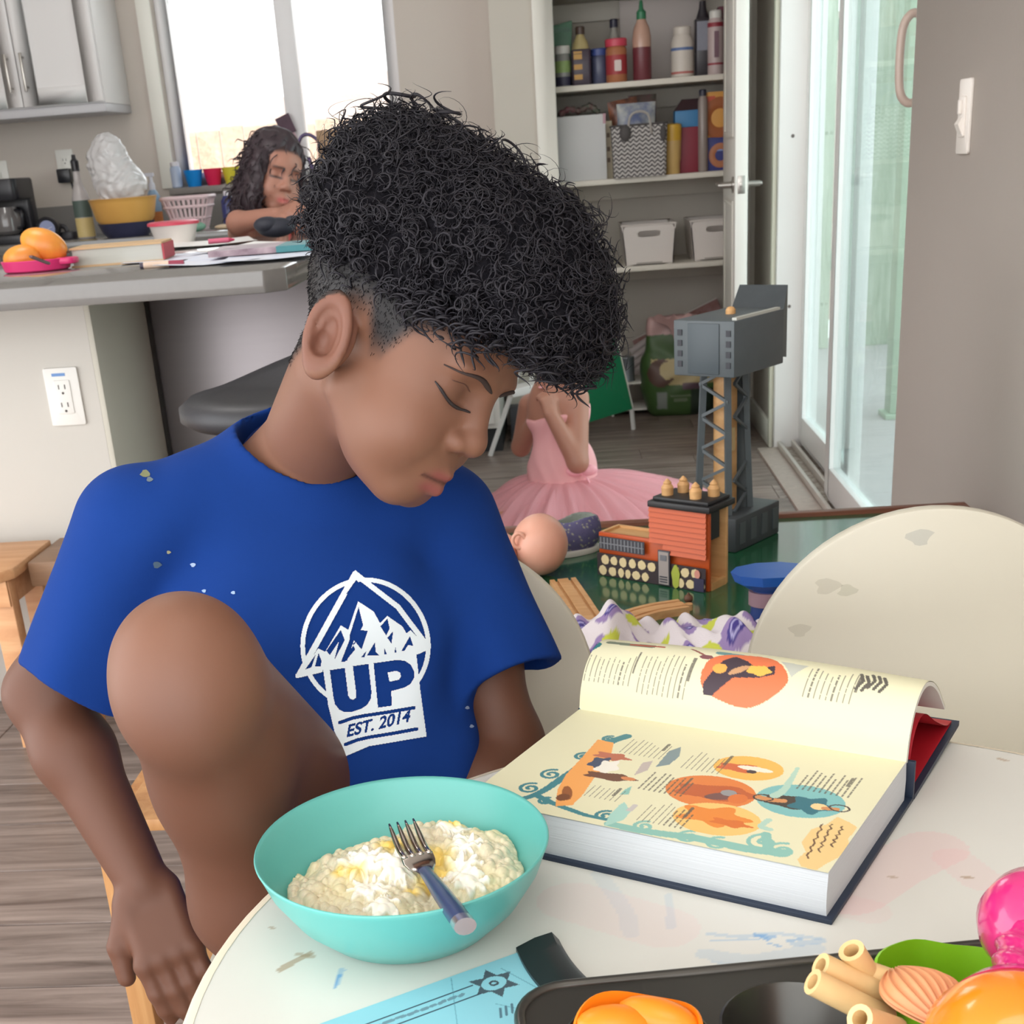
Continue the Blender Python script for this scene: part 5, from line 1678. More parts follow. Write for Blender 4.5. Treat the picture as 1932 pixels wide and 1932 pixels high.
# head box
ht_, hh = tb1, 0.085
hx0, hx1 = -0.055, CL_ * 1.02
obj('crane_head', MB().box(hx0, -0.028, ht_, hx1 - 0.05, 0.082, ht_ + hh), CG, cr, bevel=0.002)
obj('head_panel', MB().box(hx0 - 0.002, -0.002, ht_ + 0.004, hx0, 0.055, ht_ + hh - 0.004), mat('crane panel', (70, 80, 86), 0.45), cr, bevel=0.001)
obj('side_flare', MB().add([(hx1 - 0.055, -0.028, ht_ + 0.012), (hx1 - 0.055, -0.028, ht_ + hh - 0.01), (hx1 + 0.01, 0.0, ht_ + 0.0), (hx1 + 0.01, 0.0, ht_ + hh + 0.03), (hx1 - 0.055, 0.07, ht_ + 0.012), (hx1 - 0.055, 0.07, ht_ + hh - 0.01), (hx1 + 0.01, 0.09, ht_), (hx1 + 0.01, 0.09, ht_ + hh + 0.03)],
    [(0, 2, 3, 1), (2, 6, 7, 3), (6, 4, 5, 7), (4, 0, 1, 5), (1, 3, 7, 5), (0, 4, 6, 2)]), CG2, cr, smooth=0)
for x in (-0.018, 0.07):
    for k in range(4):
        obj('window_slot', MB().box(hx0 - 0.0015, x - 0.004, ht_ + 0.014 + k * 0.016, hx0, x + 0.004, ht_ + 0.023 + k * 0.016), mat('crane dark', (44, 46, 54), 0.5), cr)
obj('top_rail', MB().box(hx0 + 0.01, -0.026, ht_ + hh, hx1 - 0.06, -0.018, ht_ + hh + 0.004), mat('crane pale', (190, 192, 184), 0.4), cr)
obj('wooden_knob', MB().lathe([(0.008, 0), (0.008, 0.01), (0.005, 0.014), (0.002, 0.015)], 16, (0.03, 0.03, ht_ + hh - 0.004)), TOYW, cr)

# ---- wooden tracks
TRK = wood_mat('track wood', (186, 136, 88), (216, 172, 122), 0.5, (1.2, 12, 12), 0.1, 0.06)


def track(name, label, pts, w, z0=TZ, h=0.012):
    P = smooth_path([tuple(p) for p in pts], 22)
    T = np.gradient(P, axis=0)
    T /= np.linalg.norm(T, axis=1)[:, None]
    S = np.stack([-T[:, 1], T[:, 0], 0 * T[:, 0]], 1)
    prof = [(-0.5, 0), (-0.5, 1), (-0.32, 1), (-0.32, 0.65), (-0.2, 0.65), (-0.2, 1), (0.2, 1), (0.2, 0.65), (0.32, 0.65), (0.32, 1), (0.5, 1), (0.5, 0)]
    G = np.array([[P[i] + S[i] * a * w + A3(0, 0, b * h) for a, b in prof + prof[:1]] for i in range(len(P))])
    t = thing(name, label, 'toy track', (P[0][0], P[0][1], z0))
    m = MB().grid(G - A3(P[0][0], P[0][1], 0))
    m.add(G[0][:-1] - A3(P[0][0], P[0][1], 0), [tuple(range(len(prof)))]).add(G[-1][:-1] - A3(P[0][0], P[0][1], 0), [tuple(range(len(prof) - 1, -1, -1))])
    obj('rail_body', m, TRK, t, smooth=20)
    e = P[-1] + T[-1] * 0.008 - A3(P[0][0], P[0][1], 0)
    obj('peg', MB().lathe([(0.006, 0.0), (0.006, h * 0.8)], 14, tuple(e)).bar(tuple(P[-1] - A3(P[0][0], P[0][1], 0) + A3(0, 0, 0.004)), tuple(e + A3(0, 0, 0.004)), 0.004, 0.006), TRK, t)
    return t


c1 = [at(1140, 1200, Z=TZ), at(1180, 1178, Z=TZ), at(1230, 1162, Z=TZ), at(1290, 1152, Z=TZ)]
track('toy_track', 'curved wooden toy track piece with grooves on green table', [A3(p[0], p[1], 0) for p in c1], 0.042)
c2_ = [at(1062, 1105, Z=TZ), at(1085, 1140, Z=TZ), at(1115, 1185, Z=TZ), at(1150, 1215, Z=TZ)]
track('toy_track', 'wooden toy track piece running behind the white chair back', [A3(p[0], p[1], 0) for p in c2_], 0.042)
q = at(1299, 1138, Z=TZ)
one('toy_ball', MB().ball((0, 0, 0.007), 0.007).cyl((0, 0, 0.012), (0, 0, 0.016), 0.002, n=8), mat('ball brown', (96, 60, 40), 0.5), 'small brown bead beside the curved toy track', 'bead', loc=tuple(q), smooth=180)

# ---- blue toy stand, partly behind the right chair back
q = at(1440, 1190, Z=TZ)
bf = thing('blue_toy', 'blue plastic toy with flat top at the table edge', 'toy', (q[0] + 0.01, q[1], TZ))
BLU = mat('toy blue', (38, 92, 176), 0.35)
obj('flat_top', MB().lathe([(0.03, 0.062), (0.05, 0.074), (0.056, 0.088), (0.0, 0.0885)], 10, sx=1.0, sy=0.7, cap1=False), BLU, bf, smooth=20)
obj('stem', MB().lathe([(0.034, 0.0), (0.028, 0.03), (0.026, 0.064)], 20, sx=1.0, sy=0.8), mat('toy deep blue', (30, 58, 120), 0.4), bf)
obj('collar', MB().lathe([(0.031, 0.04), (0.031, 0.06)], 20, sx=1.0, sy=0.8), mat('collar mauve', (150, 120, 130), 0.5), bf)

# ---- doll head and child's shoe
q = at(1022, 1075, Z=TZ)
dl = thing('doll', 'bald pink baby doll lying on the green table', 'doll', (q[0], q[1] - 0.03, TZ))
dh = MB().ball((0, 0, 0.052), (0.046, 0.052, 0.050), 28, 18)
obj('head', dh, mat('doll skin', (226, 168, 146), 0.4, sss=0.1), dl, smooth=180)
obj('ear', MB().tube([(-0.032 + 0.010 * math.cos(a), -0.036, 0.07 + 0.012 * math.sin(a)) for a in np.linspace(0, 5.6, 14)], 0.0035, 6), mat('doll skin', (226, 168, 146), 0.4, sss=0.1), dl, smooth=180)
obj('body', MB().ball((-0.10, 0.01, 0.04), (0.07, 0.045, 0.04), 20, 12).tube([(-0.05, -0.02, 0.05), (-0.06, -0.07, 0.03)], [0.016, 0.012], 10), mat('doll skin', (226, 168, 146), 0.4, sss=0.1), dl, smooth=180)

q = at(1085, 1055, Z=TZ)
sh_ = thing('child_shoe', 'navy slip-on shoe with speckles and white sole', 'shoe', (q[0] - 0.02, q[1] + 0.035, TZ), rz=0.35)
def shoe_sdf(p):
    d = s_ell(p, (0.0, 0, 0.028), (0.06, 0.028, 0.03))
    d = smin(d, s_ell(p, (0.035, 0, 0.042), (0.034, 0.027, 0.036)), 0.02)
    hole = s_ell(p, (0.028, 0, 0.072), (0.034, 0.019, 0.04))
    return smax(d, -hole, 0.004)
V, Q = surf_net(shoe_sdf, (-0.08, -0.05, 0.0), (0.09, 0.05, 0.10), 0.003)
V[:, 2] = np.maximum(V[:, 2], 0.008)
cc = np.tile(np.array([92, 88, 128.0]), (len(V), 1))
cc[RNG.random(len(V)) < 0.06] = (176, 176, 150)
cc[s_ell(V, (0.028, 0, 0.072), (0.036, 0.021, 0.042)) < 0.0] = (132, 140, 132)
obj('upper', np_mesh('upper', V, Q, mat('shoe cloth', (255, 255, 255), 0.7, attr='Col', bump=(300, 0.5)), cc), None, sh_)
obj('sole', MB().prism([(0.064 * math.cos(a), 0.03 * math.sin(a)) for a in np.linspace(0, 6.283, 28, endpoint=False)], 0, 0.010, o=(0.004, 0, 0)), mat('sole pale', (206, 204, 196), 0.6), sh_, bevel=0.002)

# ---- flowered cloth thrown over the near edge of the train table
na, nb2 = 70, 150
u = np.linspace(0, 1, nb2)
v = np.linspace(0, 1, na)
U_, V_ = np.meshgrid(u, v)
pl_, pr_ = at(1108, 1290, Z=TZ), at(1440, 1290, Z=TZ)
x = pl_[0] - 0.02 + (pr_[0] - pl_[0] + 0.05) * U_
crest = 0.034 + 0.024 * np.exp(-((U_ - 0.2) / 0.09) ** 2) + 0.008 * np.sin(U_ * 9 + 1) + 0.008 * np.exp(-((U_ - 0.8) / 0.15) ** 2)
fold = 0.010 * np.sin(U_ * 22 + 3 * np.sin(V_ * 4)) + 0.007 * np.sin(U_ * 47 + V_ * 9) + 0.006 * np.sin(V_ * 19 + U_ * 12)
bell = np.clip(np.sin(np.clip(V_ * 1.05, 0, 1) ** 0.75 * math.pi), 0, 1) ** 0.55
z = TZ + 0.004 + crest * bell + 0.5 * (fold + 0.02) * bell
y = 1.60 + 0.19 * V_ + fold * 1.1 + 0.03 * np.sin(U_ * 5)
me = MB().grid(np.stack([x, y, z], -1)).mesh('cloth', mat('flower cloth', (255, 255, 255), 0.85, attr='Col', bump=(400, 0.2)), smooth=180)
col = np.tile(np.array([222, 214, 218.0]), (na, nb2, 1))
xu, yv = U_ * 0.36, V_ * 0.30
for cx0, cy0, r0 in ((0.075, 0.10, 0.030), (0.20, 0.135, 0.034), (0.135, 0.05, 0.028), (0.28, 0.07, 0.034), (0.02, 0.17, 0.03), (0.33, 0.15, 0.03), (0.11, 0.2, 0.03), (0.25, 0.22, 0.034), (0.04, 0.03, 0.03), (0.21, 0.02, 0.028)):
    dx, dy = xu - cx0, yv - cy0
    rr, aa = np.hypot(dx, dy), np.arctan2(dy, dx)
    col[rr < r0 * (0.75 + 0.3 * np.abs(np.cos(2 * aa + cx0 * 30)))] = (150, 128, 176)
    col[rr < r0 * 0.5] = (66, 56, 132)
    col[(rr < r0 * 0.34) & (rr > r0 * 0.22)] = (176, 170, 214)
    col[(rr < r0 * 0.22)] = (66, 56, 132)
for cx0, cy0, r0 in ((0.115, 0.155, 0.016), (0.16, 0.09, 0.014), (0.245, 0.18, 0.015), (0.235, 0.05, 0.02), (0.045, 0.13, 0.018), (0.31, 0.11, 0.015), (0.07, 0.045, 0.015), (0.18, 0.2, 0.016)):
    m_ = np.hypot(xu - cx0, (yv - cy0) * 1.3) < r0
    col[m_] = (196, 202, 74)
paint(me, col.reshape(-1, 3))
fc = thing('flowered_cloth', 'white cloth with purple flowers and lime dots on train table', 'cloth', (0, 0, 0))
obj('cloth', me, None, fc)
hp = [at(px_, py_, Y=1.76) for px_, py_ in ((1118, 1215), (1128, 1186), (1160, 1186), (1178, 1212))]
obj('trim_loop', MB().tube(smooth_path([tuple(p) for p in hp], 16), 0.003, 6), mat('trim lime', (176, 184, 66), 0.7), fc, smooth=180)
hp = [at(px_, py_, Y=1.76) for px_, py_ in ((1235, 1205), (1250, 1194), (1268, 1196), (1275, 1212))]
obj('trim_loop', MB().tube(smooth_path([tuple(p) for p in hp], 16), 0.003, 6), mat('trim lime', (176, 184, 66), 0.7), fc, smooth=180)

# ================================================================== white round kids' table and chairs
T = 0.58
TC = (0.1345, 0.706)
TR = 0.391
tb = thing('round_table', 'round white childrens table with pen scribbles and stains', 'table', (TC[0], TC[1], 0))
TOPW = mat('table white', (224, 222, 214), 0.35, var=(3, 0.03))
tp_ = MB().lathe([(0.0, T - 0.022), (TR - 0.006, T - 0.022), (TR - 0.001, T - 0.018), (TR, T - 0.011), (TR - 0.001, T - 0.004), (TR - 0.006, T), (0.0, T)], 96, cap0=False, cap1=False)
obj('tabletop', tp_, TOPW, tb, smooth=50)
obj('edge_band', MB().lathe([(TR + 0.0005, T - 0.019), (TR + 0.0016, T - 0.014), (TR + 0.0016, T - 0.006), (TR + 0.0002, T - 0.0022), (TR - 0.003, T - 0.0002), (TR - 0.0075, T + 0.0006)], 96, cap0=False, cap1=False), mat('edge cream', (226, 214, 192), 0.4), tb, smooth=180)
BIRCH = wood_mat('birch', (196, 146, 92), (222, 178, 124), 0.45, (12, 12, 1.2), 0.08, 0.04)
for a in (95, 185, 275, 5):
    c_, s_ = math.cos(math.radians(a)), math.sin(math.radians(a))
    obj('leg', MB().cyl((0.25 * c_, 0.25 * s_, T - 0.022), (0.28 * c_, 0.28 * s_, 0), 0.022, 0.018, 20), BIRCH, tb)
# the laminate with faint marks of pen, paint and food
cvt = Canvas(-TR, -TR, TR, TR, 0.0018, (216, 215, 208))


def stain(pts, w, c, a):
    P = np.array([at(x, y, Z=T)[:2] for x, y in pts]) - np.array(TC)
    P = smooth_path([tuple(p) + (0.0,) for p in P], max(6, 5 * len(pts)))[:, :2]
    cvt.line(P, w, c, a)


BLUEP = (96, 150, 206)
for pts, w_, a_ in ((((1335, 1762), (1400, 1768), (1460, 1762), (1550, 1772)), 0.004, 0.22), (((1340, 1775), (1430, 1772)), 0.002, 0.3), (((1330, 1800), (1420, 1810), (1540, 1790)), 0.012, 0.14),
                    (((1345, 1815), (1430, 1828), (1500, 1826)), 0.003, 0.2), (((1425, 1764), (1448, 1772)), 0.004, 0.6), (((1440, 1766), (1460, 1768)), 0.004, 0.5), (((1488, 1776), (1512, 1772)), 0.003, 0.45), (((1450, 1780), (1470, 1786)), 0.002, 0.5),
                    (((1500, 1782), (1550, 1776)), 0.006, 0.25), (((632, 1862), (640, 1840)), 0.003, 0.65), (((638, 1856), (646, 1830)), 0.004, 0.35), (((1130, 1650), (1180, 1720), (1190, 1760)), 0.012, 0.08), (((1262, 1690), (1266, 1750)), 0.006, 0.12)):
    stain(pts, w_, BLUEP, a_)
for pts, w_, a_ in ((((1600, 1690), (1680, 1640), (1760, 1600)), 0.05, 0.16), (((1800, 1620), (1850, 1660)), 0.03, 0.12), (((1080, 1700), (1250, 1750)), 0.05, 0.09), (((1520, 1690), (1640, 1720)), 0.03, 0.08)):
    stain(pts, w_, (240, 150, 160), a_)
for pts, w_, a_ in ((((530, 1830), (560, 1812), (585, 1800)), 0.006, 0.5), (((560, 1800), (590, 1806)), 0.004, 0.4), (((1815, 1655), (1835, 1657)), 0.003, 0.5), (((1885, 1432), (1900, 1436)), 0.003, 0.45), (((1680, 1654), (1688, 1656)), 0.003, 0.4), (((870, 1850), (890, 1848)), 0.002, 0.4), (((510, 1750), (516, 1752)), 0.003, 0.5)):
    stain(pts, w_, (150, 120, 90), a_)
rr_ = np.hypot(cvt.X, cvt.Y)
sc_ = np.where(rr_ > TR - 0.007, (TR - 0.0065) / np.maximum(rr_, 1e-6), 1.0)
Gt = np.stack([cvt.X * sc_, cvt.Y * sc_, np.full(cvt.X.shape, T + 0.0002)], -1)
idm = np.arange(cvt.X.size).reshape(cvt.X.shape)
rin = rr_ < TR - 0.004
ck = rin[:-1, :-1] | rin[1:, :-1] | rin[:-1, 1:] | rin[1:, 1:]
Qt = np.stack([idm[:-1, :-1], idm[:-1, 1:], idm[1:, 1:], idm[1:, :-1]], -1)[ck]
us = np.unique(Qt)
rm_ = np.full(idm.size, -1)
rm_[us] = np.arange(len(us))
obj('laminate', np_mesh('laminate', Gt.reshape(-1, 3)[us], rm_[Qt], mat('table laminate', (255, 255, 255), 0.32, attr='Col', var=(3, 0.02)), cvt.c.reshape(-1, 3)[us], relax=0), None, tb)

CHW = mat('chair white', (208, 203, 186), 0.4, var=(5, 0.03))


def kid_chair(label, cx, cy, rz):
    """seat centre at the origin, backrest on +y"""
    t = thing('kids_chair', label, 'chair', (cx, cy, 0), rz, group='white round-backed childrens chairs')
    sz, sw, sdp, br = 0.38, 0.40, 0.33, 0.178
    obj('seat', MB().prism(rrect(sw, sdp + 0.07, 0.09, 8), sz - 0.018, sz, o=(0, -0.035, 0)), CHW, t, bevel=0.004)
    by, bz = 0.165, 0.54
    P = [(br * math.cos(a), br * math.sin(a)) for a in np.linspace(0, 2 * math.pi, 72, endpoint=False)]
    obj('backrest', MB().prism(P, -0.008, 0.008, M=[[1, 0, 0], [0, 0, -1], [0, 1, 0]], o=(0, by, bz)), CHW, t, bevel=0.003)
    for sx in (-1, 1):
        obj('back_post', MB().bar((sx * 0.09, by + 0.024, 0.0), (sx * 0.09, by + 0.02, 0.66), 0.028, 0.022), BIRCH, t, bevel=0.003)
        obj('leg', MB().bar((sx * 0.14, -0.12, 0.0), (sx * 0.14, -0.12, sz - 0.018), 0.028, 0.028), BIRCH, t, bevel=0.003)
        obj('side_rail', MB().bar((sx * 0.115, -0.105, sz - 0.036), (sx * 0.1, by + 0.012, sz - 0.036), 0.02, 0.034), BIRCH, t, bevel=0.002)
    return t


chB = kid_chair('white round-backed childrens chair on the far right of the table', 0.345, 1.135, 0.0)
chA = kid_chair('white round-backed childrens chair the boy sits on', -0.163, 1.135, 0.0)
# smudges on the right chair back
for x, z, r_, c in ((0.0, 0.168, 0.02, (150, 168, 180)), (-0.012, 0.15, 0.012, (140, 160, 176)), (-0.10, 0.105, 0.012, (186, 182, 168)), (-0.125, 0.06, 0.01, (186, 182, 168)), (-0.145, 0.02, 0.008, (180, 176, 160)), (-0.08, 0.1, 0.009, (170, 176, 150)), (-0.135, -0.02, 0.009, (180, 172, 158))):
    P = [(x + r_ * math.cos(a) * (1 + 0.4 * math.sin(3 * a + x * 50)), z + 0.7 * r_ * math.sin(a)) for a in np.linspace(0, 6.283, 12, endpoint=False)]
    if all(px_ ** 2 + pz_ ** 2 < 0.174 ** 2 for px_, pz_ in P):
        obj('smudge', MB().add([(px_, 0.165 - 0.0083, 0.54 + pz_) for px_, pz_ in P], [tuple(range(12))]), mat('smudge %d%d%d' % c, c, 0.6, alpha=0.16), chB, smooth=0)

# ---- natural wood chair, stool and brown chair behind the boy
OAK = wood_mat('oak', (176, 122, 72), (206, 156, 102), 0.5, (12, 12, 1.2), 0.1, 0.05)
t = thing('wooden_chair', 'natural wood chair standing close behind the boy', 'chair', (-0.415, 1.50, 0), rz=0.0)
for sx in (-1, 1):
    obj('front_post', MB().box(sx * 0.14 - 0.015, -0.155, 0, sx * 0.14 + 0.015, -0.125, 0.60), OAK, t, bevel=0.003)
    obj('rear_post', MB().box(sx * 0.14 - 0.015, 0.125, 0, sx * 0.14 + 0.015, 0.155, 0.62), OAK, t, bevel=0.003)
    obj('side_rail', MB().box(sx * 0.14 - 0.01, -0.125, 0.33, sx * 0.14 + 0.01, 0.125, 0.37), OAK, t)
    obj('arm_rest', MB().box(sx * 0.14 - 0.018, -0.16, 0.6005, sx * 0.14 + 0.018, 0.125, 0.618), OAK, t, bevel=0.003)
obj('seat', MB().box(-0.125, -0.155, 0.372, 0.125, 0.155, 0.388), OAK, t, bevel=0.003)
for z in (0.45, 0.54):
    obj('back_slat', MB().box(-0.125, 0.132, z, 0.125, 0.148, z + 0.05), OAK, t, bevel=0.002)
LOAK = wood_mat('light oak', (204, 146, 100), (224, 172, 126), 0.5, (1.2, 12, 12), 0.1, 0.05)
q = at(34, 1066, Y=2.5)
t = thing('wooden_stool', 'light wooden stool at the left edge by the island', 'stool', (q[0] - 0.172, 2.57, 0))
zst = q[2]
obj('seat', MB().prism([(-0.17, -0.12), (0.15, -0.12), (0.17, -0.09), (0.17, 0.12), (-0.17, 0.12)], zst - 0.022, zst), LOAK, t, bevel=0.003)
obj('apron', MB().box(-0.15, -0.105, zst - 0.075, 0.155, -0.085, zst - 0.0225).box(0.14, -0.085, zst - 0.075, 0.155, 0.1, zst - 0.0225), LOAK, t)
for sx in (-1, 1):
    for sy in (-1, 1):
        obj('leg', MB().box(sx * 0.135 - 0.022, sy * 0.08 - 0.018, 0, sx * 0.135 + 0.022, sy * 0.08 + 0.018, zst - 0.0225), LOAK, t, bevel=0.003)
BRW = wood_mat('brown wood', (122, 92, 70), (150, 116, 88), 0.5, (1.2, 12, 12), 0.1, 0.05)
q = at(30, 1052, Y=2.58)
t = thing('brown_chair', 'small brown wooden chair between stool and the boys sleeve', 'chair', (q[0] + 0.18, 2.585, 0))
zb = q[2]
obj('seat', MB().box(-0.14, -0.05, zb - 0.05, 0.14, 0.14, zb), BRW, t, bevel=0.003)
for sx in (-1, 1):
    for sy in (-0.03, 0.12):
        obj('leg', MB().bar((sx * 0.1, sy, zb - 0.051), (sx * 0.12, sy, 0.0), 0.035, 0.03), BRW, t, bevel=0.002)
obj('back_post', MB().box(0.02, 0.1, zb, 0.05, 0.13, zb + 0.045), BRW, t, bevel=0.002)
obj('back_post', MB().box(0.1, 0.1, zb, 0.13, 0.13, zb + 0.045), BRW, t, bevel=0.002)
obj('back_rail', MB().box(0.05, 0.105, zb + 0.015, 0.1, 0.125, zb + 0.04), BRW, t, bevel=0.002)

# ================================================================== bowl of rice and egg, fork
bc_ = A3(-0.125, 0.792, 0)
BA, BB = 0.099, 0.099
brot = 0.0
bw = thing('bowl', 'oval teal bowl of rice and egg on the white table', 'bowl', (bc_[0], bc_[1], T), rz=brot)
TEAL = mat('teal melamine', (98, 178, 170), 0.35, sss=0.0)
prof = [(0.0, 0.0012), (0.52, 0.0), (0.62, 0.004), (0.80, 0.022), (0.93, 0.043), (0.985, 0.058), (1.0, 0.0615), (0.992, 0.0628), (0.972, 0.060), (0.91, 0.043), (0.78, 0.025), (0.60, 0.009), (0.0, 0.006)]
obj('bowl_body', MB().lathe(prof, 96, sx=BA, sy=BB, cap0=False, cap1=False), TEAL, bw, smooth=180)


def inner(x, y):
    """height of the inner wall of the bowl"""
    r = np.hypot(x / BA, y / BB)
    return np.interp(r, [0.0, 0.6, 0.78, 0.91, 0.972], [0.006, 0.009, 0.025, 0.043, 0.06])


# heaps of rice and egg: lumps set on a shared mound, then meshed as one mass
rl = np.random.default_rng(11)
lump = []
lobes = [(-0.055, -0.012, 0.034, 0.022), (-0.038, 0.012, 0.034, 0.026), (-0.015, -0.022, 0.034, 0.022), (-0.012, 0.016, 0.036, 0.030), (0.015, 0.034, 0.034, 0.030), (0.045, 0.024, 0.032, 0.030), (0.058, 0.002, 0.026, 0.027), (0.040, -0.012, 0.022, 0.024), (0.034, -0.034, 0.014, 0.016), (-0.066, -0.002, 0.026, 0.018), (0.005, 0.012, 0.03, 0.024)]


lobes = [(lx, ly * 1.3, lr * 1.14, lh) for lx, ly, lr, lh in lobes]


def food_mask(x, y):
    d = np.full(x.shape, 9.0)
    for lx, ly, lr, lh in lobes:
        d = np.minimum(d, np.hypot(x - lx, y - ly) - lr)
    return d


def food_h(x, y):
    h = np.zeros(x.shape)
    for lx, ly, lr, lh in lobes:
        q_ = np.clip(1 - ((x - lx) ** 2 + (y - ly) ** 2) / (lr * 1.05) ** 2, 0, 1)
        h = np.maximum(h, lh * q_ ** 0.45)
    return h


gx, gy = np.meshgrid(np.linspace(-0.098, 0.098, 300), np.linspace(-0.098, 0.098, 300))
H = food_h(gx, gy)
nz = np.zeros_like(gx)
for k in range(5200):
    cx0, cy0 = rl.uniform(-0.095, 0.095), rl.uniform(-0.095, 0.095)
    r0 = rl.choice([0.0020, 0.0028, 0.004, 0.006], p=[0.4, 0.3, 0.2, 0.1])
    i0, i1 = np.searchsorted(gx[0], [cx0 - r0, cx0 + r0])
    j0, j1 = np.searchsorted(gy[:, 0], [cy0 - r0, cy0 + r0])
    q_ = np.clip(1 - ((gx[j0:j1, i0:i1] - cx0) ** 2 + (gy[j0:j1, i0:i1] - cy0) ** 2) / r0 ** 2, 0, 1)
    nz[j0:j1, i0:i1] = np.maximum(nz[j0:j1, i0:i1], np.sqrt(q_) * min(r0, 0.0045) * rl.uniform(0.6, 1.7))
fm = food_mask(gx, gy)
inside = (np.hypot(gx / BA, gy / BB) < 0.93) & (fm < 0) & (H + 0.012 > inner(gx, gy) + 0.001)
zf = np.maximum(inner(gx, gy) - 0.001, np.minimum(H + 0.010, 0.056)) + nz * np.clip(-fm / 0.003, 0, 1)
zf = np.where(inside, zf, inner(gx, gy) - 0.004)
# colour: cooked rice, egg white, yolk
egg = np.zeros_like(gx)
for cx0, cy0, r0 in ((-0.03, 0.006, 0.014), (-0.022, -0.016, 0.012), (-0.01, -0.034, 0.010), (0.036, 0.0, 0.014), (0.046, -0.014, 0.010), (-0.005, 0.0, 0.012), (0.03, 0.04, 0.010), (0.04, 0.02, 0.01)):
    egg = np.maximum(egg, (np.hypot(gx - cx0, gy - cy0 * 1.3) < r0 * (1 + 0.3 * np.sin(9 * np.arctan2(gy - cy0, gx - cx0) + cx0 * 200))).astype(float))
yolk = np.zeros_like(gx)
for cx0, cy0, r0 in ((-0.012, 0.022, 0.011), (-0.034, 0.0, 0.008), (0.02, 0.012, 0.012), (0.024, 0.002, 0.009), (0.006, -0.014, 0.006), (0.028, 0.046, 0.008), (-0.045, 0.0, 0.006), (0.015, -0.006, 0.008)):
    yolk = np.maximum(yolk, np.clip(1.3 - np.hypot(gx - cx0, gy - cy0 * 1.3) / r0, 0, 1))
rice = np.array([216, 206, 178.0])
colf = np.tile(rice, gx.shape + (1,)) * (0.96 + 0.07 * rl.random(gx.shape))[..., None]
tint = np.clip(np.sin(gx * 70 + 1) * np.sin(gy * 90) * 0.6 + 0.2, 0, 1)[..., None]
colf = colf * (1 - 0.5 * tint) + np.array([236, 222, 160.0]) * 0.5 * tint
colf = np.where(egg[..., None] > 0, np.array([246, 242, 228.0]), colf)
colf = colf * (1 - 0.75 * yolk[..., None]) + np.array([244, 206, 84.0]) * 0.75 * yolk[..., None]
sm = nz * 0
zf2 = zf + 0.0
zf2[1:-1, 1:-1] = np.where(egg[1:-1, 1:-1] > 0, (zf[1:-1, 1:-1] + zf[:-2, 1:-1] + zf[2:, 1:-1] + zf[1:-1, :-2] + zf[1:-1, 2:]) / 5 + 0.0022, zf[1:-1, 1:-1])
keep = inside
G = np.stack([gx, gy, zf2], -1)
ny_, nx_ = gx.shape
idm = np.arange(ny_ * nx_).reshape(ny_, nx_)
ck = keep[:-1, :-1] | keep[1:, :-1] | keep[:-1, 1:] | keep[1:, 1:]
Qf = np.stack([idm[:-1, :-1], idm[:-1, 1:], idm[1:, 1:], idm[1:, :-1]], -1)[ck]
used = np.unique(Qf)
remap = np.full(ny_ * nx_, -1)
remap[used] = np.arange(len(used))
me = np_mesh('rice_and_egg', G.reshape(-1, 3)[used], remap[Qf], mat('rice and egg', (255, 255, 255), 0.4, attr='Col', sss=0.25, coat=0.15), colf.reshape(-1, 3)[used], relax=0)
ro = obj('rice_and_egg', me, None, loc=(bc_[0], bc_[1], T + 0.0006), rz=brot)
tag(ro, 'heap of white rice mixed with scrambled egg in bowl', 'rice', kind='stuff')

# fork with blue-grey handle
fk_tip, fk_neck, fk_end = at(757, 1552, Z=T + 0.058), at(800, 1640, Z=T + 0.046), at(878, 1748, Z=T + 0.066)
fkx = fk_end - fk_neck
fo = A3(*fk_neck)
fork = thing('fork', 'steel fork with dark blue handle resting in the bowl', 'fork', tuple(fo))
FST = mat('fork steel', (176, 168, 160), 0.18, 1.0)
dirT = fk_tip - fk_neck
Lt = np.linalg.norm(dirT)
ft = dirT / Lt
fs = np.cross(ft, A3(0, 0, 1))
fs /= np.linalg.norm(fs)
fu = np.cross(fs, ft)
for k in range(4):
    off = (k - 1.5) * 0.0058
    pts = [fs * off * 1.0 + ft * 0.014 + fu * 0.0, fs * off * 1.02 + ft * (Lt * 0.55) - fu * 0.003, fs * off * 1.0 + ft * Lt * 1.0 + fu * 0.001]
    obj('tine', MB().tube(smooth_path([tuple(p) for p in pts], 10), [0.0021] * 7 + [0.0018, 0.0014, 0.0007], 8), FST, fork, smooth=180)
hd_ = fkx / np.linalg.norm(fkx)
G = []
for s_, w_ in ((0.016, 0.0112), (0.010, 0.0112), (0.004, 0.0095), (-0.002, 0.0065), (-0.008, 0.005)):
    c0 = ft * s_ if s_ > 0 else hd_ * (-s_)
    G.append([c0 + fs * w_ * math.cos(a) + fu * (0.0013 * math.sin(a) - 0.002 * math.sin(max(0, s_) * 190)) for a in np.linspace(0, 6.283, 13)])
obj('fork_head', MB().grid(np.array(G)), FST, fork, smooth=180)
Lh = np.linalg.norm(fkx)
obj('handle', MB().tube([tuple(hd_ * s_) for s_ in np.linspace(0.004, Lh - 0.009, 8)], [0.0045, 0.005, 0.0055, 0.006, 0.0063, 0.0066, 0.0068, 0.0068], 14, flat=0.75), mat('fork handle blue', (50, 62, 98), 0.35, coat=0.3), fork, smooth=60)
obj('end_cap', MB().tube([tuple(hd_ * (Lh - 0.009)), tuple(hd_ * Lh)], [0.0071, 0.0069], 14, flat=0.78), mat('fork cap steel', (210, 208, 214), 0.25, 0.9), fork, smooth=60)

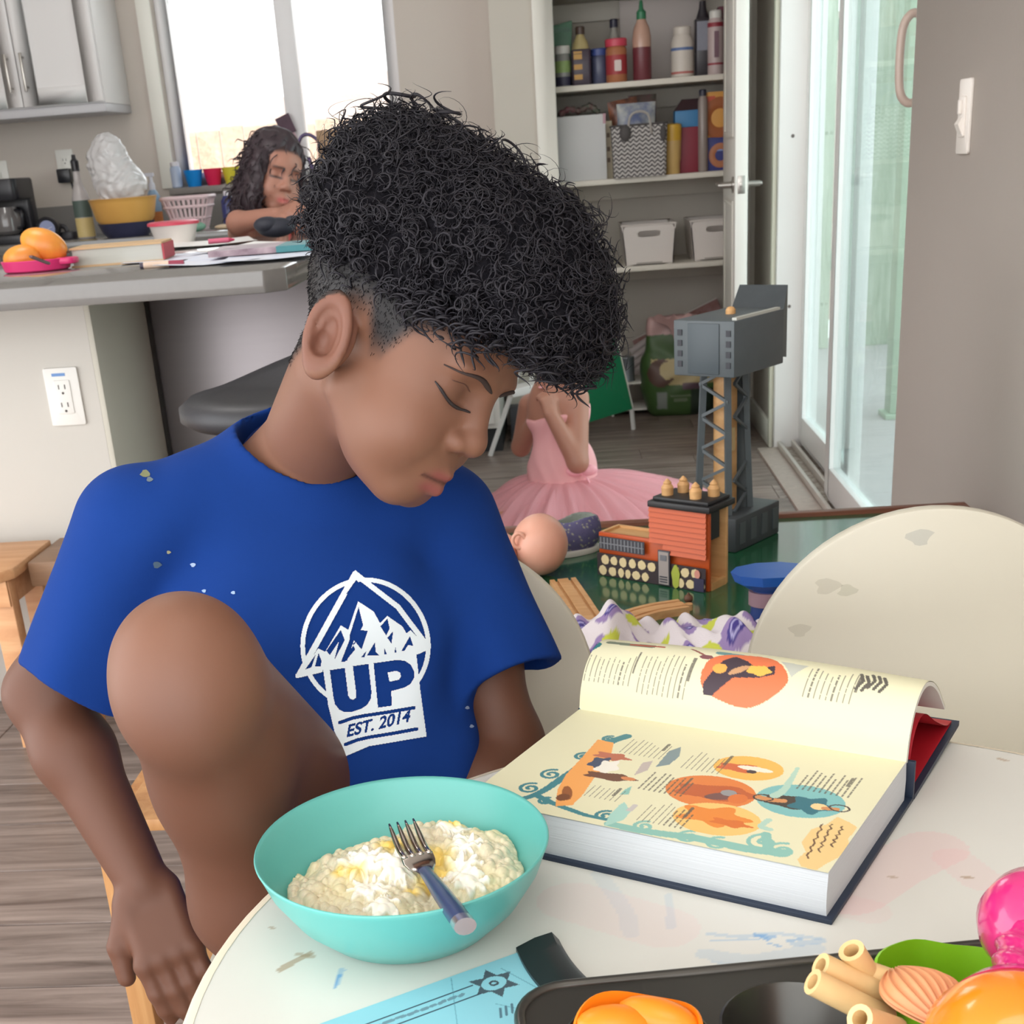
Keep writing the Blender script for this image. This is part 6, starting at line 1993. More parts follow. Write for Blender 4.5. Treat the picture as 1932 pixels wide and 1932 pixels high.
# ================================================================== open picture book
bA = at(1559, 1738, Z=T)
a1, a2 = math.radians(151.9), math.radians(61.9)
E1, E2 = A3(math.cos(a1), math.sin(a1), 0), A3(math.cos(a2), math.sin(a2), 0)
BL_, BW_, BH_ = 0.278, 0.187, 0.036
MBk = np.stack([E2, E1, A3(0, 0, 1)], 1)          # local x: away, y: along the spine to the left, z: up
bk_ = thing('picture_storybook', 'thick open illustrated storybook with dark blue cover', 'book', (bA[0], bA[1], T), M=MBk)
NAVYC = mat('cover navy', (34, 46, 66), 0.45)
PEDGE = mat('storybook page edges', (206, 210, 214), 0.7, var=(3, 0.05), stretch=(1, 1, 300), bump=(3, 0.4, 0.001))
obj('front_cover', MB().box(-0.004, -0.005, 0, BW_ + 0.006, BL_ + 0.005, 0.0038), NAVYC, bk_, bevel=0.0008)
nl = 14
pbk = MB()
edge = np.array([(0.0, 0.0038), (-0.0015, 0.012), (-0.001, 0.022), (0.001, BH_ - 0.001), (0.003, BH_), (BW_, BH_), (BW_ + 0.002, 0.02), (BW_, 0.0038)])
pbk.grid(np.array([[(x, y, z) for x, z in np.vstack([edge, edge[:1]])] for y in np.linspace(0, BL_, 4)]))
for y, rev in ((0.0, False), (BL_, True)):
    f = tuple(range(len(edge)))
    pbk.add([(x, y, z) for x, z in edge], [f if not rev else f[::-1]])
obj('page_block', pbk, PEDGE, bk_, smooth=20)
obj('spine', MB().box(BW_ + 0.006, -0.005, 0.0, BW_ + 0.010, BL_ + 0.005, BH_ - 0.002), NAVYC, bk_, bevel=0.0008)


def uv(x, y):
    p = at(x, y, Z=T + BH_) - A3(bA[0], bA[1], 0)
    return (p @ E2, p @ E1)


PAGE = (226, 222, 188)
cv = Canvas(0.0, 0.0, BW_, BL_, 0.0007, PAGE)
TEALC, TEAL2, GRY = (70, 132, 140), (140, 190, 178), (150, 150, 146)
INK = (96, 92, 84)


def L2(pts):
    return [uv(*p) for p in pts]


def textblock(cx, cy, n, ln, w=0.0009, gap=0.0042, col=INK, rag=0.35, seed=0):
    """lines of unreadably small print running away from the viewer"""
    r = np.random.default_rng(seed)
    u0, v0 = uv(cx, cy)
    for i in range(n):
        v = v0 + (i - n / 2) * gap
        l_ = ln * r.uniform(1 - rag, 1)
        s0 = u0 - ln / 2
        while s0 < u0 - ln / 2 + l_:
            e0 = s0 + r.uniform(0.002, 0.006)
            cv.line([(s0, v), (min(e0, u0 - ln / 2 + l_), v)], w, col, 0.75)
            s0 = e0 + 0.0012


def scroll(pts, w, col, w1=None, curls=()):
    P = smooth_path([tuple(uv(*p)) + (0.0,) for p in pts], 10 * len(pts))[:, :2]
    cv.line(P, w, col, 1.0, w1)
    for x, y, r in curls:
        u0, v0 = uv(x, y)
        a = np.linspace(0, 9, 50)
        rad = r * (1 - a / 11)
        cv.line(np.stack([u0 + rad * np.cos(a), v0 + rad * np.sin(a)], 1), 0.003, col, 1.0)


# border of teal waves, on the left and along the near edge
scroll([(1182, 1390), (1150, 1402), (1122, 1424), (1092, 1448), (1062, 1468), (1030, 1490), (1005, 1502), (985, 1508)], 0.009, TEALC, 0.006, ((1100, 1428, 0.007), (1040, 1462, 0.009), (1000, 1488, 0.009), (1150, 1395, 0.006)))
scroll([(1010, 1500), (1040, 1515), (1080, 1530), (1110, 1540), (1150, 1548)], 0.006, TEALC, 0.004, ((1030, 1512, 0.006), (1142, 1540, 0.008)))
scroll([(1150, 1555), (1200, 1566), (1250, 1574), (1300, 1580), (1360, 1592), (1420, 1604), (1480, 1610)], 0.008, TEAL2, 0.01, ((1215, 1560, 0.008), (1300, 1580, 0.009), (1355, 1592, 0.009), (1440, 1590, 0.012), (1475, 1606, 0.011)))
scroll([(1445, 1575), (1450, 1600), (1470, 1612)], 0.007, TEAL2)
# orange rocks with dark figures on the left
cv.poly(L2([(1128, 1396), (1158, 1402), (1150, 1440), (1120, 1470), (1100, 1500), (1080, 1520), (1048, 1522), (1052, 1490), (1068, 1462), (1098, 1430)]), (238, 166, 92))
cv.ell(*uv(1070, 1497), 0.012, 0.004, (150, 90, 50), 0.5)
cv.ell(*uv(1062, 1505), 0.006, 0.005, (120, 72, 44))
cv.ell(*uv(1155, 1428), 0.006, 0.014, (186, 110, 86), wob=0.2)
cv.ell(*uv(1132, 1440), 0.010, 0.008, (70, 80, 104), wob=0.2)
cv.ell(*uv(1146, 1448), 0.012, 0.008, (236, 232, 220), wob=0.2)
cv.ell(*uv(1150, 1466), 0.006, 0.020, (112, 74, 58), 0.1, wob=0.15)
cv.ell(*uv(1185, 1470), 0.003, 0.006, (206, 130, 84))
cv.poly(L2([(1237, 1448), (1262, 1418), (1285, 1410), (1282, 1428), (1262, 1444)]), (128, 146, 150))
cv.poly(L2([(1196, 1464), (1212, 1440), (1232, 1436), (1222, 1454)]), (190, 178, 172))
cv.poly(L2([(1168, 1500), (1180, 1490), (1192, 1484), (1186, 1500)]), TEAL2)
# discs with little figures
cv.ell(*uv(1412, 1450), 0.021, 0.027, (236, 184, 92))
cv.ell(*uv(1398, 1450), 0.007, 0.018, (206, 104, 66), 0.1, wob=0.15)
cv.ell(*uv(1425, 1452), 0.004, 0.014, (244, 232, 214))
cv.ell(*uv(1418, 1457), 0.003, 0.004, (70, 60, 66))
cv.ell(*uv(1340, 1494), 0.026, 0.034, (222, 130, 70))
cv.ell(*uv(1350, 1496), 0.012, 0.030, (190, 98, 58), 0.15, wob=0.12)
cv.ell(*uv(1365, 1503), 0.006, 0.014, (120, 84, 80), 0.5)
cv.ell(*uv(1375, 1497), 0.005, 0.006, (150, 150, 150))
cv.ell(*uv(1392, 1508), 0.008, 0.007, (216, 118, 62))
cv.ell(*uv(1352, 1546), 0.024, 0.032, (242, 196, 118))
cv.ell(*uv(1345, 1540), 0.013, 0.022, (228, 138, 62), 0.1, wob=0.25)
cv.ell(*uv(1378, 1554), 0.005, 0.014, (214, 116, 56), wob=0.2)
cv.ell(*uv(1510, 1512), 0.026, 0.032, (126, 186, 186))
cv.ell(*uv(1492, 1514), 0.010, 0.020, (70, 62, 58), 0.05, wob=0.1)
cv.ell(*uv(1530, 1520), 0.012, 0.014, (52, 112, 126), wob=0.2)
cv.ell(*uv(1545, 1523), 0.005, 0.006, (236, 206, 150))
cv.line(L2([(1430, 1504), (1452, 1510), (1478, 1512)]), 0.006, (206, 142, 92))
cv.line(L2([(1556, 1526), (1578, 1528)]), 0.005, (206, 142, 92))
for x, y in ((1440, 1506), (1584, 1526)):
    u0, v0 = uv(x, y)
    a = np.linspace(0, 6.3, 20)
    cv.line(np.stack([u0 + 0.005 * np.cos(a), v0 + 0.007 * np.sin(a)], 1), 0.0016, (70, 60, 60))
scroll([(1505, 1450), (1492, 1472), (1478, 1492), (1462, 1502)], 0.003, (176, 208, 192), 0.008)
scroll([(1450, 1548), (1436, 1560), (1452, 1566)], 0.005, (176, 208, 192))
cv.poly(L2([(1150, 1538), (1168, 1520), (1178, 1514), (1190, 1532), (1176, 1548), (1140, 1560)]), (166, 208, 196))
cv.poly(L2([(1180, 1530), (1196, 1518), (1204, 1520), (1192, 1532)]), (196, 190, 186))
# tan cloud with handwriting
cv.poly(L2([(1560, 1556), (1580, 1542), (1602, 1552), (1618, 1562), (1600, 1584), (1604, 1600), (1580, 1620), (1560, 1630), (1540, 1643), (1512, 1636), (1504, 1622), (1520, 1608), (1512, 1590), (1530, 1566)]), (232, 200, 138))
for x0, y0, x1, y1 in ((1590, 1560, 1568, 1598), (1570, 1556, 1544, 1608), (1552, 1556, 1522, 1620)):
    P = np.array(L2([(x0 + (x1 - x0) * t_, y0 + (y1 - y0) * t_) for t_ in np.linspace(0, 1, 14)]))
    P[:, 1] += 0.0012 * np.sin(np.arange(14) * 2.3)
    cv.line(P, 0.0012, (96, 66, 54), 0.9)
for k, (x, y, n, ln) in enumerate(((1215, 1412, 9, 0.030), (1330, 1438, 8, 0.034), (1256, 1478, 9, 0.034), (1255, 1536, 9, 0.034), (1560, 1478, 10, 0.036), (1138, 1496, 7, 0.020))):
    textblock(x, y, n, ln, seed=k)
    textblock(x + 40 * (1 if k < 5 else 0.6), y - 4, 1, 0.018, w=0.0022, seed=k + 20)
me = MB().grid(np.stack([cv.X, cv.Y, np.full(cv.X.shape, BH_ + 0.0004)], -1)).mesh('printed_page', mat('printed page', (255, 255, 255), 0.5, attr='Col'), smooth=180)
paint(me, cv.c.reshape(-1, 3))
obj('printed_page', me, None, bk_)

# the pages that arch up behind the gutter
arc = smooth_path([(BW_ - 0.001, 0, BH_ - 0.001), (BW_ + 0.004, 0, 0.055), (BW_ + 0.016, 0, 0.073), (BW_ + 0.036, 0, 0.083), (BW_ + 0.060, 0, 0.080), (BW_ + 0.088, 0, 0.064), (BW_ + 0.118, 0, 0.036)], 60)
sl = np.r_[0, np.cumsum(np.linalg.norm(np.diff(arc, axis=0), axis=1))]
S_ = sl[-1]
cv = Canvas(0.0, 0.0, S_, BL_, 0.0008, PAGE)
VIS = 0.072


def uva(x, y):
    """pixel on the arch: share of the way from gutter to crest, and along the spine"""
    t_ = (x - 1190) / 510.0
    yg, yt = 1380 + 75 * t_, 1278 + 48 * t_
    s = (yg - y) / (yg - yt)
    xl, xr = 1190 - 12 * s, 1700 + 38 * s
    return (s * VIS, BL_ * (xr - x) / (xr - xl))


def LA(pts):
    return [uva(*p) for p in pts]


_uv, uv = uv, uva
scroll([(1186, 1384), (1168, 1366), (1150, 1340), (1152, 1322), (1168, 1304), (1178, 1290)], 0.012, (34, 118, 124), 0.008, ((1176, 1286, 0.008), (1170, 1376, 0.009)))
cv.line(LA([(1196, 1278), (1240, 1284), (1280, 1287)]), 0.006, (120, 130, 110))
cv.line(LA([(1240, 1284), (1300, 1288)]), 0.003, (176, 80, 60))
cv.line(LA([(1400, 1297), (1440, 1302)]), 0.006, (110, 150, 150))
cv.ell(*uva(1455, 1340), 0.026, 0.036, (222, 118, 76), wob=0.03)
cv.poly(LA([(1393, 1352), (1415, 1316), (1432, 1306), (1455, 1316), (1475, 1330), (1502, 1322), (1505, 1338), (1480, 1344), (1440, 1344), (1410, 1368), (1396, 1366)]), (66, 52, 62))
cv.ell(*uva(1478, 1332), 0.005, 0.010, (236, 182, 84), wob=0.1)
cv.ell(*uva(1414, 1330), 0.005, 0.006, (230, 166, 80))
cv.ell(*uva(1446, 1332), 0.003, 0.009, (196, 150, 110), 0.6)
cv.poly(LA([(1508, 1310), (1555, 1316), (1532, 1342), (1520, 1324)]), (190, 192, 180))
cv.line(LA([(1350, 1290), (1382, 1308)]), 0.002, (150, 90, 80))
cv.ell(*uva(1384, 1310), 0.003, 0.006, (130, 80, 84))
for k, (x, y, n, ln) in enumerate(((1222, 1324, 10, 0.030), (1320, 1336, 10, 0.038), (1590, 1346, 9, 0.032))):
    textblock(x, y, n, ln, gap=0.0046, seed=40 + k)
    textblock(x + 44, y - 6, 1, 0.022, w=0.0022, seed=50 + k)
for k in range(5):
    x0, y0 = 1640 + 9 * k, 1338 + 3 * math.sin(k * 2)
    cv.line(LA([(x0, y0 - 14), (x0 + 4, y0 + 2), (x0 - 6, y0 + 16)]), 0.0028, INK)
uv = _uv
xs_ = np.interp(cv.X[0], sl, arc[:, 0])
zs_ = np.interp(cv.X[0], sl, arc[:, 2])
bulge = 0.004 * np.sin(cv.Y / BL_ * math.pi) * np.clip(cv.X / VIS, 0, 1)
me = MB().grid(np.stack([np.broadcast_to(xs_, cv.X.shape), cv.Y, zs_ + bulge], -1)).mesh('arched_page', mat('printed page', (255, 255, 255), 0.5, attr='Col'), smooth=180)
paint(me, cv.c.reshape(-1, 3))
obj('arched_page', me, None, bk_)
nrm = np.stack([-np.gradient(arc[:, 2]), 0 * arc[:, 0], np.gradient(arc[:, 0])], 1)
nrm /= np.linalg.norm(nrm, axis=1)[:, None]
th_ = 0.008
sec = np.vstack([arc - nrm * 0.0006, (arc - nrm * (th_ * np.linspace(0.6, 1, 60) * np.linspace(1, 0.35, 60))[:, None])[::-1]])
sec = np.vstack([sec, sec[:1]])
m = MB().grid(np.array([[p * A3(1, 0, 1) + A3(0, y, 0) for p in sec] for y in (0.0, BL_)]))
n_ = len(arc)
for y, rev in ((0.0, False), (BL_, True)):
    V_ = np.array([p * A3(1, 0, 1) + A3(0, y, 0) for p in sec[:-1]])
    F_ = [(i, i + 1, 2 * n_ - 2 - i, 2 * n_ - 1 - i) for i in range(n_ - 1)]
    m.add(V_, [f if not rev else f[::-1] for f in F_])
obj('arched_leaves', m, mat('leaf edges', (216, 214, 206), 0.7), bk_, smooth=30)
red = smooth_path([(BW_ + 0.008, 0, 0.006), (BW_ + 0.012, 0, 0.038), (BW_ + 0.026, 0, 0.056), (BW_ + 0.05, 0, 0.056), (BW_ + 0.085, 0, 0.036), (BW_ + 0.125, 0, 0.016), (BW_ + 0.146, 0, 0.012)], 40)
G = np.array([[p + A3(0, y, 0) for p in red] for y in (0.0, BL_)])
obj('red_endpaper', MB().grid(G).grid(G[::-1] - A3(0, 0, 0.0006)), mat('endpaper red', (178, 26, 40), 0.5), bk_, smooth=180)
obj('back_cover', MB().add([(BW_ + 0.011, -0.005, 0.0), (BW_ + 0.152, -0.005, 0.006), (BW_ + 0.152, BL_ + 0.005, 0.006), (BW_ + 0.011, BL_ + 0.005, 0.0), (BW_ + 0.011, -0.005, 0.004), (BW_ + 0.152, -0.005, 0.0105), (BW_ + 0.152, BL_ + 0.005, 0.0105), (BW_ + 0.011, BL_ + 0.005, 0.004)],
    [(3, 2, 1, 0), (4, 5, 6, 7), (0, 1, 5, 4), (1, 2, 6, 5), (2, 3, 7, 6), (3, 0, 4, 7)]), NAVYC, bk_, smooth=0)
obj('inner_lining', MB().add([(BW_ + 0.013, 0, 0.0045), (BW_ + 0.146, 0, 0.0108), (BW_ + 0.146, BL_, 0.0108), (BW_ + 0.013, BL_, 0.0045)], [(0, 1, 2, 3)]), mat('endpaper red', (178, 26, 40), 0.5), bk_)

# ================================================================== blue card with star, black strap
c0 = at(985, 1797, Z=T)
ka, kb = math.radians(211.7), math.radians(301.7)
KA, KB = A3(math.cos(ka), math.sin(ka), 0), A3(math.cos(kb), math.sin(kb), 0)
MK = np.stack([KB, KA, A3(0, 0, -1)], 1)
MK = np.stack([KA, KB, A3(0, 0, 1)], 1)
ct = thing('blue_card', 'light blue printed card with a grey star near the bowl', 'card', tuple(c0), M=MK)
cv = Canvas(0.0, 0.0, 0.22, 0.125, 0.0006, (140, 200, 214))


def uk(x, y):
    p = at(x, y, Z=T) - c0
    return (p @ KA, p @ KB)


u0, v0 = uk(932, 1858)
dg_ = (66, 74, 84)
e_ax = np.array(uk(975, 1852)) - np.array((u0, v0))
Rs = 0.0165
star = []
for i in range(12):
    a = i * math.pi / 6 + 0.35
    r_ = Rs if i % 2 == 0 else Rs * 0.55
    star.append((u0 + r_ * math.cos(a), v0 + r_ * math.sin(a)))
cv.poly(star, dg_, 0.9)
cv.ell(u0, v0, 0.0085, 0.0072, (140, 200, 214), 0.2)
cv.ell(u0, v0, 0.0032, 0.003, dg_)
cv.ell(u0, v0, 0.0016, 0.0012, (140, 200, 214))
for d in (0.0055, -0.0055):
    cv.line([(u0 + Rs * 0.75, v0 + d), (u0 + 0.2, v0 + d)], 0.0011, (48, 60, 78))
rr = np.random.default_rng(3)
s0 = u0 + 0.022
while s0 < u0 + 0.14:
    w_ = rr.uniform(0.002, 0.006)
    cv.line([(s0, v0 + rr.uniform(-0.0008, 0.0008)), (s0 + w_, v0 + rr.uniform(-0.0008, 0.0008))], 0.0028, (92, 116, 130), 0.7)
    s0 += w_ + 0.003
for x0, y0, x1, y1 in ((-0.012, -0.012, -0.03, 0.06), (0.02, -0.02, 0.05, 0.05), (0.01, 0.02, -0.012, 0.05)):
    cv.line([(u0 + x0, v0 + y0), (u0 + x1, v0 + y1)], 0.0006, (84, 140, 160), 0.7)
for k in range(3):
    cv.line([(u0 + 0.002 + 0.004 * k, v0 + 0.026), (u0 + 0.006 + 0.004 * k, v0 + 0.034)], 0.0016, (70, 96, 112), 0.8)
g = np.stack([cv.X, cv.Y, np.full(cv.X.shape, 0.0012)], -1)
me = MB().grid(g).mesh('printed_face', mat('card print', (255, 255, 255), 0.45, attr='Col'), smooth=180)
paint(me, cv.c.reshape(-1, 3))
obj('printed_face', me, None, ct)
obj('card_stock', MB().box(0, 0, 0.0002, 0.22, 0.125, 0.0010), mat('card blue', (140, 200, 214), 0.5), ct)
sp_ = [at(x, y, Z=T) - c0 for x, y in ((974, 1796), (1010, 1786), (1042, 1778), (1055, 1781))]
sq_ = [at(x, y, Z=T) - c0 for x, y in ((1062, 1910), (1090, 1905), (1130, 1895), (1150, 1890))]
ST = thing('black_strap', 'black curved rubber strap lying beside the blue card', 'strap', tuple(c0))
G = []
for t_ in np.linspace(0, 1, 14):
    row = []
    for k, (p_, q_) in enumerate(zip(sp_, sq_)):
        b_ = p_ * (1 - t_) + q_ * t_
        b_ = b_ + A3(-0.004, 0.0, 0) * math.sin(t_ * math.pi)
        row.append(b_ + A3(0, 0, (0.0015, 0.005, 0.006, 0.0015)[k] + 0.002))
    G.append(row)
G = np.array(G)
m = MB().grid(G[:, ::-1]).grid(np.array(G) * A3(1, 1, 0) + A3(0, 0, 0.0002))
m.grid(np.stack([G[:, 0], G[:, 0] * A3(1, 1, 0) + A3(0, 0, 0.0002)], 1)).grid(np.stack([G[:, -1] * A3(1, 1, 0) + A3(0, 0, 0.0002), G[:, -1]], 1)).grid(np.stack([G[0], G[0] * A3(1, 1, 0) + A3(0, 0, 0.0002)], 0))
obj('strap', m, mat('black rubber', (34, 38, 40), 0.35), ST, smooth=50)

# ================================================================== muffin tin with silicone cups and pasta
RZ = T + 0.032
m0 = at(1010, 1862, Z=RZ)
m1 = at(1850, 1780, Z=RZ)
ma = math.atan2(m1[1] - m0[1], m1[0] - m0[0])
mt_ = thing('muffin_tin', 'dark grey metal muffin tin at the front of table', 'muffin tin', (m0[0], m0[1], T), rz=ma)
TIN = mat('tin dark', (84, 82, 78), 0.32, 0.75, var=(12, 0.12))
CW = 0.087
NCX, NCY = 4, 3
ox, oy = -0.008, -0.012          # plate edge to first cell
pl = MB()
cup_r = 0.0395
for i in range(NCX):
    for j in range(NCY):
        cx0, cy0 = 0.0 + CW * (i + 0.5) + 0.006, -0.016 - CW * (j + 0.5)
        n_ = 32
        ci, sq = [], []
        for k in range(n_):
            a = 2 * math.pi * k / n_
            ci.append((cx0 + cup_r * math.cos(a), cy0 + cup_r * math.sin(a), 0.0315))
            mx_ = max(abs(math.cos(a)), abs(math.sin(a)))
            sq.append((cx0 + CW / 2 * math.cos(a) / mx_, cy0 + CW / 2 * math.sin(a) / mx_, 0.0315))
        pl.add(ci + sq, [(k, (k + 1) % n_, n_ + (k + 1) % n_, n_ + k) for k in range(n_)])
X0, X1, Y1_, Y0_ = 0.006, 0.006 + CW * NCX, -0.016, -0.016 - CW * NCY
outer_ = [(x + (X0 + X1) / 2, y + (Y0_ + Y1_) / 2) for x, y in rrect(X1 - X0 + 0.036, Y1_ - Y0_ + 0.032, 0.03, 8)]
innr = [(min(max(x, X0), X1), min(max(y, Y0_), Y1_)) for x, y in outer_]
k_ = len(outer_)
pl.add([(x, y, 0.0315) for x, y in innr] + [(x, y, 0.0315) for x, y in outer_], [(i, k_ + i, k_ + (i + 1) % k_, (i + 1) % k_) for i in range(k_)])
obj('plate', pl, TIN, mt_, smooth=30)
P_ = outer_ + outer_[:1]
obj('rolled_rim', MB().tube([(x, y, 0.031) for x, y in P_], 0.0035, 8, caps=False), TIN, mt_, smooth=180)
cupm = MB().lathe([(cup_r + 0.0015, 0.032), (cup_r, 0.0328), (cup_r - 0.001, 0.031), (cup_r - 0.009, 0.003), (cup_r - 0.011, 0.0012), (0.0, 0.0012)], 36, cap0=False, cap1=False).mesh('cup', TIN, smooth=60)
for i in range(NCX):
    for j in range(NCY):
        obj('cup', cupm, None, mt_, loc=(CW * (i + 0.5) + 0.006, -0.016 - CW * (j + 0.5), 0))


def tin_pos(i, j, z=0.0):
    return mt_.location + Matrix.Rotation(ma, 3, 'Z') @ Vector((CW * (i + 0.5) + 0.006, -0.016 - CW * (j + 0.5), z))


def sil_cup(name, label, pos, c, r=0.035, h=0.034, wav=0.0):
    t = thing(name, label, 'silicone cup', tuple(pos))
    rows = []
    for rr_, z_ in ((0.0, 0.002), (0.68, 0.0), (0.74, 0.003), (0.98, h), (0.94, h + 0.001), (0.70, 0.006), (0.0, 0.005)):
        a = np.linspace(0, 2 * math.pi, 49)
        w_ = 1 + wav * np.sin(a * 8) * (z_ / h)
        rows.append(np.stack([rr_ * r * w_ * np.cos(a), rr_ * r * w_ * np.sin(a), np.full(49, z_) + (0.003 * np.sin(a * 3 + 1) if z_ > h * 0.9 else 0)], 1))
    obj('cup_wall', MB().grid(np.array(rows)), mat('silicone ' + name, c, 0.35), t, smooth=50)
    return t


oc = sil_cup('orange_cup', 'bright orange silicone cup sitting in the muffin tin', tin_pos(0, 0, 0.004), (246, 138, 24), r=0.036, h=0.036)
obj('peak_fold', MB().ball((0.012, 0.012, 0.034), (0.024, 0.012, 0.010), M=rz3(-0.5)).ball((-0.012, 0.008, 0.033), (0.022, 0.014, 0.009)), mat('silicone orange_cup', (246, 138, 24), 0.35), oc, smooth=180)
gp = tin_pos(2, 0, 0.003)
gc = sil_cup('green_cup', 'lime green silicone cup holding pasta in the tin', gp, (130, 190, 30), r=0.0435, h=0.047, wav=0.02)
PASTA = mat('pasta', (226, 192, 136), 0.5, var=(30, 0.06), bump=(120, 0.2))
for k, (p_, q_, za, zb, r_, lab) in enumerate((((1533, 1852), (1675, 1925), 0.072, 0.045, 0.0072, 'pasta tube at far left pointing out of green cup'), ((1548, 1822), (1695, 1892), 0.074, 0.045, 0.0072, 'pasta tube lying above the leftmost pasta tube'),
                                    ((1606, 1793), (1650, 1862), 0.078, 0.05, 0.0072, 'short pasta tube standing highest in green cup'), ((1636, 1838), (1715, 1866), 0.060, 0.052, 0.0075, 'pasta tube tucked behind the ribbed shell'), ((1622, 1922), (1690, 1945), 0.074, 0.055, 0.0074, 'pasta tube with its open end facing the camera'))):
    a_, b_ = at(p_[0], p_[1], Z=T + za), at(q_[0], q_[1], Z=T + zb)
    d_ = (b_ - a_) / np.linalg.norm(b_ - a_)
    M_ = rot_to(d_)
    n_ = 16
    L_ = np.linalg.norm(b_ - a_)
    ang = np.linspace(0, 2 * math.pi, n_ + 1)
    rows = []
    for rr_, zz_ in ((r_, 0), (r_, L_), (r_ * 0.6, L_), (r_ * 0.6, 0), (r_, 0)):
        rows.append(np.stack([rr_ * np.cos(ang), rr_ * np.sin(ang), np.full(n_ + 1, zz_)], 1) @ M_.T)
    one('pasta_tube', MB().grid(np.array(rows)), PASTA, lab, 'pasta', loc=tuple(a_), group='pasta tubes in the green cup', smooth=50)
sc0 = at(1738, 1885, Z=T + 0.062)
g = []
for v_ in np.linspace(0, 1, 20):
    row = []
    for u_ in np.linspace(-1, 1, 49):
        w_ = 0.021 * math.sin(v_ * 2.6 + 0.25)
        row.append((u_ * w_, -0.026 + 0.052 * v_, 0.012 * math.sqrt(max(0, 1 - 0.85 * u_ * u_)) * math.sin(v_ * 2.7 + 0.2) + 0.0012 * math.cos(u_ * 26)))
    g.append(row)
g = np.array(g)
one('pasta_shell', MB().grid(g).grid(g[:, ::-1] - A3(0, 0, 0.002)), mat('shell salmon', (228, 158, 110), 0.5), 'ribbed salmon coloured pasta shell beside the tubes', 'pasta shell', loc=tuple(sc0), rz=0.25, smooth=180)

# ---- magenta and orange rattle at the right edge
Ob = at(1925, 2015, Z=T + 0.075)
Mg = at(1955, 1755, Z=T + 0.08)
rt = thing('toy_rattle', 'shiny magenta and orange toy rattle at the right edge', 'rattle', tuple(Ob))
MAG = mat('rattle magenta', (206, 44, 116), 0.18, coat=0.6)
ORB = mat('rattle orange', (248, 132, 20), 0.2, coat=0.6)
ax = Mg - Ob
La = np.linalg.norm(ax)
obj('orange_bulb', MB().lathe([(0.0, -0.046), (0.02, -0.042), (0.038, -0.028), (0.046, -0.006), (0.045, 0.012), (0.040, 0.022)], 40, axis=ax, cap0=False), ORB, rt, smooth=180)
obj('shoulder', MB().lathe([(0.0405, 0.022), (0.036, 0.032), (0.027, 0.042), (0.020, 0.05)], 40, axis=ax), MAG, rt, smooth=60)
rows = []
for i, s_ in enumerate(np.linspace(0.048, La - 0.016, 40)):
    a = np.linspace(0, 2 * math.pi, 41)
    r_ = 0.0185 + 0.0012 * np.sin(a * 6 + i * 0.55)
    rows.append(np.stack([r_ * np.cos(a), r_ * np.sin(a), np.full(41, s_)], 1) @ rot_to(ax).T)
obj('twisted_neck', MB().grid(np.array(rows)), MAG, rt, smooth=180)
obj('knob', MB().lathe([(0.012, La - 0.026), (0.022, La - 0.018), (0.029, La - 0.004), (0.031, La + 0.008), (0.027, La + 0.022), (0.016, La + 0.032), (0.0, La + 0.035)], 40, axis=ax, cap1=False), MAG, rt, smooth=60)

# ================================================================== people: shared helpers


def grp(p, c, R, fn, far=0.03):
    """evaluate fn only near its place; elsewhere a safe positive distance"""
    d = np.sqrt(((p - np.asarray(c, np.float32)) ** 2).sum(1)) - R
    out = np.maximum(d, 0) + far
    m = d < 0
    if m.any():
        out[m] = fn(p[m])
    return out.astype(np.float32)


def s_chain(p, pts, rad, k=0.01):
    d = None
    for a, b, ra, rb in zip(pts[:-1], pts[1:], rad[:-1], rad[1:]):
        e = s_cone(p, a, b, ra, rb)
        d = e if d is None else smin(d, e, k)
    return d


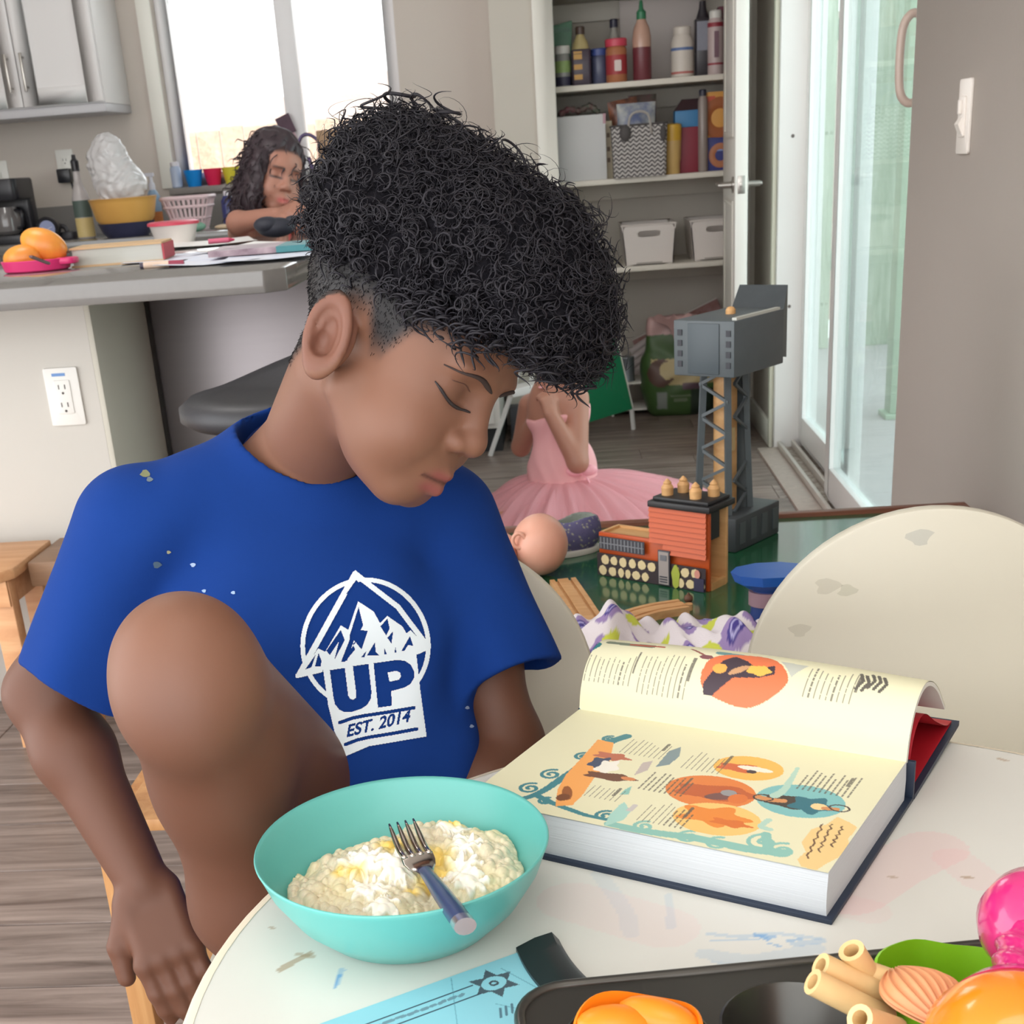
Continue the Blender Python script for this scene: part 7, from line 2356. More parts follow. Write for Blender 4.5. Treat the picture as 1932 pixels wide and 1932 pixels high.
def head_sdf(q, ears=True, closed=True):
    """child's head, local: x to his right, y forward, z up, origin between the ear canals"""
    ax_ = q.copy()
    ax_[:, 0] = np.abs(ax_[:, 0])
    d = s_ell(q, (0, -0.012, 0.055), (0.070, 0.088, 0.077))
    d = smin(d, s_ell(q, (0, 0.044, 0.045), (0.059, 0.050, 0.050)), 0.02)
    d = smin(d, s_ell(q, (0, 0.040, -0.005), (0.057, 0.050, 0.060)), 0.02)
    d = smin(d, s_ell(q, (0, 0.040, -0.045), (0.046, 0.044, 0.040)), 0.02)
    d = smin(d, s_cone(ax_, (0.047, 0.005, -0.028), (0.016, 0.066, -0.070), 0.016, 0.016), 0.02)
    d = smin(d, s_ell(ax_, (0.034, 0.058, -0.028), (0.025, 0.027, 0.027)), 0.018)
    d = smin(d, s_ell(q, (0, 0.069, -0.066), (0.019, 0.016, 0.015)), 0.016)
    d = smin(d, s_ell(q, (0, 0.074, -0.044), (0.027, 0.021, 0.021)), 0.012)
    d = smin(d, s_ell(ax_, (0.024, 0.079, 0.037), (0.024, 0.012, 0.008)), 0.012)
    d = smax(d, -s_ell(ax_, (0.030, 0.099, 0.018), (0.018, 0.018, 0.012)), 0.012)
    d = smin(d, s_ell(ax_, (0.0295, 0.0670, 0.0185), (0.0165, 0.0150, 0.0125)), 0.004)
    if closed:
        d = smax(d, -s_ell(ax_, (0.0295, 0.0855, 0.0095), (0.0145, 0.0050, 0.0016)), 0.002)
    d = smin(d, s_cone(q, (0, 0.084, 0.024), (0, 0.098, -0.006), 0.0075, 0.0095), 0.012)
    d = smin(d, s_ell(q, (0, 0.0985, -0.0120), (0.0132, 0.0118, 0.0112)), 0.006)
    d = smin(d, s_ell(ax_, (0.0135, 0.0915, -0.0165), (0.0082, 0.0105, 0.0080)), 0.005)
    d = smax(d, -s_ell(ax_, (0.0065, 0.0985, -0.0245), (0.0036, 0.005, 0.0036)), 0.003)
    d = smin(d, s_cone(ax_, (0.0, 0.0945, -0.0425), (0.020, 0.0845, -0.0475), 0.0062, 0.0035), 0.004)
    d = smin(d, s_cone(ax_, (0.0, 0.0925, -0.0570), (0.017, 0.0835, -0.0530), 0.0070, 0.0040), 0.004)
    d = smax(d, -s_cone(ax_, (0.0, 0.1030, -0.0495), (0.023, 0.0900, -0.0505), 0.0018, 0.0012), 0.003)
    d = smax(d, -s_ell(q, (0, 0.1005, -0.0335), (0.0028, 0.005, 0.006)), 0.004)
    if ears:
        en = np.array([0.93, 0.10, 0.05])
        en /= np.linalg.norm(en)
        ez_ = np.array([0.12, -0.30, 0.95])
        ez_ -= en * (ez_ @ en)
        ez_ /= np.linalg.norm(ez_)
        ey_ = np.cross(ez_, en)
        ME = np.stack([ey_, ez_, en], 1)
        en2 = np.array([0.80, 0.50, 0.10])
        c = np.array([0.0765, -0.013, 0.001])

        def ear(p):
            e = s_tor(p, c + en * 0.0015, ME, 0.0152, 0.0040, 1.74)
            e = smin(e, s_ell(p, c - en * 0.0065, (0.0160, 0.0275, 0.0036), ME), 0.003)
            e = smin(e, s_ell(p, c - ez_ * 0.0235 - ey_ * 0.003, (0.0088, 0.0098, 0.0052), ME), 0.006)
            e = smin(e, s_tor(p, c + ey_ * 0.0005 + ez_ * 0.001 - en * 0.0015, ME, 0.0084, 0.0026, 1.9), 0.003)
            e = smax(e, -s_ell(p, c - ez_ * 0.007 - ey_ * 0.002 + en * 0.001, (0.0070, 0.0095, 0.0085), ME), 0.003)
            e = smin(e, s_ell(p, c - ez_ * 0.007 - ey_ * 0.0135 - en * 0.001, (0.0042, 0.0066, 0.0046), ME), 0.004)
            e = smin(e, s_ell(p, (0.066, -0.006, -0.002), (0.006, 0.011, 0.020)), 0.004)
            return smax(e, -s_ell(p, c - ez_ * 0.007 - ey_ * 0.003 + en * 0.0035, (0.0072, 0.0092, 0.0095), ME), 0.003)
        d = smin(d, grp(ax_, c, 0.055, ear, 0.02), 0.007)
    return d


def tint(base, c, w):
    return base * (1 - w[:, None]) + np.array(c, float) * w[:, None]


def sstep(a, b, x):
    t = np.clip((x - a) / (b - a), 0, 1)
    return t * t * (3 - 2 * t)


def curl_mesh(seeds, n_turn, rc, length, rt, rng, sides=4, pts=13):
    """ringlets: (root, direction) pairs to tapered helical tubes in one mesh"""
    P0, D0 = seeds
    V, F, off = [], [], 0
    ang = np.linspace(0, 2 * math.pi, sides, endpoint=False)
    for p0, d0 in zip(P0, D0):
        M_ = rot_to(d0)
        tn = rng.uniform(*n_turn)
        k = int(pts * tn) + 4
        t = np.linspace(0, 1, k)
        r_ = rng.uniform(*rc)
        L_ = rng.uniform(*length)
        ph = rng.uniform(0, 6.28)
        w = np.clip(t / 0.25, 0, 1)
        hx = np.stack([r_ * w * np.cos(ph + 6.283 * tn * t), r_ * w * np.sin(ph + 6.283 * tn * t), L_ * t], 1) @ M_.T + p0
        hx[:, 2] -= 0.10 * L_ * t * t
        T_ = np.gradient(hx, axis=0)
        T_ /= np.linalg.norm(T_, axis=1)[:, None] + 1e-12
        N_ = np.cross(T_, d0)
        N_ /= np.linalg.norm(N_, axis=1)[:, None] + 1e-9
        B_ = np.cross(T_, N_)
        rad = rng.uniform(*rt) * np.clip((1.02 - t) * 3.5, 0.15, 1)
        ring = hx[:, None, :] + rad[:, None, None] * (np.cos(ang)[None, :, None] * N_[:, None, :] + np.sin(ang)[None, :, None] * B_[:, None, :])
        V.append(ring.reshape(-1, 3))
        i = np.arange(k - 1)[:, None] * sides
        j = np.arange(sides)[None, :]
        j2 = (j + 1) % sides
        F.append(np.stack([i + j, i + j2, i + sides + j2, i + sides + j], -1).reshape(-1, 4) + off)
        off += k * sides
    return np.concatenate(V), np.concatenate(F)


def surf_pts(V, Q, n, rng):
    """random points on a quad surface with outward normals"""
    a, b, c, d = (V[Q[:, i]] for i in range(4))
    nr = np.cross(c - a, d - b)
    ar = np.linalg.norm(nr, axis=1)
    i = rng.choice(len(Q), n, p=ar / ar.sum())
    w = rng.random((n, 2))
    p = a[i] + (b[i] - a[i]) * w[:, :1] + (d[i] - a[i]) * w[:, 1:]
    return p, nr[i] / (ar[i][:, None] + 1e-12)


# ================================================================== the boy
KD = 1.2633


def bp(x, y, w):
    return at(x, y, D=w * KD)


HC = A3(-0.1438, 1.0867, 0.9146)
HM = np.array([[-0.3264, -0.8895, 0.3197], [0.7386, -0.4511, -0.501], [0.5898, 0.0726, 0.8042]])   # rows: his right, forward, up
toH = lambda p: (p - HC.astype(np.float32)) @ HM.T.astype(np.float32)
fromH = lambda q: np.asarray(q) @ HM + HC
NB = bp(560, 860, 0.955)
RS, LS = bp(256, 1000, 0.935), bp(832, 985, 0.985)
SLR, SLL = bp(172, 1226, 0.955), bp(922, 1205, 0.985)
ELB, WRI, KNU = bp(82, 1308, 0.985), bp(268, 1660, 0.955), bp(318, 1775, 0.935)
KNE = bp(350, 1262, 0.745)
CALF, ANK = A3(KNE[0] + 0.002, 0.925, 0.52), A3(KNE[0] + 0.004, 0.965, 0.425)
HIPR, HIPL = A3(-0.245, 1.14, 0.458), A3(-0.12, 1.14, 0.455)
KNL, ANL = A3(-0.09, 0.90, 0.455), A3(-0.085, 0.93, 0.09)
LEL, LWR = bp(958, 1405, 0.985), A3(-0.125, 1.02, 0.50)
er = (LS - RS) * A3(1, 1, 0)
er /= np.linalg.norm(er)
ef = A3(er[1], -er[0], 0)
MT = np.stack([er, ef, A3(0, 0, 1)], 1)
CH = (RS + LS) / 2


def hand_pts(W, d, n, s, curl, size=1.0):
    """finger chains of a hand: W wrist, d pointing direction, n back-of-hand normal, s side of the thumb (unit, across)"""
    d, n = np.asarray(d, float), np.asarray(n, float)
    d = d / np.linalg.norm(d)
    n = n - d * (n @ d)
    n /= np.linalg.norm(n)
    a = np.cross(d, n) * s
    out = []
    for i, (off, ln) in enumerate(((0.021, 0.052), (0.007, 0.058), (-0.007, 0.054), (-0.020, 0.044))):
        k0 = W + (d * 0.066 + a * off) * size
        pts = [k0]
        ang = 0.25
        for j, fr in enumerate((0.45, 0.32, 0.23)):
            ang += curl[j]
            pts.append(pts[-1] + (d * math.cos(ang) - n * math.sin(ang)) * ln * fr * size)
        out.append(pts)
    th = [W + (d * 0.018 + a * 0.018) * size, W + (d * 0.042 + a * 0.036 - n * 0.006) * size, W + (d * 0.066 + a * 0.040 - n * 0.014) * size]
    return out, th, d, n, a


def hand_sdf(p, H, W, size=1.0):
    fingers, th, d, n, a = H
    MP = np.stack([a, d, n], 1)
    e = s_box(p, W + d * 0.038 * size, (0.0285 * size, 0.036 * size, 0.0125 * size), 0.012 * size, MP)
    for i, f in enumerate(fingers):
        r0 = (0.0082, 0.0086, 0.0082, 0.0072)[i] * size
        e = smin(e, s_chain(p, f, [r0, r0 * 0.95, r0 * 0.86, r0 * 0.74], 0.003), 0.005)
        e = smin(e, s_ell(p, f[0] + n * 0.002, (0.0085 * size,) * 3), 0.006)
    e = smin(e, s_chain(p, th, [0.0125 * size, 0.0095 * size, 0.0078 * size], 0.004), 0.008)
    return e


HR = hand_pts(WRI, KNU - WRI + A3(0, 0, -0.02), ray(300, 1750) * -1.0 + A3(-0.25, 0, 0.35), 1.0, (0.10, 0.30, 0.30), 1.12)
HLh = hand_pts(LWR, A3(-0.6, -0.5, -0.5), A3(0, -0.3, 1), -1.0, (0.3, 0.4, 0.3))


def body_sdf(p):
    q = toH(p)
    d = grp(p, fromH((0, 0.0, 0.02)), 0.21, lambda s: head_sdf(toH(s)), 0.03)
    d = smin(d, s_cone(p, fromH((0, -0.028, -0.025)), NB + A3(0.0, 0.01, -0.02), 0.044, 0.047), 0.022)
    tor = s_ell(p, CH + A3(0, 0, -0.085) + ef * 0.0, (0.118, 0.072, 0.125), MT)
    tor = smin(tor, s_ell(p, A3(CH[0] + 0.01, CH[1] - 0.02, 0.57), (0.105, 0.075, 0.13), MT), 0.05)
    tor = smin(tor, s_cone(p, RS + er * 0.01, LS - er * 0.01, 0.038, 0.038), 0.03)
    tor = smin(tor, s_cone(p, NB - A3(0, 0, 0.02), RS + er * 0.03, 0.042, 0.036), 0.03)
    tor = smin(tor, s_cone(p, NB - A3(0, 0, 0.02), LS - er * 0.03, 0.042, 0.036), 0.03)
    d = smin(d, tor, 0.02)
    ar = s_chain(p, [RS, (RS * 0.4 + ELB * 0.6), ELB, ELB * 0.68 + WRI * 0.32, WRI], [0.040, 0.0365, 0.0325, 0.0345, 0.0235], 0.02)
    ar = smin(ar, grp(p, KNU, 0.14, lambda s: hand_sdf(s, HR, WRI, 1.08), 0.03), 0.012)
    d = smin(d, ar, 0.018)
    al = s_chain(p, [LS, LS * 0.4 + LEL * 0.6, LEL, LEL * 0.6 + LWR * 0.4, LWR], [0.036, 0.0335, 0.031, 0.032, 0.0235], 0.02)
    al = smin(al, grp(p, LWR, 0.16, lambda s: hand_sdf(s, HLh, LWR), 0.03), 0.012)
    d = smin(d, al, 0.018)
    lr = s_cone(p, HIPR, KNE, 0.072, 0.047)
    lr = smin(lr, s_ell(p, KNE + A3(0.0, 0.0, 0.004), (0.047, 0.045, 0.048)), 0.02)
    lr = smin(lr, s_ell(p, KNE + A3(0.002, -0.022, -0.022), (0.032, 0.026, 0.036)), 0.03)
    sh = s_chain(p, [KNE + A3(0, 0.004, -0.03), KNE * 0.55 + CALF * 0.45 + A3(0, 0.006, 0), CALF, ANK], [0.043, 0.0445, 0.041, 0.029], 0.03)
    sh = smin(sh, s_ell(p, CALF + A3(0, 0.022, 0.06), (0.036, 0.033, 0.075)), 0.02)
    lr = smin(lr, sh, 0.035)
    ft = s_chain(p, [ANK + A3(0, 0.015, -0.018), ANK + A3(0, -0.055, -0.024), ANK + A3(0.004, -0.105, -0.030)], [0.026, 0.022, 0.014], 0.02)
    for i in range(5):
        ft = smin(ft, s_ell(p, ANK + A3(-0.024 + 0.012 * i, -0.118 + 0.005 * abs(i - 3), -0.033), (0.0075, 0.012, 0.008)), 0.006)
    lr = smin(lr, ft, 0.015)
    d = smin(d, lr, 0.02)
    ll = s_chain(p, [HIPL, KNL, KNL * 0.5 + ANL * 0.5 + A3(0, 0.01, 0), ANL], [0.072, 0.05, 0.046, 0.03], 0.03)
    ll = smin(ll, s_chain(p, [ANL + A3(0, 0.015, -0.03), ANL + A3(0, -0.11, -0.055)], [0.028, 0.018]), 0.02)
    return smin(d, ll, 0.02)


V, Q = surf_net(body_sdf, (-0.60, 0.70, 0.0), (0.03, 1.34, 1.10), 0.0021)
qh = (V - HC) @ HM.T
SKIN = np.array([124, 86, 68.0])
colb = np.tile(SKIN, (len(V), 1))
hx, hy, hz = qh[:, 0], qh[:, 1], qh[:, 2]
inhead = (np.linalg.norm(qh - A3(0, 0, 0.02), axis=1) < 0.16) & (hz > -0.11)
# limb shade put into the skin colour: darker and warmer than the face
limb = sstep(0.76, 0.66, V[:, 2]) * (~inhead)
colb = tint(colb, (96, 61, 45), limb * 0.85)
kn = np.exp(-((V - (KNE + A3(0, -0.045, -0.01))) ** 2).sum(1) / 0.028 ** 2)
colb = tint(colb, (112, 80, 69), kn * 0.6)
ahx = np.abs(hx)
# cropped hair on back and sides, fading to skin at the hairline
line = np.interp(hy, [-0.12, -0.06, -0.02, 0.0, 0.012, 0.024, 0.04, 0.055, 0.075, 0.1], [-0.045, -0.04, 0.030, 0.036, 0.012, 0.014, 0.044, 0.055, 0.062, 0.068])
earz = (np.linalg.norm((np.stack([ahx, hy, hz], 1) - A3(0.079, -0.013, 0.001)) * A3(1.2, 1.35, 0.9), axis=1) < 0.0275)
fade = sstep(-0.014, 0.016, hz - line) * inhead * (~earz)
colb = tint(colb, (27, 25, 27), fade * 0.97)
colb = tint(colb, (118, 78, 66), (earz & inhead) * 0.6)
# lips, lids, nose
lip = np.exp(-(np.maximum(0, ahx - 0.012) / 0.007) ** 2) * sstep(0.0862, 0.0905, hy + 0.18 * ahx) * (np.exp(-((hz + 0.0455) / 0.0042) ** 2) + np.exp(-((hz + 0.0575) / 0.0058) ** 2)).clip(0, 1)
colb = tint(colb, (132, 70, 68), lip * inhead * 0.85)
mouth = np.exp(-((hz + 0.0500) / 0.0016) ** 2) * (ahx < 0.024) * (hy > 0.075)
colb = tint(colb, (70, 38, 36), mouth * inhead * 0.8)
lid = np.exp(-(((ahx - 0.0295) / 0.016) ** 2 + ((hz - 0.017) / 0.012) ** 2)) * (hy > 0.05)
colb = tint(colb, (90, 60, 50), lid * inhead * 0.45)
chk = np.exp(-(((ahx - 0.040) / 0.02) ** 2 + ((hz + 0.020) / 0.02) ** 2)) * (hy > 0.03)
colb = tint(colb, (122, 83, 67), chk * inhead * 0.35)
BOY0 = A3(-0.2, 1.1, 0.38)
boy = thing('person', 'boy in a blue logo T-shirt looking down at an open book', 'person', tuple(BOY0))
SKM = mat('boy skin', (255, 255, 255), 0.52, attr='Col', spec=0.35, sss=0.12, var=(60, 0.04), bump=(350, 0.06, 0.0006))
obj('body', np_mesh('body', V - BOY0, Q, SKM, colb, relax=1), None, boy)
BVH_BODY = BVHTree.FromPolygons(V.tolist(), Q.tolist())


def onto_face(pts, lift=0.0006):
    """press head-local points along -y onto the face"""
    out = []
    for p_ in pts:
        o = fromH(A3(p_[0], 0.16, p_[2]))
        h = BVH_BODY.ray_cast(Vector(o), Vector(-HM[1]))
        c_ = np.array(h[0]) if h[0] is not None else fromH(p_)
        out.append(c_ + HM[1] * lift)
    return np.array(out)


def dense(pts, n=18):
    return smooth_path([tuple(p) + (0.0,) for p in pts], n)[:, :2]


HAIRM = mat('boy hair', (36, 34, 40), 0.55, var=(40, 0.15), spec=0.3)
for s in (1, -1):
    br_ = onto_face([(s * x, 0, z) for x, z in dense([(0.008, 0.0290), (0.018, 0.0325), (0.029, 0.0350), (0.040, 0.0345), (0.051, 0.0300)])], 0.0004)
    P = br_
    m = MB().tube(P - BOY0, [0.0008, 0.0014, 0.0018, 0.0021, 0.0022, 0.0022, 0.0022, 0.0022, 0.0021, 0.002, 0.0019, 0.0018, 0.0016, 0.0015, 0.0013, 0.0011, 0.0008, 0.0005], 8, flat=1.0)
    obj('eyebrow', m, mat('boy brow hair', (52, 38, 35), 0.8), boy, smooth=180)
    la = onto_face([(s * x, 0, z) for x, z in dense([(0.0140, 0.0085), (0.022, 0.0070), (0.031, 0.0075), (0.040, 0.0105), (0.049, 0.0160)])], 0.001)
    P = la
    obj('eyelashes', MB().tube(P - BOY0, [0.0006] + [0.0010] * 4 + [0.0014] * 6 + [0.0013] * 5 + [0.0009, 0.0005], 8), mat('lash dark', (38, 32, 34), 0.6), boy, smooth=180)
    cr_ = onto_face([(s * x, 0, z) for x, z in dense([(0.019, 0.0215), (0.030, 0.0250), (0.043, 0.0235)])], 0.0)
    obj('lid_crease', MB().tube(cr_ - BOY0, [0.0002] + [0.0005] * 16 + [0.0002], 6), mat('crease', (88, 58, 48), 0.7), boy, smooth=180)

# ---- cropped stubble where the sides are shaved short
fq = fade[Q].min(1)
sel = Q[fq > 0.12]
hs = np.random.default_rng(8)
sp_, sn_ = surf_pts(V, sel, 15000, hs)
qs_ = (sp_ - HC) @ HM.T
keep_ = (qs_[:, 2] < 0.085) & (hs.random(len(sp_)) < np.interp(qs_[:, 2] - np.interp(qs_[:, 1], [-0.12, -0.06, -0.02, 0.0, 0.012, 0.024, 0.04, 0.055, 0.075, 0.1], [-0.045, -0.04, 0.030, 0.036, 0.012, 0.014, 0.044, 0.055, 0.062, 0.068]), [-0.01, 0.02], [0.15, 1.0]))
sp_, sn_ = sp_[keep_], sn_[keep_]
sd_ = sn_ * 0.5 + HM[1] * 0.35 - HM[2] * 0.7 + hs.normal(size=sn_.shape) * 0.25
sd_ /= np.linalg.norm(sd_, axis=1)[:, None]
a_, b_ = curl_mesh((sp_ - sn_ * 0.0004, sd_), (0.02, 0.1), (0.0001, 0.0002), (0.0018, 0.0036), (0.00014, 0.00025), hs, sides=3, pts=3)
tag(obj('cropped_hair', np_mesh('cropped_hair', a_ - BOY0, b_, mat('boy stubble', (30, 28, 30), 0.8, spec=0.1), relax=0), None, boy), kind='stuff')

# ---- hair: dense curly mass over the crown and brow


def hair_core(q):
    d = s_ell(q, (0, -0.028, 0.092), (0.086, 0.090, 0.079))
    d = smin(d, s_ell(q, (0, 0.050, 0.108), (0.082, 0.078, 0.064)), 0.03)
    d = smin(d, s_ell(q, (0, 0.100, 0.095), (0.066, 0.044, 0.036)), 0.02)
    d = smin(d, s_ell(q, (0, -0.080, 0.128), (0.045, 0.036, 0.034)), 0.02)
    d = smax(d, 0.050 + 0.22 * np.maximum(q[:, 1], 0) - q[:, 2], 0.012)
    n = np.sin(q[:, 0] * 190 + 3 * np.sin(q[:, 2] * 120)) * np.sin(q[:, 1] * 170 + 2 * np.sin(q[:, 0] * 110)) * np.sin(q[:, 2] * 180 + 2 * np.sin(q[:, 1] * 130))
    return d - 0.0045 * n


Vh, Qh = surf_net(hair_core, (-0.12, -0.15, 0.0), (0.12, 0.17, 0.22), 0.0028)
hr = np.random.default_rng(5)
hp, hn = surf_pts(Vh, Qh, 8200, hr)
down = A3(0, 0.25, -0.5)
hd = hn * 0.55 + hr.normal(size=hn.shape) * 0.7 + down * np.clip(hp[:, 1:2] * 6, 0, 0.8)
hd /= np.linalg.norm(hd, axis=1)[:, None]
CV1, CF1 = curl_mesh((hp - hn * 0.004, hd), (0.8, 2.4), (0.0018, 0.0058), (0.010, 0.026), (0.0004, 0.00095), hr, sides=3, pts=9)
# hanging ringlets of the fringe and bigger loops on the crown
fp, fn_ = [], []
for _ in range(150):
    x = hr.uniform(-0.06, 0.07)
    fp.append((x, 0.122 + hr.uniform(-0.035, 0.02) - 2.2 * x * x, 0.080 + hr.uniform(-0.006, 0.012)))
    fn_.append(A3(hr.uniform(-0.3, 0.3), hr.uniform(-0.1, 0.5), -1.0))
for _ in range(70):
    y = hr.uniform(0.0, 0.10)
    fp.append((0.068 - 0.15 * max(0, y - 0.05), y, 0.062 + hr.uniform(-0.004, 0.01)))
    fn_.append(A3(hr.uniform(0.0, 0.6), hr.uniform(-0.2, 0.5), -0.8))
CV2, CF2 = curl_mesh((np.array(fp), np.array(fn_)), (1.0, 1.9), (0.0035, 0.0075), (0.012, 0.026), (0.0007, 0.0012), hr, sides=4)
lp = np.array([(0.0, -0.105, 0.158), (0.01, -0.108, 0.150), (-0.01, -0.098, 0.165), (0.0, -0.06, 0.172), (0.02, -0.02, 0.165), (0.0, 0.03, 0.165), (0.0, 0.06, 0.162), (0.0, 0.10, 0.140), (0.0, 0.13, 0.115), (0.02, -0.05, 0.17), (0.0, 0.0, 0.17), (0.0, 0.12, 0.13)])
ln_ = np.array([(0.1, -0.2, 1.0), (0.5, -0.5, 0.8), (-0.3, 0.1, 1.0), (0.3, -0.2, 1.0), (0.2, 0.2, 1), (0, 0.3, 1), (0.4, 0.5, 0.8), (0, 1, 0.7), (0.2, 1, 0.2), (0, -0.4, 1), (0.4, 0.3, 1), (0.2, 1, 0.4)])
CV3, CF3 = curl_mesh((lp, ln_ / np.linalg.norm(ln_, axis=1)[:, None]), (1.1, 1.8), (0.010, 0.016), (0.014, 0.026), (0.0010, 0.0017), hr, sides=5, pts=18)
fl_p, fl_n = surf_pts(Vh, Qh, 420, hr)
k_ = (fl_p[:, 2] > 0.10)
fl_p, fl_n = fl_p[k_][:150], fl_n[k_][:150]
fl_d = fl_n + hr.normal(size=fl_n.shape) * 0.5
fl_d /= np.linalg.norm(fl_d, axis=1)[:, None]
CV4, CF4 = curl_mesh((fl_p, fl_d), (0.8, 1.8), (0.007, 0.016), (0.014, 0.034), (0.00022, 0.00042), hr, sides=3, pts=16)
obj('hair', np_mesh('hair', fromH(Vh) - BOY0, Qh, mat('boy hair core', (24, 23, 27), 0.95, spec=0.05, bump=(260, 1.0, 0.003)), relax=0), None, boy)
allV = np.concatenate([CV1, CV2, CV3, CV4])
allF = np.concatenate([CF1, CF2 + len(CV1), CF3 + len(CV1) + len(CV2), CF4 + len(CV1) + len(CV2) + len(CV3)])
o_ = obj('hair_curls', np_mesh('hair_curls', fromH(allV) - BOY0, allF, HAIRM, relax=0), None, boy)
tag(o_, kind='stuff')

# ---- T-shirt
NC = bp(588, 852, 0.955)
nn_ = ef * 0.47 + A3(0, 0, 0.883)
nn_ /= np.linalg.norm(nn_)
MN = rot_to(nn_)


def shirt_solid(p):
    d = s_ell(p, CH + A3(0, 0, -0.09), (0.142, 0.090, 0.135), MT)
    d = smin(d, s_box(p, A3(CH[0] + 0.012, CH[1] - 0.018, 0.53), (0.124, 0.092, 0.215), 0.075, MT), 0.08)
    d = smin(d, s_ell(p, A3(CH[0] + 0.03, 1.085, 0.525), (0.135, 0.090, 0.115), MT), 0.05)
    d = smin(d, s_cone(p, RS + er * 0.01, LS - er * 0.01, 0.052, 0.050), 0.03)
    d = smin(d, s_cone(p, NB - A3(0, 0, 0.012), RS + er * 0.03, 0.056, 0.049), 0.03)
    d = smin(d, s_cone(p, NB - A3(0, 0, 0.012), LS - er * 0.03, 0.056, 0.049), 0.03)
    d = smin(d, s_ell(p, NC - nn_ * 0.012, (0.083, 0.078, 0.03), MN), 0.02)
    # folds
    r_ = (p - CH.astype(np.float32)) @ MT.astype(np.float32)
    f = 0.0030 * np.sin(r_[:, 0] * 42 + r_[:, 2] * 30 + 2.0 * np.sin(r_[:, 2] * 14)) * np.clip((0.04 - r_[:, 2]) / 0.2, 0, 1)
    f = f + 0.0035 * np.sin(r_[:, 2] * 60 + r_[:, 0] * 22 + 1.0) * np.clip((-0.16 - r_[:, 2]) / 0.08, 0, 1)
    f = f + 0.0030 * np.sin((r_[:, 0] - r_[:, 2]) * 55) * np.exp(-((np.abs(r_[:, 0]) - 0.12) / 0.05) ** 2)
    return d + f


aR = (SLR - RS) / np.linalg.norm(SLR - RS)
aL = (SLL - LS) / np.linalg.norm(SLL - LS)


def sleeve(p, S, E, ax, r0, r1, rin, cut, w0):
    o = s_cone(p, S, E + ax * 0.06, r0, r1)
    v = p - E.astype(np.float32)
    side = np.cross(ax, A3(0, 1, 0))
    phi = np.arctan2(v @ side.astype(np.float32), v[:, 1])
    o = o + 0.0018 * np.sin(phi * 5 + w0) * np.clip((v @ ax.astype(np.float32)) / 0.08 + 0.8, 0, 1)
    o = smax(o, v @ ax.astype(np.float32) - cut + 0.006 * np.sin(phi * 2 + w0), 0.003)
    return smax(o, -s_cone(p, E - ax * 0.02, E + ax * 0.14, rin, rin * 1.12), 0.003)


def shirt_sdf(p):
    d = shirt_solid(p)
    d = smin(d, sleeve(p, RS, SLR, aR, 0.054, 0.055, 0.042, 0.036, 0.5), 0.016)
    d = smin(d, sleeve(p, LS, SLL, aL, 0.052, 0.055, 0.041, 0.040, 2.2), 0.024)
    d = smax(d, -s_cone(p, NC - nn_ * 0.03, NC + nn_ * 0.2, 0.0625, 0.070), 0.003)
    return smax(d, 0.425 - p[:, 2], 0.002)


Vs, Qs = surf_net(shirt_sdf, (-0.60, 0.98, 0.40), (0.06, 1.34, 0.92), 0.003)
SHIRT = mat('blue cotton', (13, 52, 122), 0.9, var=(25, 0.05), bump=(900, 0.25, 0.0005), spec=0.2)
tsh = obj('t_shirt', np_mesh('t_shirt', Vs - BOY0, Qs, SHIRT, relax=2), None, boy)
th_ = np.linspace(0, 2 * math.pi, 65)
obj('collar', MB().tube([tuple(NC - BOY0 + MN @ A3(0.0665 * math.cos(a), 0.0665 * math.sin(a), -0.005 + 0.004 * math.sin(a * 2))) for a in th_], 0.0065, 10, caps=False, flat=1.0), mat('collar rib', (10, 40, 100), 0.85, bump=(700, 0.3, 0.0006)), tsh, smooth=180)

# paint flecks on the shirt
BVH_S = BVHTree.FromPolygons(Vs.tolist(), Qs.tolist())


def onto_shirt(x, y, lift=0.0007):
    r_ = ray(x, y)
    h = BVH_S.ray_cast(Vector(CAM), Vector(r_ / np.linalg.norm(r_)))
    if h[0] is None:
        return None
    return np.array(h[0]) - r_ / np.linalg.norm(r_) * lift


for i, (x, y, s, c) in enumerate(((274, 893, 9, (120, 124, 90)), (282, 904, 6, (96, 110, 120)), (296, 1066, 8, (70, 92, 110)), (364, 1066, 5, (150, 170, 200)), (385, 1115, 4, (140, 165, 205)), (440, 1118, 4, (150, 175, 210)), (882, 1335, 4, (150, 170, 200)), (890, 1370, 4, (150, 170, 200)), (318, 1042, 4, (150, 150, 120)))):
    P = [onto_shirt(x + s * math.cos(a) * (1 + 0.3 * math.sin(3 * a + i)), y + 0.8 * s * math.sin(a)) for a in np.linspace(0, 6.283, 9, endpoint=False)]
    if all(q_ is not None for q_ in P):
        obj('paint_fleck', MB().add(np.array(P) - BOY0, [tuple(range(8, -1, -1))]), mat('fleck %d' % i, c, 0.8), tsh, smooth=0)

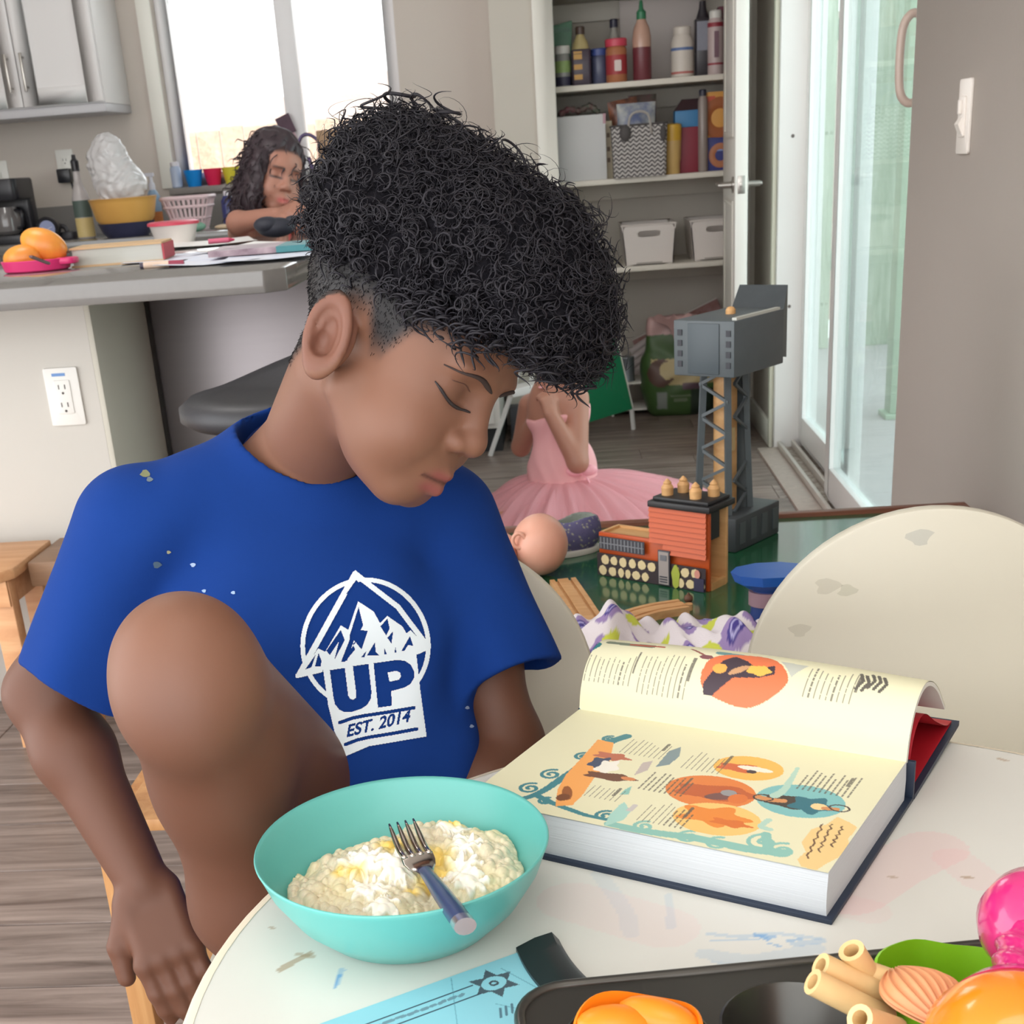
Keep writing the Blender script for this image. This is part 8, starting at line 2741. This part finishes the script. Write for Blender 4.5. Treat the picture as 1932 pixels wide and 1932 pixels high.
# the white print on the chest, drawn in the coordinates of a flat sheet and laid on the cloth
lg = Canvas(235, 150, 1465, 1795, 5.0, (0, 0, 0))
Wc, Bc = (1, 1, 1), (0, 0, 0)
a = np.linspace(0, 2 * math.pi, 90)
lg.line(np.stack([870 + 545 * np.cos(a) + 10 * np.sin(2 * a), 800 + 555 * np.sin(a)], 1), 40, Wc)
tri = [(780, 160), (1445, 820), (250, 1095)]
lg.poly([(780, 160), (1445, 825), (1330, 870), (360, 1075), (250, 1098)], Bc)
lg.poly([(500, 1010), (1310, 880), (1345, 1200), (1400, 1605), (900, 1690), (690, 1780), (600, 1560), (545, 1330)], Wc)
lg.poly([(330, 1035), (460, 840), (520, 870), (655, 640), (720, 680), (805, 432), (940, 520), (995, 620), (1058, 558), (1190, 650), (1225, 710), (1262, 682), (1400, 830), (1320, 880), (480, 1030), (350, 1070)], Wc)
lg.line([(780, 195), (300, 1060)], 52, Wc)
lg.line([(780, 195), (1150, 480), (1400, 810)], 46, Wc)
lg.line([(280, 1078), (480, 1030)], 40, Wc)
lg.line([(1320, 872), (1420, 828)], 40, Wc)
lg.poly([(780, 160), (700, 280), (800, 270), (880, 240)], Wc)
lg.poly([(790, 245), (700, 370), (860, 330)], Bc)
for P in ([(345, 1025), (440, 890), (400, 1005)], [(430, 1000), (462, 880), (488, 950), (480, 1000)], [(530, 860), (655, 680), (690, 770), (600, 940), (640, 780), (560, 900)], [(735, 720), (810, 480), (850, 640), (830, 680), (890, 690), (835, 850), (770, 770), (710, 950), (660, 950), (730, 770)],
          [(800, 770), (760, 800), (780, 850), (690, 960), (660, 955)], [(880, 905), (950, 790), (960, 870), (990, 900)], [(1000, 650), (1060, 580), (1080, 670), (1050, 730)], [(1060, 750), (1110, 690), (1095, 800)], [(1180, 865), (1255, 735), (1285, 820), (1240, 810), (1210, 860)], [(1030, 830), (1055, 890), (1035, 895)], [(830, 920), (880, 860), (860, 920)], [(1130, 830), (1140, 880), (1120, 880)]):
    lg.poly(P, Bc)
# U, P
lg.poly([(560, 1030), (690, 1010), (720, 1250), (735, 1278), (760, 1286), (785, 1272), (790, 1240), (760, 995), (895, 975), (922, 1220), (915, 1280), (885, 1330), (835, 1365), (760, 1390), (690, 1395), (640, 1370), (605, 1325), (592, 1270)], Bc)
lg.poly([(940, 970), (1150, 940), (1215, 950), (1265, 985), (1292, 1040), (1290, 1100), (1260, 1150), (1205, 1182), (1092, 1212), (1100, 1338), (978, 1356)], Bc)
lg.poly([(1062, 1050), (1140, 1035), (1170, 1050), (1178, 1085), (1160, 1112), (1078, 1130)], Wc)
lg.line([(645, 1485), (760, 1445), (860, 1425), (1060, 1395), (1290, 1356)], 30, Bc)
lg.line([(695, 1675), (800, 1635), (900, 1612), (1100, 1580), (1315, 1540)], 30, Bc)
lg.text('EST. 2014', (700, 1610), (136, -34), (26, -150), Bc, bold=0.03)
msk = lg.c[:, :, 0] > 0.5
GP = np.full(lg.X.shape + (3,), np.nan)
need = np.zeros(msk.shape, bool)
ck = msk[:-1, :-1]
for i in (0, 1):
    for j in (0, 1):
        need[i:msk.shape[0] - 1 + i, j:msk.shape[1] - 1 + j] |= ck
for jy, ix in np.argwhere(need):
    h = onto_shirt(500 + lg.X[jy, ix] / 4.6, 1040 + lg.Y[jy, ix] / 4.6, 0.0009)
    if h is not None:
        GP[jy, ix] = h
idm = np.arange(msk.size).reshape(msk.shape)
Qp = np.stack([idm[:-1, :-1], idm[1:, :-1], idm[1:, 1:], idm[:-1, 1:]], -1)[ck]
fl_ = GP.reshape(-1, 3)
Qp = Qp[np.isfinite(fl_[Qp]).all((1, 2))]
us = np.unique(Qp)
rm_ = np.full(msk.size, -1)
rm_[us] = np.arange(len(us))
if len(Qp):
    obj('chest_print', np_mesh('chest_print', fl_[us] - BOY0, rm_[Qp], mat('print white', (222, 232, 238), 0.7), relax=0), None, tsh, label='white mountain print reading UP EST. 2014')

# ---- shorts


def shorts_sdf(p):
    o = s_cone(p, HIPR, HIPR * 0.72 + KNE * 0.28, 0.083, 0.076)
    o = smin(o, s_cone(p, HIPL, HIPL * 0.4 + KNL * 0.6, 0.086, 0.068), 0.03)
    o = smin(o, s_ell(p, (HIPR + HIPL) / 2 + A3(0, 0.02, 0.03), (0.13, 0.085, 0.075), MT), 0.03)
    d = np.maximum(o, -(o + 0.005))
    for h_, k_, f_ in ((HIPR, KNE, 0.28), (HIPL, KNL, 0.6)):
        ax_ = (k_ - h_) / np.linalg.norm(k_ - h_)
        e_ = h_ * (1 - f_) + k_ * f_
        t_ = (p - e_.astype(np.float32)) @ ax_.astype(np.float32)
        nr = np.sqrt(((p - e_.astype(np.float32)) ** 2).sum(1)) < 0.11
        d = np.where(nr, smax(d, t_ - 0.01, 0.002), d)
    return np.maximum(d, 0.386 - p[:, 2])


Vt, Qt2 = surf_net(shorts_sdf, (-0.42, 0.85, 0.37), (0.08, 1.32, 0.72), 0.004)
obj('shorts', np_mesh('shorts', Vt - BOY0, Qt2, mat('shorts grey', (206, 208, 212), 0.85, bump=(300, 0.2))), None, boy)

# ================================================================== girl behind the island
GY = 4.12
g1c = at(517, 338, Y=GY)
fwd = CR * 0.50 - CU * 0.42 - CF * 0.76
fwd /= np.linalg.norm(fwd)
upv = CU * 0.86 + CR * 0.18 - CF * 0.3
upv -= fwd * (upv @ fwd)
upv /= np.linalg.norm(upv)
rgt = np.cross(fwd, upv)
G1M = np.stack([rgt, fwd, upv], 0)
SC1 = 0.96
toG = lambda p: ((p - g1c.astype(np.float32)) @ G1M.T.astype(np.float32)) / SC1
frG = lambda q: (np.asarray(q) * SC1) @ G1M + g1c


def gp_(x, y, Y=GY):
    return at(x, y, Y=Y)


nk = gp_(512, 412)
shl, shr = gp_(458, 432), gp_(572, 428)
eL, hL = gp_(452, 440, 3.98), gp_(540, 402, 3.86)
eR, hR = gp_(590, 440, 3.98), gp_(548, 424, 3.86)
for _v in (eL, hL, eR, hR):
    _v[2] = max(_v[2], IZ + 0.036)
HG = hand_pts(hL - (hL - eL) / np.linalg.norm(hL - eL) * 0.03, (hL - eL) + A3(0, 0, 0.02), A3(0, -0.6, 0.8), 1.0, (0.3, 0.4, 0.3), 0.9)
HG2 = hand_pts(hR - (hR - eR) / np.linalg.norm(hR - eR) * 0.03, (hR - eR), A3(0, -0.3, 1), -1.0, (0.3, 0.4, 0.3), 0.9)
feet = A3(nk[0], GY + 0.05, 0)


def girl1_sdf(p):
    d = grp(p, g1c, 0.2, lambda s: head_sdf(toG(s), True) * SC1, 0.03)
    d = smin(d, s_cone(p, frG((0, -0.02, -0.03)), nk, 0.036, 0.04), 0.02)
    tz = nk - A3(0, 0, 0.15)
    d = smin(d, s_ell(p, tz, (0.105, 0.07, 0.15)), 0.03)
    d = smin(d, s_cone(p, shl + A3(0.03, 0, -0.01), shr - A3(0.03, 0, 0.01), 0.036, 0.036), 0.03)
    d = smin(d, s_chain(p, [shl, shl * 0.5 + eL * 0.5 - A3(0, 0, 0.02), eL - A3(0, 0, 0.0), hL * 0.8 + eL * 0.2], [0.036, 0.034, 0.030, 0.021], 0.02), 0.02)
    d = smin(d, s_chain(p, [shr, shr * 0.5 + eR * 0.5 - A3(0, 0, 0.02), eR, hR * 0.8 + eR * 0.2], [0.036, 0.034, 0.030, 0.021], 0.02), 0.02)
    d = smin(d, grp(p, hL, 0.14, lambda s: hand_sdf(s, HG, hL - (hL - eL) / np.linalg.norm(hL - eL) * 0.03, 0.9), 0.03), 0.012)
    d = smin(d, grp(p, hR, 0.14, lambda s: hand_sdf(s, HG2, hR - (hR - eR) / np.linalg.norm(hR - eR) * 0.03, 0.9), 0.03), 0.012)
    hip = A3(nk[0], GY + 0.04, 0.56)
    d = smin(d, s_ell(p, hip, (0.115, 0.085, 0.11)), 0.06)
    for s_ in (-1, 1):
        lg_ = s_chain(p, [hip + A3(s_ * 0.06, 0, -0.03), A3(nk[0] + s_ * 0.062, GY + 0.03, 0.3), A3(nk[0] + s_ * 0.06, GY + 0.06, 0.05)], [0.065, 0.045, 0.028], 0.03)
        lg_ = smin(lg_, s_chain(p, [A3(nk[0] + s_ * 0.06, GY + 0.07, 0.028), A3(nk[0] + s_ * 0.065, GY - 0.07, 0.02)], [0.028, 0.018]), 0.02)
        d = smin(d, lg_, 0.03)
    return d


V, Q = surf_net(girl1_sdf, (g1c[0] - 0.27, 3.72, 0.0), (g1c[0] + 0.30, 4.32, 1.26), 0.0034)
qg = toG(V.astype(np.float32))
cg = np.tile(np.array([172, 122, 104.0]), (len(V), 1))
inh = np.linalg.norm(qg - A3(0, 0, 0.02), axis=1) < 0.15
cg = tint(cg, (60, 44, 44), (sstep(0.0, 0.02, qg[:, 2] - np.interp(qg[:, 1], [-0.1, -0.02, 0.03, 0.06, 0.09], [-0.05, 0.0, 0.03, 0.065, 0.08])) * inh))
cg = tint(cg, (190, 100, 96), np.exp(-(np.maximum(0, np.abs(qg[:, 0]) - 0.012) / 0.007) ** 2) * (qg[:, 1] > 0.085) * np.exp(-((qg[:, 2] + 0.051) / 0.008) ** 2) * inh)
agx = np.abs(qg[:, 0])
band = sstep(0.010, 0.016, agx) * sstep(0.050, 0.042, agx) * (qg[:, 1] > 0.045) * inh
cg = tint(cg, (70, 50, 46), band * np.exp(-((qg[:, 2] - 0.037 + 0.0 * agx) / 0.0035) ** 2) * 0.8)
cg = tint(cg, (48, 36, 36), band * np.exp(-((qg[:, 2] - 0.009) / 0.0030) ** 2) * 0.9)
G10 = A3(feet[0], feet[1], 0.0)
gl1 = thing('person', 'girl with long dark wavy hair and coral top behind island', 'person', tuple(G10))
obj('body', np_mesh('body', V - G10, Q, mat('girl skin', (255, 255, 255), 0.5, attr='Col', sss=0.1), cg), None, gl1)

def girl_hair(q):
    d = s_ell(q, (0, -0.018, 0.058), (0.086, 0.098, 0.088))
    d = smin(d, s_ell(q, (0.075, -0.01, -0.06), (0.036, 0.052, 0.11)), 0.04)
    d = smin(d, s_ell(q, (-0.075, -0.01, -0.06), (0.036, 0.052, 0.11)), 0.04)
    d = smin(d, s_ell(q, (0, -0.075, -0.05), (0.085, 0.045, 0.11)), 0.04)
    d = smin(d, s_ell(q, (0.078, 0.045, -0.03), (0.026, 0.03, 0.10)), 0.03)
    d = smax(d, -s_ell(q, (-0.012, 0.12, -0.022), (0.050, 0.085, 0.088)), 0.012)
    n = np.sin(q[:, 2] * 75 + 4 * np.sin(q[:, 0] * 45) + 2 * np.sin(q[:, 1] * 60)) * 0.6 + np.sin(q[:, 0] * 140 + q[:, 1] * 120 + 3 * np.sin(q[:, 2] * 60)) * 0.5
    return d + 0.004 * n


Vg, Qg = surf_net(girl_hair, (-0.15, -0.15, -0.20), (0.15, 0.13, 0.17), 0.0042)
GH = mat('girl hair', (58, 46, 52), 0.5, var=(30, 0.2))
obj('hair', np_mesh('hair', frG(Vg) - G10, Qg, GH), None, gl1)
r1 = np.random.default_rng(21)
pp, pn = surf_pts(Vg, Qg, 500, r1)
dd = pn * 0.35 + A3(0, 0, -0.9) + r1.normal(size=pn.shape) * 0.25
dd /= np.linalg.norm(dd, axis=1)[:, None]
a_, b_ = curl_mesh((pp, dd), (0.6, 1.4), (0.004, 0.008), (0.03, 0.06), (0.0012, 0.0024), r1, sides=4, pts=9)
tag(obj('hair_locks', np_mesh('hair_locks', frG(a_) - G10, b_, GH, relax=0), None, gl1), kind='stuff')
tz = nk - A3(0, 0, 0.16)


def top_sdf(p):
    d = s_ell(p, tz - A3(0, 0, 0.01), (0.117, 0.083, 0.16))
    d = smin(d, s_ell(p, A3(nk[0], GY + 0.03, 0.6), (0.125, 0.095, 0.12)), 0.06)
    d = smax(d, p[:, 2] - (nk[2] - 0.052) - 0.25 * (p[:, 1] - GY), 0.004)
    return smax(d, 0.5 - p[:, 2], 0.004)


Vt_, Qt_ = surf_net(top_sdf, (nk[0] - 0.16, GY - 0.15, 0.47), (nk[0] + 0.16, GY + 0.17, 1.0), 0.006)
CORAL = mat('coral cotton', (240, 112, 108), 0.8)
obj('coral_top', np_mesh('coral_top', Vt_ - G10, Qt_, CORAL), None, gl1)
for s_ in (-1, 1):
    st_ = [A3(nk[0] + s_ * 0.055, GY - 0.075, nk[2] - 0.06), A3(nk[0] + s_ * 0.062, GY - 0.045, nk[2] - 0.005), A3(nk[0] + s_ * 0.06, GY + 0.02, nk[2] + 0.006), A3(nk[0] + s_ * 0.05, GY + 0.07, nk[2] - 0.06)]
    obj('strap', MB().tube(smooth_path([tuple(a) for a in st_], 20) - G10, 0.008, 8, flat=0.5), CORAL, gl1, smooth=180)
obj('shorts', MB().lathe([(0.118, 0.0), (0.128, 0.08), (0.118, 0.16)], 28, (nk[0] - G10[0], 0.0, 0.38), sx=1.0, sy=0.8), mat('girl shorts', (90, 100, 140), 0.8), gl1, smooth=60)

# ================================================================== toddler in a pink tutu on the floor
TY = 3.95


def tp2(x, y, Y=TY):
    return at(x, y, Y=Y)


P0 = tp2(1040, 985)
tn = tp2(1046, 705)
tsR, tsL = tp2(1088, 752, TY - 0.03), tp2(1000, 765, TY + 0.06)
tel = tp2(1090, 872, TY - 0.10)
twr = tp2(1040, 782, TY - 0.09)
thn = tp2(1026, 742, TY - 0.09)
thc = tp2(1035, 625, TY - 0.01)
tM = np.stack([CF * 0.2 - CR * 0.25 - CU * 0.0, -CR * 0.85 - CF * 0.35 - CU * 0.2, CU], 0)
tf_ = tM[1] / np.linalg.norm(tM[1])
tu_ = CU - tf_ * (CU @ tf_)
tu_ /= np.linalg.norm(tu_)
tM = np.stack([np.cross(tf_, tu_), tf_, tu_], 0)
SC2 = 0.9
toT = lambda p: ((p - thc.astype(np.float32)) @ tM.T.astype(np.float32)) / SC2
frT = lambda q: (np.asarray(q) * SC2) @ tM + thc
HT = hand_pts(twr, thn - twr, CR * 0.3 - CF, 1.0, (0.7, 0.9, 0.8), 0.75)
base2 = A3(P0[0], TY, 0)
bel = A3(tn[0] + 0.01, TY, 0.18)
che = A3(tn[0] + 0.005, TY, tn[2] - 0.10)


el2 = tsL + A3(-0.035, 0.05, -0.13)
wr2 = tp2(1012, 785, TY + 0.0)
HT2 = hand_pts(wr2, tp2(1022, 738, TY - 0.04) - wr2, CR * -0.3 - CF, -1.0, (0.7, 0.9, 0.8), 0.75)


def tod_sdf(p):
    d = grp(p, thc, 0.19, lambda s: head_sdf(toT(s), True) * SC2, 0.03)
    d = smin(d, s_cone(p, frT((0, -0.02, -0.03)), tn - A3(0, 0, 0.02), 0.034, 0.038), 0.02)
    d = smin(d, s_ell(p, che, (0.088, 0.070, 0.11)), 0.03)
    d = smin(d, s_ell(p, bel, (0.096, 0.085, 0.13)), 0.04)
    d = smin(d, s_cone(p, tsR - CR * 0.03, tsL + CR * 0.02, 0.034, 0.034), 0.03)
    d = smin(d, s_chain(p, [tsR, tel, twr], [0.036, 0.030, 0.021], 0.012), 0.016)
    d = smin(d, grp(p, thn, 0.13, lambda s: hand_sdf(s, HT, twr, 0.75), 0.03), 0.01)
    d = smin(d, s_chain(p, [tsL, el2, wr2], [0.034, 0.028, 0.020], 0.012), 0.016)
    d = smin(d, grp(p, wr2, 0.13, lambda s: hand_sdf(s, HT2, wr2, 0.75), 0.03), 0.01)
    for s_ in (-1, 1):
        kn_ = A3(tn[0] - 0.17, TY + 0.10 * s_, 0.06)
        d = smin(d, s_chain(p, [A3(tn[0], TY + 0.05 * s_, 0.08), kn_, A3(tn[0] + 0.02, TY + 0.15 * s_, 0.032)], [0.065, 0.045, 0.028], 0.03), 0.02)
    return d


V, Q = surf_net(tod_sdf, (tn[0] - 0.30, TY - 0.28, 0.0), (tn[0] + 0.20, TY + 0.26, 0.80), 0.0045)
qt = toT(V.astype(np.float32))
ct_ = np.tile(np.array([176, 124, 104.0]), (len(V), 1))
inh = np.linalg.norm(qt - A3(0, 0, 0.02), axis=1) < 0.15
ct_ = tint(ct_, (52, 42, 42), sstep(0.0, 0.02, qt[:, 2] - np.interp(qt[:, 1], [-0.1, -0.02, 0.03, 0.06, 0.09], [-0.05, 0.0, 0.03, 0.065, 0.08])) * inh)
tod = thing('person', 'small child in a pink tutu dress sitting on the floor', 'person', tuple(base2))
obj('body', np_mesh('body', V - base2, Q, mat('girl skin', (255, 255, 255), 0.5, attr='Col', sss=0.1), ct_), None, tod)


def tod_hair(q):
    d = s_ell(q, (0, -0.018, 0.056), (0.080, 0.095, 0.085))
    d = smin(d, s_ell(q, (0, -0.10, 0.09), (0.04, 0.04, 0.04)), 0.015)
    d = smax(d, -s_ell(q, (0, 0.12, -0.03), (0.06, 0.10, 0.10)), 0.012)
    d = smax(d, -0.02 - 0.3 * q[:, 1] * 0 - q[:, 2] * 1.0 + 0.3 * np.maximum(q[:, 1], -0.02), 0.01)
    return d + 0.003 * np.sin(q[:, 0] * 120) * np.sin(q[:, 2] * 130 + q[:, 1] * 70)


Vg, Qg = surf_net(tod_hair, (-0.12, -0.16, -0.06), (0.12, 0.13, 0.17), 0.005)
obj('hair', np_mesh('hair', frT(Vg) - base2, Qg, GH), None, tod)
PINKD = mat('pink jersey', (240, 176, 178), 0.75)
zc = tp2(1040, 790)[2]


def bod_sdf(p):
    d = s_ell(p, che, (0.096, 0.078, 0.118))
    d = smin(d, s_ell(p, bel, (0.104, 0.093, 0.135)), 0.04)
    d = smax(d, p[:, 2] - zc - 0.02 - 0.2 * (p[:, 0] - tn[0]), 0.004)
    d = smax(d, 0.06 - p[:, 2], 0.004)
    d = d + 0.0015 * np.sin(p[:, 0] * 150 + 2 * np.sin(p[:, 2] * 30))
    return smax(d, -s_cone(p, tsR + A3(0.02, -0.02, 0.03), tsR + A3(0.03, -0.03, -0.10), 0.03, 0.02), 0.006)


Vt_, Qt_ = surf_net(bod_sdf, (tn[0] - 0.15, TY - 0.15, 0.04), (tn[0] + 0.16, TY + 0.15, 0.6), 0.005)
obj('bodice', np_mesh('bodice', Vt_ - base2, Qt_, PINKD), None, tod)
for s_, a0 in ((1, tsR), (-1, tsL)):
    st_ = [che + A3(0.045 * s_, -0.07, 0.075), a0 * 0.55 + tn * 0.45 + A3(0, -0.03, 0.018), a0 * 0.55 + tn * 0.45 + A3(0, 0.05, 0.012), che + A3(0.05 * s_, 0.075, 0.05)]
    obj('strap', MB().tube(smooth_path([tuple(a) for a in st_], 18) - base2, 0.007, 8, flat=0.5), PINKD, tod, smooth=180)
# bow at the waist
bw_ = tp2(1098, 892, TY - 0.09)
bm_ = MB()
for s_ in (-1, 1):
    bm_.ball(bw_ - base2 + A3(0.02 * s_, -0.005, 0.008), (0.026, 0.012, 0.017), 14, 8)
bm_.ball(bw_ - base2, 0.010)
bm_.tube(smooth_path([tuple(bw_ - base2), tuple(bw_ - base2 + A3(0.02, 0, -0.03)), tuple(bw_ - base2 + A3(0.01, 0, -0.06))], 10), 0.008, 8, flat=0.4)
obj('bow', bm_, mat('pink satin', (248, 176, 186), 0.35), tod, smooth=180)
# tulle layers
TUL = glass_mat('pink tulle', (255, 255, 255), 0.0)
tu = bpy.data.materials.new('tulle pink')
tu.use_nodes = True
_n = tu.node_tree
_b = _n.nodes['Principled BSDF']
_b.inputs['Base Color'].default_value = lin((250, 184, 192))
_b.inputs['Roughness'].default_value = 0.8
_b.inputs['Alpha'].default_value = 0.5
wc = A3(tn[0] + 0.012, TY, 0.145)
for k in range(4):
    rr_ = np.random.default_rng(60 + k)
    na, nr_ = 181, 14
    an = np.linspace(0, 2 * math.pi, na)
    rows = []
    ph = rr_.uniform(0, 6, 4)
    for j, t in enumerate(np.linspace(0, 1, nr_)):
        ext = 0.20 + 0.15 * np.clip(np.cos(an - 0.05), 0, 1) ** 2 + 0.02 * k - 0.03 * np.clip(-np.cos(an), 0, 1)
        r_ = 0.092 + ext * t
        z_ = wc[2] + 0.010 * (3 - k) - (0.03 + 0.085 * t) * t - 0.0 + 0.017 * t * np.sin(an * 22 + ph[0]) + 0.011 * t * np.sin(an * 37 + ph[1]) + 0.014 * t * np.sin(an * 5 + ph[2])
        rows.append(np.stack([wc[0] + r_ * np.cos(an), wc[1] + r_ * np.sin(an) * 0.9, np.maximum(z_, 0.006 + 0.003 * k)], 1))
    obj('tulle_layer', MB().grid(np.array(rows)).move(o=-base2), tu, tod, smooth=180)
